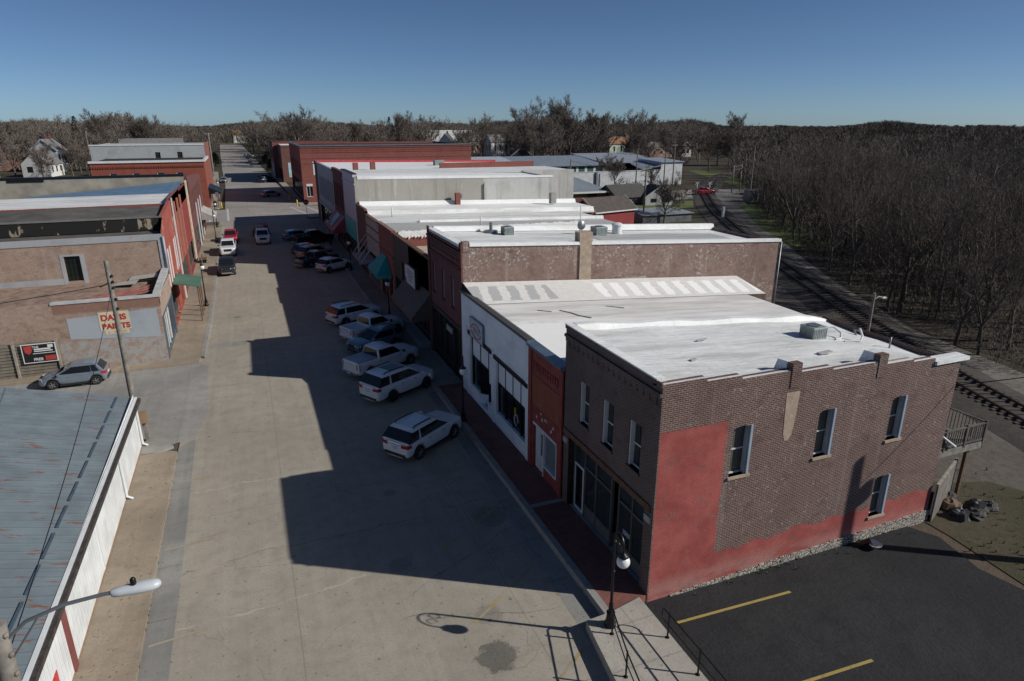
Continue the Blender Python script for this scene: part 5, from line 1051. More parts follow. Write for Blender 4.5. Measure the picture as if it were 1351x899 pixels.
        if lod<1:
            k=MB()
            for hx in (xr+.75,xf-1.0): k.cbox((hx,s*(W/2-.012),belt-.16),(.2,.05,.035))
            k.build('door_handle',M_chr,t)
            k=MB(); k.cbox(((xr+xf)/2,s*(W/2-.015),g+.06),(wb-2*ar-.06,.06,.12)); k.build('sill_trim',M_cblk,t)
    k=MB(); f=hw(x1)*.6; k.hexa([(x1-.06,-f,zh-.2),(x1+.015,-f,zh-.2),(x1+.015,f,zh-.2),(x1-.06,f,zh-.2),(x1-.06,-f,zh+.1),(x1+.012,-f,zh+.1),(x1+.012,f,zh+.1),(x1-.06,f,zh+.1)]); k.build('grille',grille or M_cblk,t)
    k=MB(); f=hw(x1)*.93; k.hexa([(x1-.1,-f,g+.06),(x1+.03,-f*.85,g+.06),(x1+.03,f*.85,g+.06),(x1-.1,f,g+.06),(x1-.1,-f,g+.2),(x1+.03,-f*.85,g+.2),(x1+.03,f*.85,g+.2),(x1-.1,f,g+.2)]); k.build('front_bumper',M_cblk if kind!='pickup' else M_chr,t)
    k=MB(); f=hw(x0)*.97; bz=g+.1; k.hexa([(x0-.04-(.1 if kind=='pickup' else 0),-f*.9,bz),(x0+.1,-f,bz),(x0+.1,f,bz),(x0-.04-(.1 if kind=='pickup' else 0),f*.9,bz),(x0-.04-(.1 if kind=='pickup' else 0),-f*.9,bz+.15),(x0+.1,-f,bz+.15),(x0+.1,f,bz+.15),(x0-.04-(.1 if kind=='pickup' else 0),f*.9,bz+.15)]); k.build('rear_bumper',M_cblk if kind!='pickup' else M_chr,t)
    if lod<1:
        k=MB(); k.cbox((x0-.008,0,zl-.12 if kind!='pickup' else bz+.07-.0),(.03 if kind!='pickup' else .3,.32,.14 if kind!='pickup' else .1)); k.build('licence_plate',M_plate,t)
        k=MB(); k.cbox((x0-.004,0,belt-.12),(.02,.7,.03)); k.build('trim_bar',M_chr,t)
    if kind=='suv' and rails:
        for s in (1,-1): k=MB(); k.tube([(rt+.15,s*ht*.93,H-.01),(rt+.3,s*ht*.93,H+.055),(ft-.45,s*ht*.93,H+.055),(ft-.3,s*ht*.93,H-.005)],.034,6); k.build('roof_rail',M_cblk,t)
    if sunroof: k=MB(); k.hexa([(ft-1.35,-ht*.72,H-.02),(ft-.25,-ht*.7,H-.04),(ft-.25,ht*.7,H-.04),(ft-1.35,ht*.72,H-.02),(ft-1.35,-ht*.72,H+.016),(ft-.25,-ht*.7,H+.002),(ft-.25,ht*.7,H+.002),(ft-1.35,ht*.72,H+.016)]); k.build('sunroof',M_cglass,t)
    if tonneau: k=MB(); k.hexa([(x0+.1,-W*.41,belt),(cabr-.05,-W*.41,belt),(cabr-.05,W*.41,belt),(x0+.1,W*.41,belt),(x0+.1,-W*.41,belt+.07),(cabr-.05,-W*.41,belt+.09),(cabr-.05,W*.41,belt+.09),(x0+.1,W*.41,belt+.07)]); k.build('bed_cover',tonneau,t); 
    if kind=='pickup' and not tonneau: k=MB(); k.box(x0+.08,cabr-.08,-W*.425,W*.425,g+.31,g+.335); k.build('bed_liner',M_cblk,t)
    t.location=(gx,gy,0.002); t.rotation_euler=(0,0,R(head)); ORG[t.name]=(gx,gy,0)
    return t
P_w=paint('white',(.70,.72,.74)); P_w2=paint('pearl',(.70,.71,.72)); P_blue=paint('slate_blue',(.10,.17,.23),.3); P_navy=paint('navy',(.02,.045,.075),.3); P_tan=paint('champagne',(.36,.32,.26),.4); P_blk=paint('black',(.018,.02,.022)); P_red=paint('red',(.34,.015,.035)); P_sil=paint('silver_blue',(.26,.32,.38),.5); P_silv=paint('silver',(.42,.44,.46),.5); P_ltb=paint('light_blue',(.14,.28,.42),.2)
vehicle('parked_suv','white SUV with black roof rails parked alone nearest on the shaded side of the street','SUV','suv',7.36,31.22,35.3,P_w,4.6,1.93,1.72)
vehicle('parked_suv','white full size SUV with glass sunroof panel beside the covered white pickup','SUV','suv',7.75,38.9,30,P_w,4.9,2.0,1.88,2.85,sunroof=True,rim=M_rimd)
vehicle('pickup_truck','white pickup truck with a flat gray bed cover','pickup truck','pickup',7.6,43.6,27,P_w2,5.35,1.98,1.85,3.4,tonneau=plain('gray_bed_cover',(.30,.35,.39),.5,var=.08))
vehicle('parked_suv','slate blue SUV backed in facing the street between two white pickups','SUV','suv',7.85,47.9,206,P_blue,4.3,1.85,1.66,2.6)
vehicle('pickup_truck','white pickup truck with an open empty bed','pickup truck','pickup',8.4,51.35,25,P_w,5.25,1.96,1.86,3.3,rim=M_rimd)
vehicle('parked_suv','white SUV with roof rails parked beyond the open bed white pickup','SUV','suv',7.6,56.0,23,P_w,4.75,1.93,1.72,2.9)
vehicle('parked_suv','small white crossover parked by itself near the teal awning','SUV','suv',8.55,77.9,35,P_w,4.35,1.88,1.65,2.85,rails=False)
vehicle('pickup_truck','dark navy pickup truck parked behind the small white crossover','pickup truck','pickup',7.2,82.0,33,P_navy,5.6,1.95,1.78,3.5)
vehicle('parked_suv','champagne tan SUV with pale roof between two dark blue vehicles','SUV','suv',7.4,86.3,33,P_tan,4.8,1.9,1.8,2.8)
vehicle('parked_car','dark blue hatchback parked behind the tan SUV','car','hatch',6.9,89.6,33,P_navy,4.4,1.8,1.5,2.65)
vehicle('pickup_truck','black pickup truck parked by the red and gray awning','pickup truck','pickup',8.4,98.2,20,P_blk,5.8,2.0,1.9,3.65)
vehicle('parked_car','light blue hatchback farthest in the shaded parking row','car','hatch',6.6,102.0,20,P_ltb,4.5,1.8,1.5,2.65)
vehicle('pickup_truck','black pickup truck parked along left kerb facing the camera','pickup truck','pickup',-3.0,81.4,-90,P_blk,5.3,1.85,1.75,3.3,lod=1)
vehicle('pickup_truck','white pickup truck parked at left kerb behind the black one','pickup truck','pickup',-3.0,93.7,-90,P_w,5.8,2.03,1.93,3.65,lod=1)
vehicle('pickup_truck','bright red pickup truck parked at left kerb behind the white one','pickup truck','pickup',-2.75,103.5,-91,P_red,5.4,1.9,1.78,3.4,lod=1)
vehicle('pickup_truck','white pickup truck driving in mid street shade towing a red trailer','pickup truck','pickup',1.5,101.4,-90,P_w2,5.8,2.03,1.93,3.65,lod=1)
vehicle('parked_car','silver blue hatchback parked at the side street kerb by the painted brick wall','car','hatch',-11.75,48.15,180,P_sil,3.85,1.68,1.5,2.45)
vehicle('parked_car','silver car far down the street at the left kerb','car','hatch',-5.6,214,-92,P_silv,4.6,1.8,1.45,2.7,lod=2)
vehicle('pickup_truck','red pickup truck with white cab crossing the railroad track','pickup truck','pickup',102.6,133.2,-6,P_red,5.4,1.95,1.8,3.4,lod=1)
for (x,y,h,pm,lb,k) in ((5.6,167,30,P_silv,'gray hatchback at the far corner before the red brick building','hatch'),(6.3,209,30,P_navy,'navy SUV in the shade outside the brown building','suv'),(6.0,216,30,P_blk,'black SUV in the shade outside the brown building','suv'),(5.2,300,20,P_blk,'black SUV parked in sun beyond the brick buildings','suv'),(4.8,312,20,P_navy,'navy hatchback parked on the grass side far down the street','hatch'),(4.2,352,20,P_navy,'navy SUV at the far end of the street','suv'),(3.6,368,20,P_silv,'silver SUV at the far end of the street','suv')):
    vehicle('parked_suv' if k=='suv' else 'parked_car',lb,'SUV' if k=='suv' else 'car',k,x,y,h,pm,4.7,1.85,1.7 if k=='suv' else 1.48,2.75,lod=2)
def trailer():
    t=thing('flatbed_trailer','small red flatbed trailer with a tan load behind the white pickup','trailer',(1.5,108.5,0)); m=plain('trailer_red',(.33,.04,.035),.6)
    k=MB(); k.box(.5,2.5,106,111,.62,.75); k.bar((1.5,104.4,.55),(1.5,106.2,.62),.12); k.build('deck',M_wood,t)
    k=MB()
    for x in (.5,2.5):
        k.bar((x,106,1.35),(x,111,1.35),.08)
        for y in (106,107.7,109.3,111): k.bar((x,y,.7),(x,y,1.4),.08)
    k.bar((.5,111,1.35),(2.5,111,1.35),.08); k.build('side_rail',m,t)
    k=MB(); k.box(.8,1.9,106.6,109.4,.76,1.45); k.build('tan_load',M_tan,t,bev=.1); k=MB(); k.box(1.95,2.4,107,110,.76,1.7); k.build('red_load',m,t,bev=.06)
    for x in (.38,2.62):
        for y in (108,109): k=MB(); k.lathe((x,y,.36),[(.2,-.09),(.35,-.1),(.36,.0),(.35,.1),(.2,.09)],16,axis='X'); k.build('wheel',M_tyre,t)
trailer()
# =================================================================== street furniture
M_globe=plain('milky_globe',(.72,.72,.70),.25,var=.03)
def street_lamp(label,x,y,z,dx,dy,h=3.75,group='black globe lamps along the street'):
    t=thing('street_lamp',label,'street lamp',(x,y,z),group)
    b=MB(); b.lathe((x,y,z),[(.20,0),(.20,.14),(.165,.18),(.13,.5),(.15,.54),(.09,.6),(.07,.9)],14); b.build('base',M_black,t)
    b=MB(); b.tube([(x,y,z+.85),(x,y,z+h)],[.055,.04],10); b.lathe((x,y,z+h*.62),[(.05,0),(.075,.03),(.05,.07)],10); b.build('post',M_black,t)
    n=14; L=.66
    pts=[(x,y,z+h)]+[(x+dx*L*.5*(1-math.cos(a)),y+dy*L*.5*(1-math.cos(a)),z+h+.36*math.sin(a)) for a in [math.pi*i/n for i in range(1,n+1)]]+[(x+dx*L,y+dy*L,z+h-.12)]
    b=MB(); b.tube(pts,.028,8)
    b.tube([(x+dx*(.13+.1*math.cos(a)),y+dy*(.13+.1*math.cos(a)),z+h-.02+.13*math.sin(a)) for a in [2*math.pi*i/12 for i in range(13)]],.016,6)
    b.tube([(x+dx*(.42+.12*math.cos(a)),y+dy*(.42+.12*math.cos(a)),z+h+.05+.12*math.sin(a)) for a in [2*math.pi*i/12 for i in range(10)]],.014,6); b.build('crook_arm',M_black,t)
    gx,gy=x+dx*L,y+dy*L
    b=MB(); b.lathe((gx,gy,z+h-.28),[(.17,0),(.15,.06),(.06,.12),(.04,.18)],12); b.build('collar',M_black,t)
    b=MB(); b.lathe((gx,gy,z+h-.46),[(.02,-.205)]+[(.215*math.cos(a),.215*math.sin(a)) for a in [R(q) for q in range(-75,76,15)]]+[(.03,.207)],18); b.build('globe',M_globe,t)
    return t
street_lamp('black globe lamp on the sunlit landing at the near corner of the brick building',9.64,15.42,.38,-.1,-.99,3.45,None)
street_lamp('black globe lamp on brick pavement in front of the white storefront',10.0,32.7,.2,-.2,-.98)
street_lamp('black globe lamp at kerb in front of the dark sloped awning',10.35,54.9,.15,-.2,-.98)
street_lamp('black globe lamp at kerb beside the gray rod hung canopy',10.3,76.5,.15,-.2,-.98)
street_lamp('black globe lamp on left pavement beside the green canopy',-4.62,65.6,.15,.2,-.98,4.2)
street_lamp('black globe lamp on left pavement behind the red pickup truck',-4.73,103.4,.15,.2,-.98,4.2)
street_lamp('black globe lamp at left pavement end near the cross street crosswalk',-5.0,118.5,.15,.2,-.98,4.2)
street_lamp('black globe lamp on shaded right pavement near the red and gray awning',10.3,95.3,.15,-.2,-.98)
street_lamp('black globe lamp on left pavement past the cross street beside the orange red building',-5.6,160,.15,.2,-.98,4.4)
# globe lamp's near railing pair
def railing(label,pts,z):
    t=thing('hand_railing',label,'railing',(pts[0][0],pts[0][1],z)); P=[Vector((x,y,z)) for x,y in pts]; b=MB()
    up=lambda p,h:p+Vector((0,0,h)); d=(P[0]-P[1]).normalized()
    b.tube([up(P[-1],.92)]+[up(p,.92) for p in P[::-1][1:]]+[up(P[0],.92)+d*.25,up(P[0],.86)+d*.36,up(P[0],.72)+d*.40,up(P[0],.58)+d*.36,up(P[0],.5)+d*.25,up(P[0],.5)],.025,8); b.build('handrail',M_black,t)
    b=MB(); b.tube([up(p,.5) for p in P],.02,8); b.build('mid_rail',M_black,t)
    for p in P: b=MB(); b.tube([p,up(p,.98)],.03,8); b.lathe(p,[(.07,0),(.07,.015),(.03,.03)],10); b.build('post',M_black,t)
railing('black pipe hand railing on the street edge of the sunlit landing',[(9.5,15.05),(9.0,13.35),(8.6,11.6),(8.4,10)],.38)
railing('black pipe hand railing beside the asphalt lot on the sunlit landing',[(11.1,14.25),(11.08,12.62),(11.05,11.0),(11.02,9.4)],.38)
# utility poles and wires
M_pole=plain('weathered_pole',(.20,.18,.155),.9,var=.3,vs=3)
def utility_pole(label,x,y,h,r=.15,arm=None,arms=1,extra=False,name='utility_pole',z0=-.1):
    t=thing(name,label,'utility pole',(x,y,0),)
    b=MB(); b.tube([(x,y,z0),(x,y,h*.5),(x,y,h)],[r*1.15,r,r*.75],10); b.build('pole',M_pole,t)
    if arm is not None:
        dx,dy=math.cos(R(arm)),math.sin(R(arm))
        for k in range(arms):
            z=h-.35-k*1.1; b=MB(); b.bar((x-dx*1.2,y-dy*1.2,z),(x+dx*1.2,y+dy*1.2,z),.1,.12); a=b.build('crossarm',M_pole,t)
            i=MB()
            for q in (-1.1,-.55,.55,1.1): i.lathe((x+dx*q,y+dy*q,z+.06),[(.03,0),(.06,.05),(.05,.12),(.02,.16)],8)
            i.build('insulator',M_gray,a)
    if extra: b=MB(); b.lathe((x+.55,y+.05,h-2.0),[(.2,0),(.22,.05),(.22,.7),(.15,.78)],14); b.build('transformer',M_gray,t)
    return t
t=utility_pole('wooden utility pole by the metal shed corner in front of the painted brick wall',-6.95,37.9,9.75,.14)
b=MB(); 
for z in (8.9,8.6,8.3,7.7,7.2): b.lathe((-6.95+.16,37.8,z),[(.03,0),(.06,.04),(.06,.1),(.03,.14)],8); b.bar((-6.95,37.9,z+.02),(-6.78,37.8,z+.02),.03)
b.bar((-7.4,37.7,8.45),(-6.9,37.85,8.65),.05); b.build('insulator_bracket',M_black,t)
t=thing('meter_post','short wooden post with a brown meter box at the shed corner','meter post',(-6.5,36.95,0)); b=MB(); b.bar((-6.4,36.9,-.05),(-6.5,37.0,1.75),.2); b.build('post',M_pole,t); b=MB(); b.box(-6.66,-6.22,36.68,36.82,1.2,1.85); b.build('meter_box',plain('rust_box',(.26,.17,.1),.7),t)
# near street light on a pole at the bottom left
t=thing('street_light','pale cobra head street light on long arm from wooden pole at bottom left','street light',(-4.75,11.5,0))
b=MB(); b.tube([(-4.85,11.4,-.1),(-4.8,11.45,4),(-4.72,11.5,8.35)],[.2,.17,.14],14); 
for z in (8.1,7.7,7.3): b.lathe((-4.6,11.42,z),[(.03,0),(.05,.05),(.03,.1)],8)
b.build('pole',M_pole,t)
b=MB(); b.tube([(-4.7,11.5,7.95),(-4.3,11.47,8.3),(-3.7,11.42,8.5),(-3.1,11.38,8.56),(-2.92,11.37,8.56)],.035,8); b.tube([(-4.7,11.5,7.5),(-4.1,11.45,8.36)],.02,6); b.build('arm',M_gray,t)
b=MB(); pr=[(0,.05,.06),(.04,.085,.075),(.15,.1,.085),(.32,.12,.095),(.5,.135,.1),(.66,.125,.09),(.74,.09,.07),(.78,.04,.03)]; vs=[];n=12
for s,w_,h_ in pr:
    for j in range(n): a=2*math.pi*j/n; vs.append((-2.98+s,11.37+w_*math.cos(a),8.55+h_*math.sin(a)))
b.add(vs,[(i*n+j,i*n+(j+1)%n,(i+1)*n+(j+1)%n,(i+1)*n+j) for i in range(len(pr)-1) for j in range(n)]+[tuple(range(n))[::-1],tuple(range((len(pr)-1)*n,len(pr)*n))],0,True); b.build('lamp_head',plain('pale_lamp_housing',(.50,.53,.55),.4,var=.05),t)
b=MB(); b.lathe((-2.62,11.37,8.64),[(.05,0),(.05,.1),(.03,.13)],10); b.build('photocell',M_black,t)
def wire(label,a,c,sag=.6,r=.014,n=16):
    a=Vector(a);c=Vector(c); b=MB(); b.tube([a+(c-a)*i/n-Vector((0,0,sag*4*(i/n)*(1-i/n))) for i in range(n+1)],r,5); return tag(b.build('overhead_wire',M_black),label,'wire')
wire('thin dark wire running over the metal shed roof between two poles',(-6.85,37.7,8.5),(-4.72,11.5,7.6),.5,.012)
wire('dark wire sagging from the wooden pole across the brick wall to the left',(-7.1,37.7,8.55),(-30,45,6.2),.5,.018)
# pole that throws its shadow on the side wall of the corner building
utility_pole('tall wooden utility pole with transformer standing right of the asphalt lot',30.4,10.7,10.6,.2,None,1,True)
wire('dark wire from the pole by the asphalt lot to the rear of the corner building',(30.3,10.8,9.2),(25.7,16.25,6.3),.15,.02)
# poles behind
PO=[('utility pole beside the red gabled shed',64.2,99.5,9.3,.16,20,2),('utility pole in front of the gray roofed workshop',66.5,133,8.9,.16,20,1),('utility pole at the left end of the white warehouse wall',101,148,9.5,.16,15,1),('leaning dark pole in front of the white warehouse',97,155,9.5,.16,None,1),
('utility pole at the right end of the white warehouse',110,157,11,.17,15,1),('tall pole right beside the dark signal cabinet',104.2,119.2,11.6,.15,None,1),('brown pole beside the green verge past the crossing',120.3,140.4,9,.15,None,1),
('slim gray pole behind the long red brick building parapet',36.4,324,13,.2,None,1),('gray pole on the right of the far street',7.2,318,12,.2,100,1),('pole with street light on the left of the far street',-8.9,236,13.5,.19,10,1),('second pole on the left of the far street',-10.6,285,13,.19,10,1),('leaning white topped pole left of the gray concrete building',-46.6,262,14,.2,None,1),('pole in the yard left of the orange red brick building',-31,210,11,.17,None,1)]
for q in PO: utility_pole(q[0],q[1],q[2],q[3],q[4],q[5],q[6])
for nm,a,c,s in (('long pale wire running high past the town trees',(36.4,324,12.5),(110,157,10.2),2.5),('pale wire crossing above the railroad beyond the warehouse',(110,157,10.5),(150,140,12.5),1.2),('lower pale wire crossing above the railroad beyond the warehouse',(101,148,9.2),(150,143,9.5),1.5),('wire between the poles near the red shed and the workshop',(64.2,99.5,8.9),(66.5,133,8.6),.6)): wire(nm,a,c,s,.035)
t=thing('street_light','curved arm street light on wooden pole behind the corner building roof','street light',(36.3,29.2,0)); b=MB(); b.tube([(36.3,29.2,-.1),(36.3,29.2,6.1)],[.12,.08],10); b.build('pole',M_pole,t); b=MB(); b.tube([(36.3,29.2,5.5),(36.4,29.15,5.75),(36.65,29.1,5.85),(36.85,29.05,5.8)],.025,8); b.build('arm',M_pipe,t); b=MB(); b.cbox((36.95,29.0,5.78),(.3,.14,.08)); b.build('lamp_head',M_pipe,t)
# crossing equipment
def signal_frame():
    t=thing('signal_gantry','dark railroad signal frame beyond the crossing beside the green verge','signal',(111,133.5,0)); b=MB()
    for x,y in ((111,133.5),(117,137.8)): b.tube([(x,y,-.1),(x,y,6.6)],.14,8)
    b.build('post',M_pole,t); b=MB(); b.bar((110.5,133.2,6.3),(117.3,138,6.3),.1); b.bar((110.5,133.2,5.5),(117.3,138,5.5),.1)
    for i in range(8): f=i/8; g=(i+1)/8; b.bar((110.7+6.4*f,133.3+4.6*f,5.5+.8*(i%2)),(110.7+6.4*g,133.3+4.6*g,6.3-.8*(i%2)),.06)
    b.build('truss',M_gray,t)
signal_frame()
t=thing('signal_cabinet','dark gray signal cabinet standing by the railroad crossing','cabinet',(103.2,117.5,0)); b=MB(); b.box(101.9,104.5,116.7,118.5,-.1,2.3); b.build('cabinet_body',M_gray,t,bev=.04); b=MB(); b.box(101.8,104.6,116.6,118.6,2.302,2.4); b.build('roof',M_gray,t); b=MB(); b.box(102.2,103.1,116.66,116.7,.2,2.1); b.box(103.2,104.2,116.66,116.7,.2,2.1); b.build('door',plain('dark_door',(.1,.11,.12),.5,.4),t)
t=thing('crossing_signal','tilted silver backed railroad crossing signal beside the track behind white roofs','signal',(73.4,90.2,0)); b=MB(); b.tube([(73.4,90.2,-.1),(73.4,90.2,3.2)],.07,8); b.build('post',M_gray,t); b=MB(); b.cbox((73.6,90.1,2.3),(.75,.2,1.7),0,.4); b.build('signal_back',plain('silver_back',(.45,.52,.58),.4,.5),t)
for x,y,lb in ((96.6,128.2,'crossing flasher post nearest the left end of the red pickup'),(99.2,127,'crossing flasher post in front of the red pickup')):
    t=thing('crossing_signal',lb,'signal',(x,y,0)); b=MB(); b.tube([(x,y,-.1),(x,y,3.4)],.09,8); b.build('post',M_gray,t); b=MB(); b.bar((x-.55,y,3.0),(x+.55,y,3.6),.2,.05); b.bar((x-.55,y-.02,3.6),(x+.55,y-.02,3.0),.2,.05); b.build('crossbuck',M_trim,t)
# corner things at the cross street
def stop_sign():
    t=thing('stop_sign','red octagonal stop sign at the cross street corner','stop sign',(9.9,126.2,0)); b=MB(); b.tube([(9.9,126.2,0),(9.9,126.2,3.1)],.04,6); b.build('post',M_gray,t)
    P=PL((9.9,126.14,2.75),(1,0,0),(0,-1,0)); b=MB(); P.poly(b,[(.52*math.cos(R(22.5+45*k)),.52*math.sin(R(22.5+45*k))) for k in range(8)],0,.03); f=b.build('sign_face',plain('stop_red',(.42,.02,.03),.5,var=.05),t); ORG[f.name]=(9.9,126.2,0)
    text(P,-.4,-.14,.034,'STOP',.34,M_trim,f,align='LEFT',bold=.01)
stop_sign()
M_by=plain('bollard_yellow',(.65,.42,.03),.5)
for x,y,lb in ((9.7,146.2,'yellow bollard at the kerb corner right of the far street'),(-4.9,147.2,'yellow bollard at the kerb corner left of the far street'),(9.0,158,'yellow bollard farther along the right kerb of the far street')):
    b=MB(); b.lathe((x,y,0),[(.14,0),(.14,1.05),(.1,1.15),(.03,1.18)],10); tag(b.build('bollard',M_by),lb,'bollard')
t=thing('litter_bin','dark litter bin on the far left corner pavement beside a sign post','litter bin',(-6.1,149,.13)); b=MB(); b.lathe((-6.1,149,.13),[(.3,0),(.36,.9),(.38,.95),(.2,1.1)],14); b.build('bin_body',M_black,t)
t=thing('sign_post','small sign board on post at far left corner of the cross street','sign',(-5.5,148.3,0)); b=MB(); b.tube([(-5.5,148.3,0),(-5.5,148.3,3.0)],.05,6); b.build('post',M_black,t); b=MB(); b.box(-5.8,-5.2,148.24,148.28,2.1,3.1); b.build('sign_face',M_gray,t)
t=thing('wooden_bench','dark bench on left pavement before the pale canopies','bench',(-5.6,88,.14)); b=MB(); b.box(-5.9,-5.4,87.2,88.8,.55,.62); b.build('seat',M_wood,t); b=MB(); b.box(-5.95,-5.88,87.2,88.8,.62,1.0); b.build('backrest',M_wood,t)
for y in (87.4,88.6): b=MB(); b.box(-5.85,-5.45,y-.04,y+.04,.14,.55); b.build('leg',M_black,t)
# rear gate, junk and the fallen lamp by the side wall
t=thing('board_gate','gray board gate panel at the rear corner of the corner building','gate',(25.8,16.1,0)); b=MB()
for i in range(10): b.hexa([(25.8+i*.3,16.1+i*.13,-.1),(25.8+i*.3+.28,16.1+i*.13+.12,-.1),(25.78+i*.3+.28,16.16+i*.13+.12,-.1),(25.78+i*.3,16.16+i*.13,-.1),(25.8+i*.3,16.1+i*.13,1.7),(25.8+i*.3+.28,16.1+i*.13+.12,1.7),(25.78+i*.3+.28,16.16+i*.13+.12,1.7),(25.78+i*.3,16.16+i*.13,1.7)])
b.build('boards',plain('dull_gate_boards',(.15,.135,.115),.9,var=.3,vs=3),t); b=MB(); b.bar((25.8,16.15,1.76),(28.8,17.45,1.76),.1,.06); b.build('top_rail',M_deckw,t)
r=random.Random(5); M_jk=plain('junk_gray',(.075,.072,.066),.9,var=.4,vs=4)
for i,(x,y,s,m,lb) in enumerate(((27.3,15.9,.5,M_cblk,'black rubbish bag heaped below the board gate'),(28.0,15.7,.42,M_jk,'crumpled pale sheet in the junk heap near the gate'),(28.6,16.1,.5,M_cblk,'dark bag farthest right in the junk heap near the gate'),(27.7,16.6,.48,M_wood,'brown log stump in the junk heap near the gate'),(28.3,17.2,.4,M_jk,'gray boulder behind the junk heap near the gate'),(29.2,15.9,.4,M_jk,'gray lump of rubble in grass right of the junk heap'))):
    b=MB(); vs=[];n=9
    for a in range(6):
        for j in range(n): an=2*math.pi*j/n; el=R(-10+a*19); q=s*(1+r.uniform(-.22,.22)); vs.append((x+q*math.cos(an)*math.cos(el),y+q*.9*math.sin(an)*math.cos(el),max(-.05,q*.75*math.sin(el))))
    b.add(vs,[(p*n+j,p*n+(j+1)%n,(p+1)*n+(j+1)%n,(p+1)*n+j) for p in range(5) for j in range(n)]+[tuple(range(5*n,6*n))]); tag(b.build(('rubbish_bag','rubbish_sheet','rubbish_bag','tree_stump','boulder','boulder')[i],m),lb,('bag','sheet','bag','stump','boulder','boulder')[i])
t=thing('floodlight','white bowl of a floodlight lying at foot of the red side wall','floodlight',(21.9,15.6,0)); b=MB(); b.lathe((21.9,15.6,.05),[(.05,0),(.15,.06),(.26,.18),(.27,.19),(.22,.16),(.06,.06)],16); b.build('bowl',M_trim,t); b=MB(); b.bar((21.5,15.9,.05),(21.8,15.7,.3),.25,.2); b.build('housing',M_black,t)
# =================================================================== background buildings
M_rg=plain('gray_shingle',(.16,.155,.15),.9,var=.2); M_rd=plain('dark_shingle',(.07,.065,.062),.9,var=.2); M_rb=plain('brown_shingle',(.17,.145,.12),.9,var=.2)
M_hw=plain('white_siding',(.62,.62,.60),.7,var=.06)
def house(name,label,cat,x,y,w,d,h,rh,rz,wm,rm,rot=0,chim=False,door=True,trim=None,wins=3,ov=.35):
    """gable house: ridge along its local x axis"""
    t=thing(name,label,cat,(0,0,0))
    b=MB(); b.box(-w/2,w/2,-d/2,d/2,-.3,h)
    for s in (-1,1): b.add([(s*w/2,-d/2,h),(s*w/2,d/2,h),(s*w/2,0,h+rh)],[(0,1,2)])
    b.build('wall',wm,t)
    b=MB()
    for s in (-1,1):
        k=rh/(d/2); p=[(-w/2-ov,s*(d/2+ov),h-k*ov),(w/2+ov,s*(d/2+ov),h-k*ov),(w/2+ov,0,h+rh),(-w/2-ov,0,h+rh)]; b.hexa([*p,*((a,c,e+.14) for a,c,e in p)])
    rf=b.build('roof',rm,t)
    if chim: b=MB(); b.box(w*.2,w*.2+.7,-.4,.4,h+rh*.4,h+rh+1.1); b.build('chimney',BR_red,rf)
    S_=PL((0,-d/2,0),(1,0,0),(0,-1,0)); E=PL((-w/2,0,0),(0,-1,0),(-1,0,0))
    for i in range(wins):
        u=-w/2+w*(i+.7)/(wins+.4); b=MB(); S_.box(b,u-.45,u+.45,h*.35,h*.8,0,.04); ww=b.build('window',M_glass,t); b=MB(); S_.box(b,u-.55,u+.55,h*.8,h*.86,0,.06); S_.box(b,u-.55,u+.55,h*.3,h*.35,0,.08); b.build('frame',trim or M_trim,ww)
    b=MB(); E.box(b,-d*.3,-d*.1,h*.35,h*.8,0,.04); E.box(b,d*.1,d*.3,h*.35,h*.8,0,.04); b.build('gable_window',M_glass,t)
    if door: b=MB(); S_.box(b,w*.32,w*.32+.95,0,h*.78,0,.05); b.build('door',M_wood,t)
    if trim:
        b=MB()
        for s in (-1,1):
            k=rh/(d/2)
            for e in (-1,1): b.bar((s*(w/2+ov+.02),e*(d/2+ov),h-k*ov+.05),(s*(w/2+ov+.02),0,h+rh+.05),.05,.3)
        S_.box(b,-w/2-ov,w/2+ov,h-rh/(d/2)*ov-.05,h-rh/(d/2)*ov+.15,ov,ov+.05); b.build('trim',trim,t)
    t.location=(x,y,0); t.rotation_euler=(0,0,R(rot)); return t
M_rshed=ribbed('red_boards',(.25,.03,.03),0,4,0,.7)
house('red_shed','bright red gabled shed with brown roof and white trim behind the white roofs','shed',54.6,96.6,8.6,5.6,3.0,1.75,0,M_rshed,plain('gray_brown_shingle',(.085,.07,.062),.9,var=.2),14,trim=M_trim,wins=0,door=False)
house('gable_house','white gabled cottage with dark roof beside the big bare tree','house',81.2,122,6.5,6,1.7,2.1,0,M_hw,M_rd,75,trim=M_trim,wins=2)
house('gable_house','dark roofed low house left of the white cottage','house',75.5,125.5,8.5,8,1.7,2.1,0,plain('dark_siding',(.14,.12,.11),.8),M_rd,5)
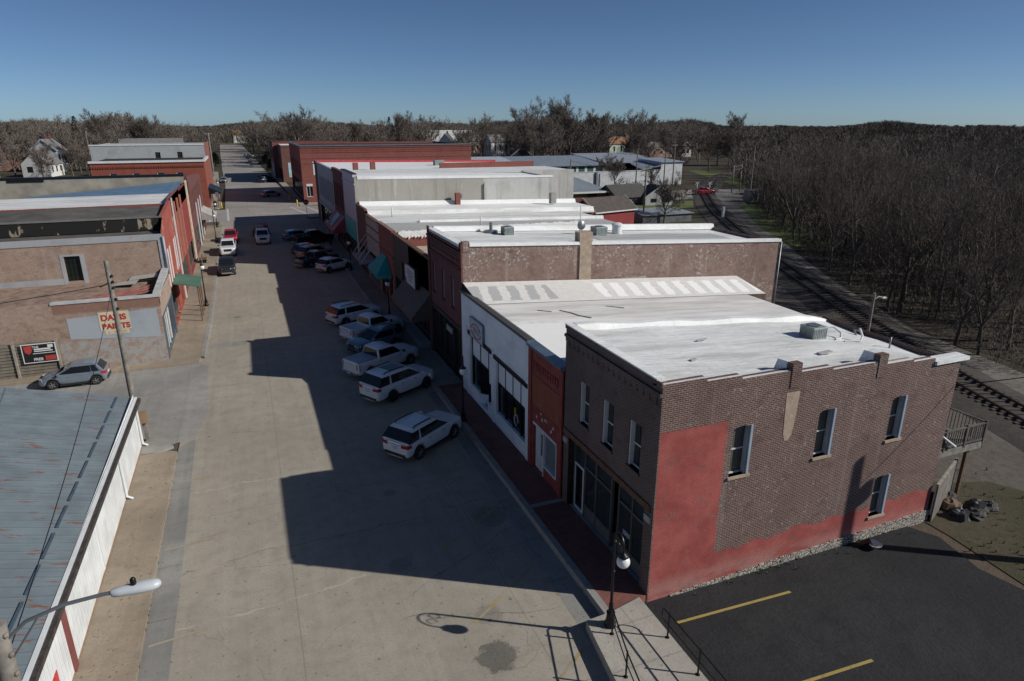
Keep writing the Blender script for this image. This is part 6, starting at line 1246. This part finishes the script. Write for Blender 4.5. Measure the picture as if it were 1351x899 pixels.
# workshop with single pitch gray roof
t=thing('workshop','low brick workshop with wide gray sloping roof and white fascia','workshop',(64,126,0)); b=MB(); b.box(57.5,71,124.6,140,-.3,2.5); b.build('wall',BR_brown,t); b=MB(); b.hexa([(56.9,124,2.55),(71.8,124,2.55),(71.8,141,4.2),(56.9,141,5.2),(56.9,124,2.75),(71.8,124,2.75),(71.8,141,4.4),(56.9,141,5.4)]); b.build('roof',plain('gray_roof_sheet',(.26,.29,.31),.5,.2,var=.12),t); b=MB(); b.box(56.85,71.85,123.9,124,2.45,2.8); b.build('fascia',M_trim,t)
S_=PL((0,124.6,0),(1,0,0),(0,-1,0)); 
for u in (60,66.5): b=MB(); S_.box(b,u,u+2.2,.1,2.2,0,.05); b.build('door',M_dark,t)
t=thing('lean_to','small white walled lean to at the end of the concrete side wall','lean to',(52,118,0)); b=MB(); b.box(50,57,117,122,-.2,2.6); b.build('wall',M_hw,t); b=MB(); b.hexa([(49.7,116.7,2.65),(57.3,116.7,2.65),(57.3,122.3,3.3),(49.7,122.3,3.3),(49.7,116.7,2.8),(57.3,116.7,2.8),(57.3,122.3,3.45),(49.7,122.3,3.45)]); b.build('roof',M_wgray,t)
t=thing('low_roof_shed','low gray roofed shed between red shed and the railroad','shed',(72,104,0)); b=MB(); b.box(62.5,72.5,97,101,-.2,1.3); b.build('wall',M_gray,t); b=MB(); b.hexa([(62.2,96.7,1.32),(72.9,96.7,1.32),(71.5,101.5,1.9),(62.2,101.5,1.9),(62.2,96.7,1.4),(72.9,96.7,1.4),(71.5,101.5,2.0),(62.2,101.5,2.0)]); b.build('roof',plain('slate_gray_sheet',(.22,.24,.26),.6),t)
# storage units
t=thing('storage_building','long storage building with gray blue roof and green roller doors between white piers','storage building',(80,172,0)); S_=PL((0,172,0),(1,0,0),(0,-1,0))
b=MB(); b.box(62,97,172.02,186,-.3,5.0); b.build('wall',M_hw,t); b=MB(); b.hexa([(61,171.2,4.9),(97.5,171.2,4.9),(97.5,187,6.9),(58,187,6.9),(61,171.2,5.05),(97.5,171.2,5.05),(97.5,187,7.05),(58,187,7.05)]); b.build('roof',ribbed('gray_blue_roof',(.25,.29,.33),0,.8,0,.45,.2),t)
b=MB(); b.hexa([(61,171.18,5.06),(71.5,171.18,5.06),(70.5,187,7.06),(58,187,7.06),(61,171.18,5.1),(71.5,171.18,5.1),(70.5,187,7.1),(58,187,7.1)]); b.build('pale_roof_part',plain('pale_roof_sheet',(.45,.48,.52),.45,.2),t)
for i in range(9): u=72+i*2.75; b=MB(); S_.box(b,u,u+1.95,0,4.6,0,.05); b.build('roller_door',plain('door_green',(.03,.10,.06),.6),t)
b=MB()
for i in range(10): u=71.2+i*2.75; S_.box(b,u,u+.75,0,4.8,0,.12)
b.build('pier',M_hw,t)
# white warehouse
t=thing('warehouse','large white ribbed metal warehouse with gray roof and open dark shed side','warehouse',(105,160,0)); W_=PL((0,160,0),(1,0,0),(0,-1,0)); mw=ribbed('white_warehouse_wall',(.55,.57,.59),0,1.2,0,.5,0,.25)
b=MB(); W_.wall(b,76,108,-.3,3.95); W_.wall(b,108,115,-.3,6.0); b.quad((115,160,-.3),(115,186,-.3),(115,186,6.9),(115,160,6.0)); b.quad((76,160,-.3),(76,166,-.3),(76,166,3.95),(76,160,3.95)); b.quad((108,160,3.9),(108,172,3.9),(108,172,6.4),(108,160,6.0)); b.build('wall',mw,t)
b=MB(); b.hexa([(97,172,5.3),(116,170,5.6),(116,190,7.3),(95,190,7.3),(97,172,5.45),(116,170,5.75),(116,190,7.45),(95,190,7.45)]); b.hexa([(102,159.7,4.0),(108.2,159.7,5.2),(108.2,172,6.0),(105,172,5.2),(102,159.7,4.12),(108.2,159.7,5.32),(108.2,172,6.12),(105,172,5.32)]); b.hexa([(107.7,159.6,6.02),(115.5,159.6,6.02),(115.5,172,6.6),(107.7,172,6.5),(107.7,159.6,6.15),(115.5,159.6,6.15),(115.5,172,6.75),(107.7,172,6.65)]); b.build('roof',plain('warehouse_roof',(.30,.33,.37),.5,.2,var=.2),t)
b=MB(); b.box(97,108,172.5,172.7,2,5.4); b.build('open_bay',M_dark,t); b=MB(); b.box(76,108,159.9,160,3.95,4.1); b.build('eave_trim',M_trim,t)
b=MB(); b.box(87.5,88.0,159.6,159.98,0,3.95); b.build('downpipe',M_gray,t)
# town houses
HS=[('church_hall','long brick hall with pale roof and white trimmed gable on the skyline','hall',112,382,34,17,7,5.5,BR_pink,plain('pale_roof',(.42,.43,.42),.7),8,M_trim),
('gable_house','steep white gabled house with dark roof below the brick hall','house',96.5,332,11,9,6,5.5,M_hw,M_rd,65,M_trim),
('gable_house','low white house with brown roof beside the steep white gabled one','house',85,330,10,9,4.2,3,M_hw,M_rb,0,M_trim),
('gable_house','tall pale gabled house among trees at the far left','house',-63.5,287,8,8,7.5,3.5,plain('pale_gray_siding',(.48,.5,.5),.7),M_rg,80,M_trim),
('gable_house','white house with gray roof below the tall pale one at far left','house',-60.5,262,10,8,4,3.5,M_hw,M_rg,80,None),
('gable_house','gray white bungalow at the extreme left beyond the tan parapet','house',-72,232,12,9,3.2,2.6,plain('gray_siding',(.4,.41,.41),.7),M_rg,10,None),
('gable_house','long red brown roofed house at the extreme left edge','house',-88,300,22,10,4.5,4,plain('brick_red_siding',(.25,.11,.08),.8),plain('red_brown_roof',(.16,.08,.06),.9),5,None),
('gable_house','pale house with gray hip like roof behind the gray concrete building','house',-27,255,18,10,7,4.5,plain('pale_blue_siding',(.42,.46,.48),.7),M_rg,5,M_trim),
('gable_house','dark gabled house with white eaves right of the long red brick building','house',104,252,12,10,3.6,4.0,plain('dark_green_siding',(.06,.07,.06),.8),M_rd,70,M_trim),
('gable_house','pale green house with rust brown roof behind the warehouse','house',188,322,15,10,6,3.5,plain('pale_green_siding',(.42,.48,.40),.7),plain('rust_roof',(.25,.13,.07),.9),3,None),
('gable_house','yellow tan house partly hidden behind bare trees near the warehouse','house',205,335,12,10,7,4,plain('ochre_siding',(.5,.33,.14),.8),plain('rust_roof',(.25,.13,.07),.9),20,None),
('gable_house','small steep white gable house right of the yellow tan one','house',224,330,8,8,6.5,5,M_hw,M_rg,85,M_trim),
('gable_house','tiny white gabled house above the warehouse end','house',214,298,6,6,4.8,2.6,M_hw,M_rg,80,M_trim),
('gable_house','brown roofed wide house left of the tiny white gabled house','house',199,300,14,9,4.2,3,plain('rose_siding',(.3,.17,.13),.8),M_rb,0,None),
('gable_house','white house glimpsed between trees beyond the red brick parapet','house',128,345,11,8,7,3.5,M_hw,M_rg,10,None),
('gable_house','pale house glimpsed at the bend end of the far street','house',2,640,14,10,7,4,M_hw,plain('rust_roof',(.25,.13,.07),.9),5,None),
('gable_house','white trailer home behind the slim gray pole','house',50,350,16,6,3.2,1.0,M_hw,plain('pale_roof',(.42,.43,.42),.7),0,None),
('gable_house','pale blue trailer home beside the white one behind red brick parapet','house',70,356,15,6,3.0,1.0,plain('pale_blue_siding',(.42,.46,.48),.7),M_rg,0,None),
('barn','distant white farm building among woods on the right','farm building',560,430,14,8,5,3,M_hw,M_rg,0,None),('barn','distant pale farm shed farthest right among the woods','farm building',640,415,12,8,4,3,M_hw,M_rg,0,None)]
for q in HS: house(q[0],q[1],q[2],q[3],q[4],q[5],q[6],q[7],q[8],0,q[9],q[10],q[11],trim=q[12],chim=(q[5]<12 and q[6]>7.5))
# =================================================================== camera helpers (for culling trees that are out of frame)
PX_F,PX_CX,PX_CY,CAM_H=868.,675.5,449.5,16.3
PITCH=math.atan2(286.5,PX_F); YAW=math.atan2(362.5,PX_F*math.cos(PITCH)+286.5*math.sin(PITCH))
FW=Vector((math.sin(YAW)*math.cos(PITCH),math.cos(YAW)*math.cos(PITCH),-math.sin(PITCH))); RT=Vector((math.cos(YAW),-math.sin(YAW),0)); UP=RT.cross(FW)
def inframe(x,y,z=8,m=60):
    d=Vector((x,y,z-CAM_H)); k=d.dot(FW)
    if k<5: return False
    u=PX_CX+PX_F*d.dot(RT)/k; return -m<u<1351+m
# =================================================================== trees
def bark(name,c):
    m,nt,b=new_mat(name); b.inputs['Roughness'].default_value=.95; b.inputs['Specular IOR Level'].default_value=.15
    oi=nd(nt,'ShaderNodeObjectInfo').outputs['Random']; p=nd(nt,'ShaderNodeTexCoord').outputs['Object']
    n=noise(nt,p,.5,3); f=math_(nt,'ADD',math_(nt,'MULTIPLY',oi,.6),math_(nt,'MULTIPLY',n,.5))
    setc(nt,b,mix(nt,ramp(nt,f,.2,.9),[x*.68 for x in c],[x*1.35 for x in c])); return m
M_bark=bark('tree_bark',(.105,.092,.08)); M_twig=bark('tree_twigs',(.142,.119,.100)); M_ptwig=bark('pale_tree_twigs',(.155,.131,.112))
def gen_tree(seed,H=16.,spread=1.,trunkf=.3,dense=1.,tw=.014):
    r=random.Random(seed); T=MB(); B=MB()
    def perp(d): 
        a=d.orthogonal().normalized(); return (Matrix.Rotation(r.uniform(0,2*math.pi),3,d)@a)
    def limb(mb,p,d,L,rad,n,k,up=.12,jit=.16,tip=.25):
        pts=[p];rs=[rad]
        for i in range(n):
            d=(d+Vector((r.uniform(-jit,jit),r.uniform(-jit,jit),r.uniform(-jit,jit)+up))).normalized(); p=p+d*L/n; pts.append(p); rs.append(rad*(1-(1-tip)*(i+1)/n))
        mb.tube(pts,rs,k,0,True,False); return pts,rs
    def at(pts,t):
        f=t*(len(pts)-1); i=min(int(f),len(pts)-2); return pts[i].lerp(pts[i+1],f-i),(pts[i+1]-pts[i]).normalized()
    def grow(p,d,L,rad,lv):
        if lv>=3:
            a=p; 
            for _ in range(2):
                d2=(d+perp(d)*r.uniform(.1,.3)+Vector((0,0,.12))).normalized(); b_=a+d2*L*.5; w=perp(d2)*rad
                B.add([a-w,a+w,b_+w*.35,b_-w*.35],[(0,1,2,3)]) if True else None
                a=b_;d=d2
            return
        pts,rs=limb(B,p,d,L,rad,3 if lv else 4,4 if lv<2 else 3,.10,.2)
        cnt=int({0:7,1:6,2:6}[lv]*dense+r.random())
        for i in range(cnt):
            t=r.uniform(.22,1.) if lv else r.uniform(.25,1.); q,dd=at(pts,t)
            ang=R(r.uniform(25,60)); nd_=(dd*math.cos(ang)+perp(dd)*math.sin(ang)); nd_.z+=.12; nd_.normalize()
            grow(q,nd_,L*r.uniform(.42,.66)*(1.15-.45*t),max(tw,rad*(.5 if lv<2 else .42)*(1-.4*t)),lv+1)
        grow(pts[-1],(pts[-1]-pts[-2]).normalized(),L*.45,max(tw,rad*.3),lv+1)
    R0=H*(.0145 if tw<.02 else .0185)
    tp,tr=limb(T,Vector((0,0,-.2)),Vector((r.uniform(-.06,.06),r.uniform(-.06,.06),1)),H*trunkf,R0,4,7,.1,.06,.75)
    nl=r.choice((3,4,4,5))
    for i in range(nl):
        az=2*math.pi*i/nl+r.uniform(-.5,.5); inc=R(r.uniform(12,42)*spread); d=Vector((math.cos(az)*math.sin(inc),math.sin(az)*math.sin(inc),math.cos(inc)))
        pts,rs=limb(T,tp[-1]-Vector((0,0,r.uniform(0,.3))),d,H*r.uniform(.42,.6),R0*.6,6,5,.06,.13,.2)
        for j in range(int(8*dense)):
            t=r.uniform(.18,1.); q,dd=at(pts,t); ang=R(r.uniform(25,65)); n_=(dd*math.cos(ang)+perp(dd)*math.sin(ang)); n_.z+=.1; n_.normalize()
            grow(q,n_,H*r.uniform(.14,.24)*(1.2-.6*t),max(.03,R0*.3*(1-.55*t)),1)
        grow(pts[-1],(pts[-1]-pts[-2]).normalized(),H*.1,.04,2)
    for i in range(3):
        az=r.uniform(0,6.28); d=Vector((math.cos(az)*.8,math.sin(az)*.8,.5)).normalized(); q,_=at(tp,r.uniform(.6,1)); grow(q,d,H*.2,R0*.28,1)
    return T,B
PROTO=[]
def make_proto(i,**k):
    T,B=gen_tree(100+i,**k); me=[]
    for nm,mb,m in (('trunk',T,M_bark if i<6 else M_ptwig),('crown',B,M_twig if i<6 else M_ptwig)):
        q=bpy.data.meshes.new('bare_'+nm); q.from_pydata([tuple(v) for v in mb.v],[],mb.f); q.materials.append(m); q.polygons.foreach_set('use_smooth',[nm=='trunk']*len(mb.f)); me.append(q)
    PROTO.append((me,k.get('H',16.)))
for i,k in enumerate((dict(H=16,spread=1.),dict(H=16,spread=1.15,trunkf=.22),dict(H=16,spread=.8,trunkf=.34),dict(H=16,spread=.65,trunkf=.4),dict(H=16,spread=1.3,trunkf=.26),dict(H=16,spread=.75,trunkf=.2,dense=.8),
  dict(H=16,spread=1.,tw=.03,dense=1.5),dict(H=16,spread=1.2,trunkf=.24,tw=.03,dense=1.5),dict(H=16,spread=.8,trunkf=.34,tw=.03,dense=1.5),dict(H=16,spread=1.1,trunkf=.2,tw=.05,dense=1.1))): make_proto(i,**k)
def plant(i,x,y,h,label,group,rz=0,z=-.05,wide=1.):
    me,H=PROTO[i]; t=thing('bare_tree',label,'tree',(x,y,z),group); s=h/H; t.scale=(s*wide,s*wide,s); t.rotation_euler=(0,0,rz)
    for nm,q in zip(('trunk','crown'),me):
        o=bpy.data.objects.new(nm,q); COL.objects.link(o); o.parent=t
    return t
r=random.Random(21)
# woods to the right of the railroad: nearest ones are things, the rest is one mass
EDGE=[(10,47.6),(26,48.0),(36.4,50.2),(49.5,57.3),(61.8,64.8),(93.7,86),(133,116),(180,150),(260,230),(600,420)]
def edge(y):
    for (a,xa),(b_,xb) in zip(EDGE,EDGE[1:]):
        if a<=y<=b_: return xa+(xb-xa)*(y-a)/(b_-a)
    return EDGE[-1][1]
cand=[]
y=12.
while y<330:
    x=edge(y)+.5
    st=4.3 if y<150 else 7.5
    while x<edge(y)+330:
        px,py=x+r.uniform(-2.,2.),y+r.uniform(-2.,2.)
        if px>edge(max(py,10))+.2 and not (47.5<px<53.5 and 33<py<41) and inframe(px,py,6,90): cand.append((math.hypot(px,py),px,py))
        x+=st*(1 if x<edge(y)+90 else 1.5)
    y+=st
cand.sort()
NW=185
for n,(d,x,y) in enumerate(cand[:NW]):
    plant(r.randrange(6),x,y,r.uniform(10,15) if d>62 else r.uniform(9,13),'bare gray brown tree in the dense woods right of the gravel road','trees of the woods along the railroad',r.uniform(0,6.28),wide=r.uniform(.8,1.05))
# town trees: (x,y,h,proto,label)
ONE=[(66.5,96.5,9.5,7,'low wide bare tree beside the white gabled cottage'),(120,285,30,7,'tall spreading bare tree behind the storage roof, left of a pair'),(137,287,30,6,'tall spreading bare tree behind the storage roof, right of a pair'),(165,262,24,7,'tall bare tree directly behind the white warehouse'),(178,280,24,8,'upright bare tree behind the right end of the warehouse'),(96,300,21,9,'round crowned bare tree just right of the steep white gabled house'),(52,112.5,4,3,'small bare sapling behind the lean to'),(83.5,118,5,1,'bushy bare shrub tree in front of the white gabled cottage'),(53.5,41.5,12.5,4,'dark lone bare tree with a thick trunk at the woods edge by the gravel road')]
for n,(x,y,h,i,lb) in enumerate(ONE): plant(i,x,y,h,lb,None,n*1.3)
TG='bare trees standing among the town houses'
cnt=0
def pxu(x,y):
    d=Vector((x,y,-10.)); return PX_CX+PX_F*d.dot(RT)/d.dot(FW)
HPX=[(pxu(q[3]-q[5]*.55,q[4]),pxu(q[3]+q[5]*.55,q[4]),q[4]) for q in HS]
def town_ok(x,y):
    u=pxu(x,y); 
    for a,b_,yy in HPX:
        if min(a,b_)-4<u<max(a,b_)+4 and y<yy and r.random()<.8: return False
    for q in HS:
        if math.hypot(q[3]-x,q[4]-y)<9: return False
    if -16<x<13 and y<640: return False
    if x>0 and x<60 and y<255: return False
    return True
tries=0
while cnt<76 and tries<4000:
    tries+=1; y=222+r.random()**1.3*190; x=r.uniform(-190,250)
    if not town_ok(x,y) or not inframe(x,y,8,30) or x>edge(y)-4: continue
    h=r.uniform(18,24) if r.random()<.65 else r.uniform(11,16)
    if x<-10: h*=.92
    plant(6+r.randrange(4),x,y,h,'bare tree among the houses beyond the brick rows',TG,r.uniform(0,6.28)); cnt+=1
for n,(x,y,h) in enumerate(((-66,238,11),(-55,236,10),(-58,250,13),(-70,268,15),(-80,246,12),(-52,272,14),(-90,270,15),(-44,240,11),(99,236,12),(109,240,13))): plant(6+n%4,x,y,h,'bare tree among the houses beyond the brick rows',TG,n*1.1)
for n,(x,y,h) in enumerate(((88,150,9),(92,163,10),(120,186,15),(140,196,16),(128,205,16),(118,215,17),(150,215,15),(143,230,18),(160,235,17),(96,146,7),(152,196,13))): plant(6+n%4,x,y,h,'bare tree along the railroad beyond the crossing','bare trees along the railroad beyond the crossing',n*1.9)
# evergreens
def evergreen(x,y,h,w,label):
    t=thing('evergreen_tree',label,'tree',(x,y,0)); b=MB(); b.tube([(x,y,-.1),(x,y,h*.8)],[.22,.05],6); b.build('trunk',M_bark,t); b=MB(); q=random.Random(int(x*7+y))
    for i in range(1500):
        f=q.random()**.8; a=q.uniform(0,6.28); rr=w*(1-f)**.8*q.uniform(.35,1.)*(1+.2*math.sin(a*3+f*9)); p=Vector((x+rr*math.cos(a),y+rr*math.sin(a),h*(.08+.92*f))); v=Vector((math.cos(a),math.sin(a),q.uniform(-.2,.7))).normalized()*q.uniform(.4,.9); s=Vector((-math.sin(a),math.cos(a),q.uniform(-.3,.3)))*.22
        b.add([p-s,p+s,p+v],[(0,1,2)])
    b.build('crown',plain('evergreen_needles',(.022,.036,.018),.9,var=.35,vs=.8),t)
evergreen(-15.5,262,9.5,3.2,'dark conical evergreen left of the far street'); evergreen(-62,330,19,5,'tall dark evergreen on the left skyline'); evergreen(86,420,20,5,'dark evergreen on the skyline left of the brick hall'); evergreen(-10,300,5,3,'small dark evergreen bush by the far street pole')
for n,(x,y,w) in enumerate(((9.5,300,3.5),(10.5,320,3),(9.5,255,2.2),(13,262,2.6))): evergreen(x,y,4.2,w,('rounded green shrub under the gray pole right of the far street','second green shrub right of the far street','low green shrub nearest the last brick building','green shrub behind the last brick building')[n])
# distant woods as one mass
def flat(seed):
    T,B=gen_tree(seed,H=16.,spread=.8+.1*(seed%6),trunkf=.2+.03*(seed%4),tw=.055,dense=.8); o=len(T.v); V=np.array([tuple(v) for v in T.v+B.v],np.float32); F=T.f+[[i+o for i in f] for f in B.f]
    return V,F
def grove(name,label,pts,m,seeds):
    Vs=[];Fs=[];o=0; rr=random.Random(9)
    for k,(x,y,h,w_) in enumerate(pts):
        V,F=PF[k%len(PF)]; a=rr.uniform(0,6.28); s=h/16; c,d=math.cos(a)*s,math.sin(a)*s; q=np.empty_like(V); q[:,0]=x+V[:,0]*c-V[:,1]*d; q[:,1]=y+V[:,0]*d+V[:,1]*c; q[:,2]=V[:,2]*s; Vs.append(q); Fs.append(F+o); o+=len(V)
    v=np.concatenate(Vs); f=np.concatenate(Fs); me=bpy.data.meshes.new(name); me.vertices.add(len(v)); me.vertices.foreach_set('co',v.ravel()); me.loops.add(f.size); me.loops.foreach_set('vertex_index',f.ravel().astype(np.int32)); me.polygons.add(len(f)); me.polygons.foreach_set('loop_start',np.arange(0,f.size,4,dtype=np.int32)); me.update(calc_edges=True); me.materials.append(m)
    ob=bpy.data.objects.new(name,me); COL.objects.link(ob); return tag(ob,label,'woods',None,'stuff')
PF=[]
for sd_ in (301,302,303,304): 
    V,F=flat(sd_); PF.append((V,np.array([f for f in F if len(f)==4],np.int64))); print('tree proto faces',len(PF[-1][1]))
def mass(name,label,pts,m,seed,ntri=110):
    g=np.random.default_rng(seed); n=len(pts); P=np.array(pts)  # x,y,h,w
    x,y,h,w=P.T; V=[]
    k=ntri
    cz=g.random((n,k))**.8; az=g.random((n,k))*2*np.pi; rad=np.sqrt(g.random((n,k)))
    prof=np.sin(np.pi*np.clip(.12+cz*.86,0,1))**.7
    bx=x[:,None]+w[:,None]*rad*prof*np.cos(az); by=y[:,None]+w[:,None]*rad*prof*np.sin(az); bz=h[:,None]*(.12+.80*cz)
    dirx=np.cos(az)*.6+g.normal(0,.3,(n,k)); diry=np.sin(az)*.6+g.normal(0,.3,(n,k)); dirz=.7+g.random((n,k))*.6
    L=h[:,None]*.13*(.5+g.random((n,k))); wd=(.016+.036*g.random((n,k)))*(.5+np.hypot(x,y)[:,None]/130)
    ta=g.random((n,k))*2*np.pi; tx,ty=np.cos(ta)*wd,np.sin(ta)*wd
    a=np.stack([bx-tx,by-ty,bz],-1); b_=np.stack([bx+tx,by+ty,bz],-1); c=np.stack([bx+dirx*L,by+diry*L,np.minimum(bz+dirz*L,h[:,None])],-1)
    tri=np.stack([a,b_,c],2).reshape(-1,3)
    # trunks
    tw=.16*(h/14); t0=np.stack([np.stack([x-tw,y,0*x-.1],-1),np.stack([x+tw,y,0*x-.1],-1),np.stack([x,y,h*.75],-1)],1).reshape(-1,3)
    t1=np.stack([np.stack([x,y-tw,0*x-.1],-1),np.stack([x,y+tw,0*x-.1],-1),np.stack([x,y,h*.75],-1)],1).reshape(-1,3)
    v=np.concatenate([tri,t0,t1]).astype(np.float32); nf=len(v)//3
    me=bpy.data.meshes.new(name); me.vertices.add(len(v)); me.vertices.foreach_set('co',v.ravel()); me.loops.add(len(v)); me.loops.foreach_set('vertex_index',np.arange(len(v),dtype=np.int32)); me.polygons.add(nf); me.polygons.foreach_set('loop_start',np.arange(0,len(v),3,dtype=np.int32)); me.update(calc_edges=True); me.materials.append(m)
    o=bpy.data.objects.new(name,me); COL.objects.link(o); tag(o,label,'woods',None,'stuff'); return o
def massbark():
    m,nt,b=new_mat('far_woods_twigs'); b.inputs['Roughness'].default_value=1.; b.inputs['Specular IOR Level'].default_value=.05; p=pos(nt); n=noise(nt,p,.045,5,.6); n2=noise(nt,p,.3,3)
    setc(nt,b,mix(nt,math_(nt,'ADD',math_(nt,'MULTIPLY',ramp(nt,n,.3,.7),.6),math_(nt,'MULTIPLY',n2,.4)),(.085,.075,.066),(.175,.148,.125))); return m
MM=massbark()
pts=[(x,y,r.uniform(7,11.5),r.uniform(2.6,4.2)) for d,x,y in cand[NW:]]
tries=0
while len(pts)<2600 and tries<60000:   # near town and woods filling
    tries+=1; y=r.uniform(150,420); x=r.uniform(-260,520)
    if not inframe(x,y,8,60): continue
    if x<edge(y) and (y<400 or not town_ok(x,y)): continue
    pts.append((x,y,r.uniform(8,12),r.uniform(3,4.5)))
mass('woods','dense leafless woods filling the ground right of the railroad',pts,MM,5,150)
pts=[];tries=0
while len(pts)<5200 and tries<90000:
    tries+=1; d=430+900*r.random()**1.3; a=R(r.uniform(-24,66)); x=d*math.sin(a); y=d*math.cos(a)
    if abs(x+6)<10 and d<620: continue
    if 640<d<760 and a>R(42) and r.random()<.85: continue   # open field between the woods
    hh=(r.uniform(11,17) if a<R(38) else r.uniform(11.5,15.5))+2*math.sin(a*23)+1.5*math.sin(a*51+1); pts.append((x,y,hh,r.uniform(4,6.5)))
tb=[];tries=0
while len(tb)<600 and tries<40000:
    tries+=1; d=300+150*r.random(); a=R(r.uniform(-24,37)); x=d*math.sin(a); y=d*math.cos(a)
    if not town_ok(x,y) or -26<x<14 or x>edge(min(y,600))-4: continue
    tb.append((x,y,r.uniform(16,22)+2.5*math.sin(a*31)+1.5*math.sin(a*77),r.uniform(3.5,5.5)))
grove('woods','leafless woods closing off the town behind the houses',tb,M_ptwig,None)
mass('treeline','far leafless tree line along the horizon',pts,MM,9,170)
# brush at the edge of the woods
pts=[]
for i in range(1000):
    y=r.uniform(12,170); x=edge(y)+r.uniform(-.6,14); pts.append((x,y,r.uniform(.8,2.2),r.uniform(.8,1.6)))
for i in range(700):
    y=r.uniform(12,150); x=edge(y)+r.uniform(1,45); pts.append((x,y,r.uniform(3,6.5),r.uniform(1.2,2.4)))
for i in range(60): pts.append((r.uniform(92,100),r.uniform(150,185),r.uniform(1,2.5),1.2))
mass('undergrowth','low leafless brush at the edge of the woods',pts,MM,11,60)
# =================================================================== camera, sky, sun
cd=bpy.data.cameras.new('camera'); cam=bpy.data.objects.new('camera',cd); COL.objects.link(cam); S.camera=cam
cam.location=(0,0,CAM_H); cam.rotation_euler=(math.pi/2-PITCH,0,-YAW)
cd.sensor_fit='HORIZONTAL'; cd.sensor_width=36; cd.lens=36*PX_F/1351; cd.clip_start=.3; cd.clip_end=9000
SUNV=Vector((11.7,-7.0,8.5)).normalized()
EL=math.asin(SUNV.z); AZ=math.atan2(SUNV.x,SUNV.y)
w=bpy.data.worlds.new('World'); S.world=w; w.use_nodes=True; nt=w.node_tree
bg=nt.nodes['Background']; sk=nt.nodes.new('ShaderNodeTexSky'); sk.sky_type='NISHITA'; sk.sun_disc=False; sk.sun_elevation=EL; sk.sun_rotation=AZ
sk.altitude=200; sk.air_density=.5; sk.dust_density=.3; sk.ozone_density=1.5
nt.links.new(mix(nt,1.,sk.outputs[0],(.80,.96,1.10),'MULTIPLY'),bg.inputs[0]); bg.inputs[1].default_value=.074
sd=bpy.data.lights.new('sun','SUN'); sun=bpy.data.objects.new('sun',sd); COL.objects.link(sun); sd.energy=5.; sd.angle=R(.53); sd.color=(1.,.965,.90)
sun.rotation_euler=(-SUNV).to_track_quat('-Z','Y').to_euler(); sun.location=(60,-40,60)
S.view_settings.view_transform='Standard'; S.view_settings.look='None'; S.view_settings.exposure=-.25; S.view_settings.gamma=1.; S.view_settings.use_curve_mapping=False
S.cycles.max_bounces=6; S.cycles.diffuse_bounces=4; S.cycles.glossy_bounces=2; S.cycles.use_denoising=True
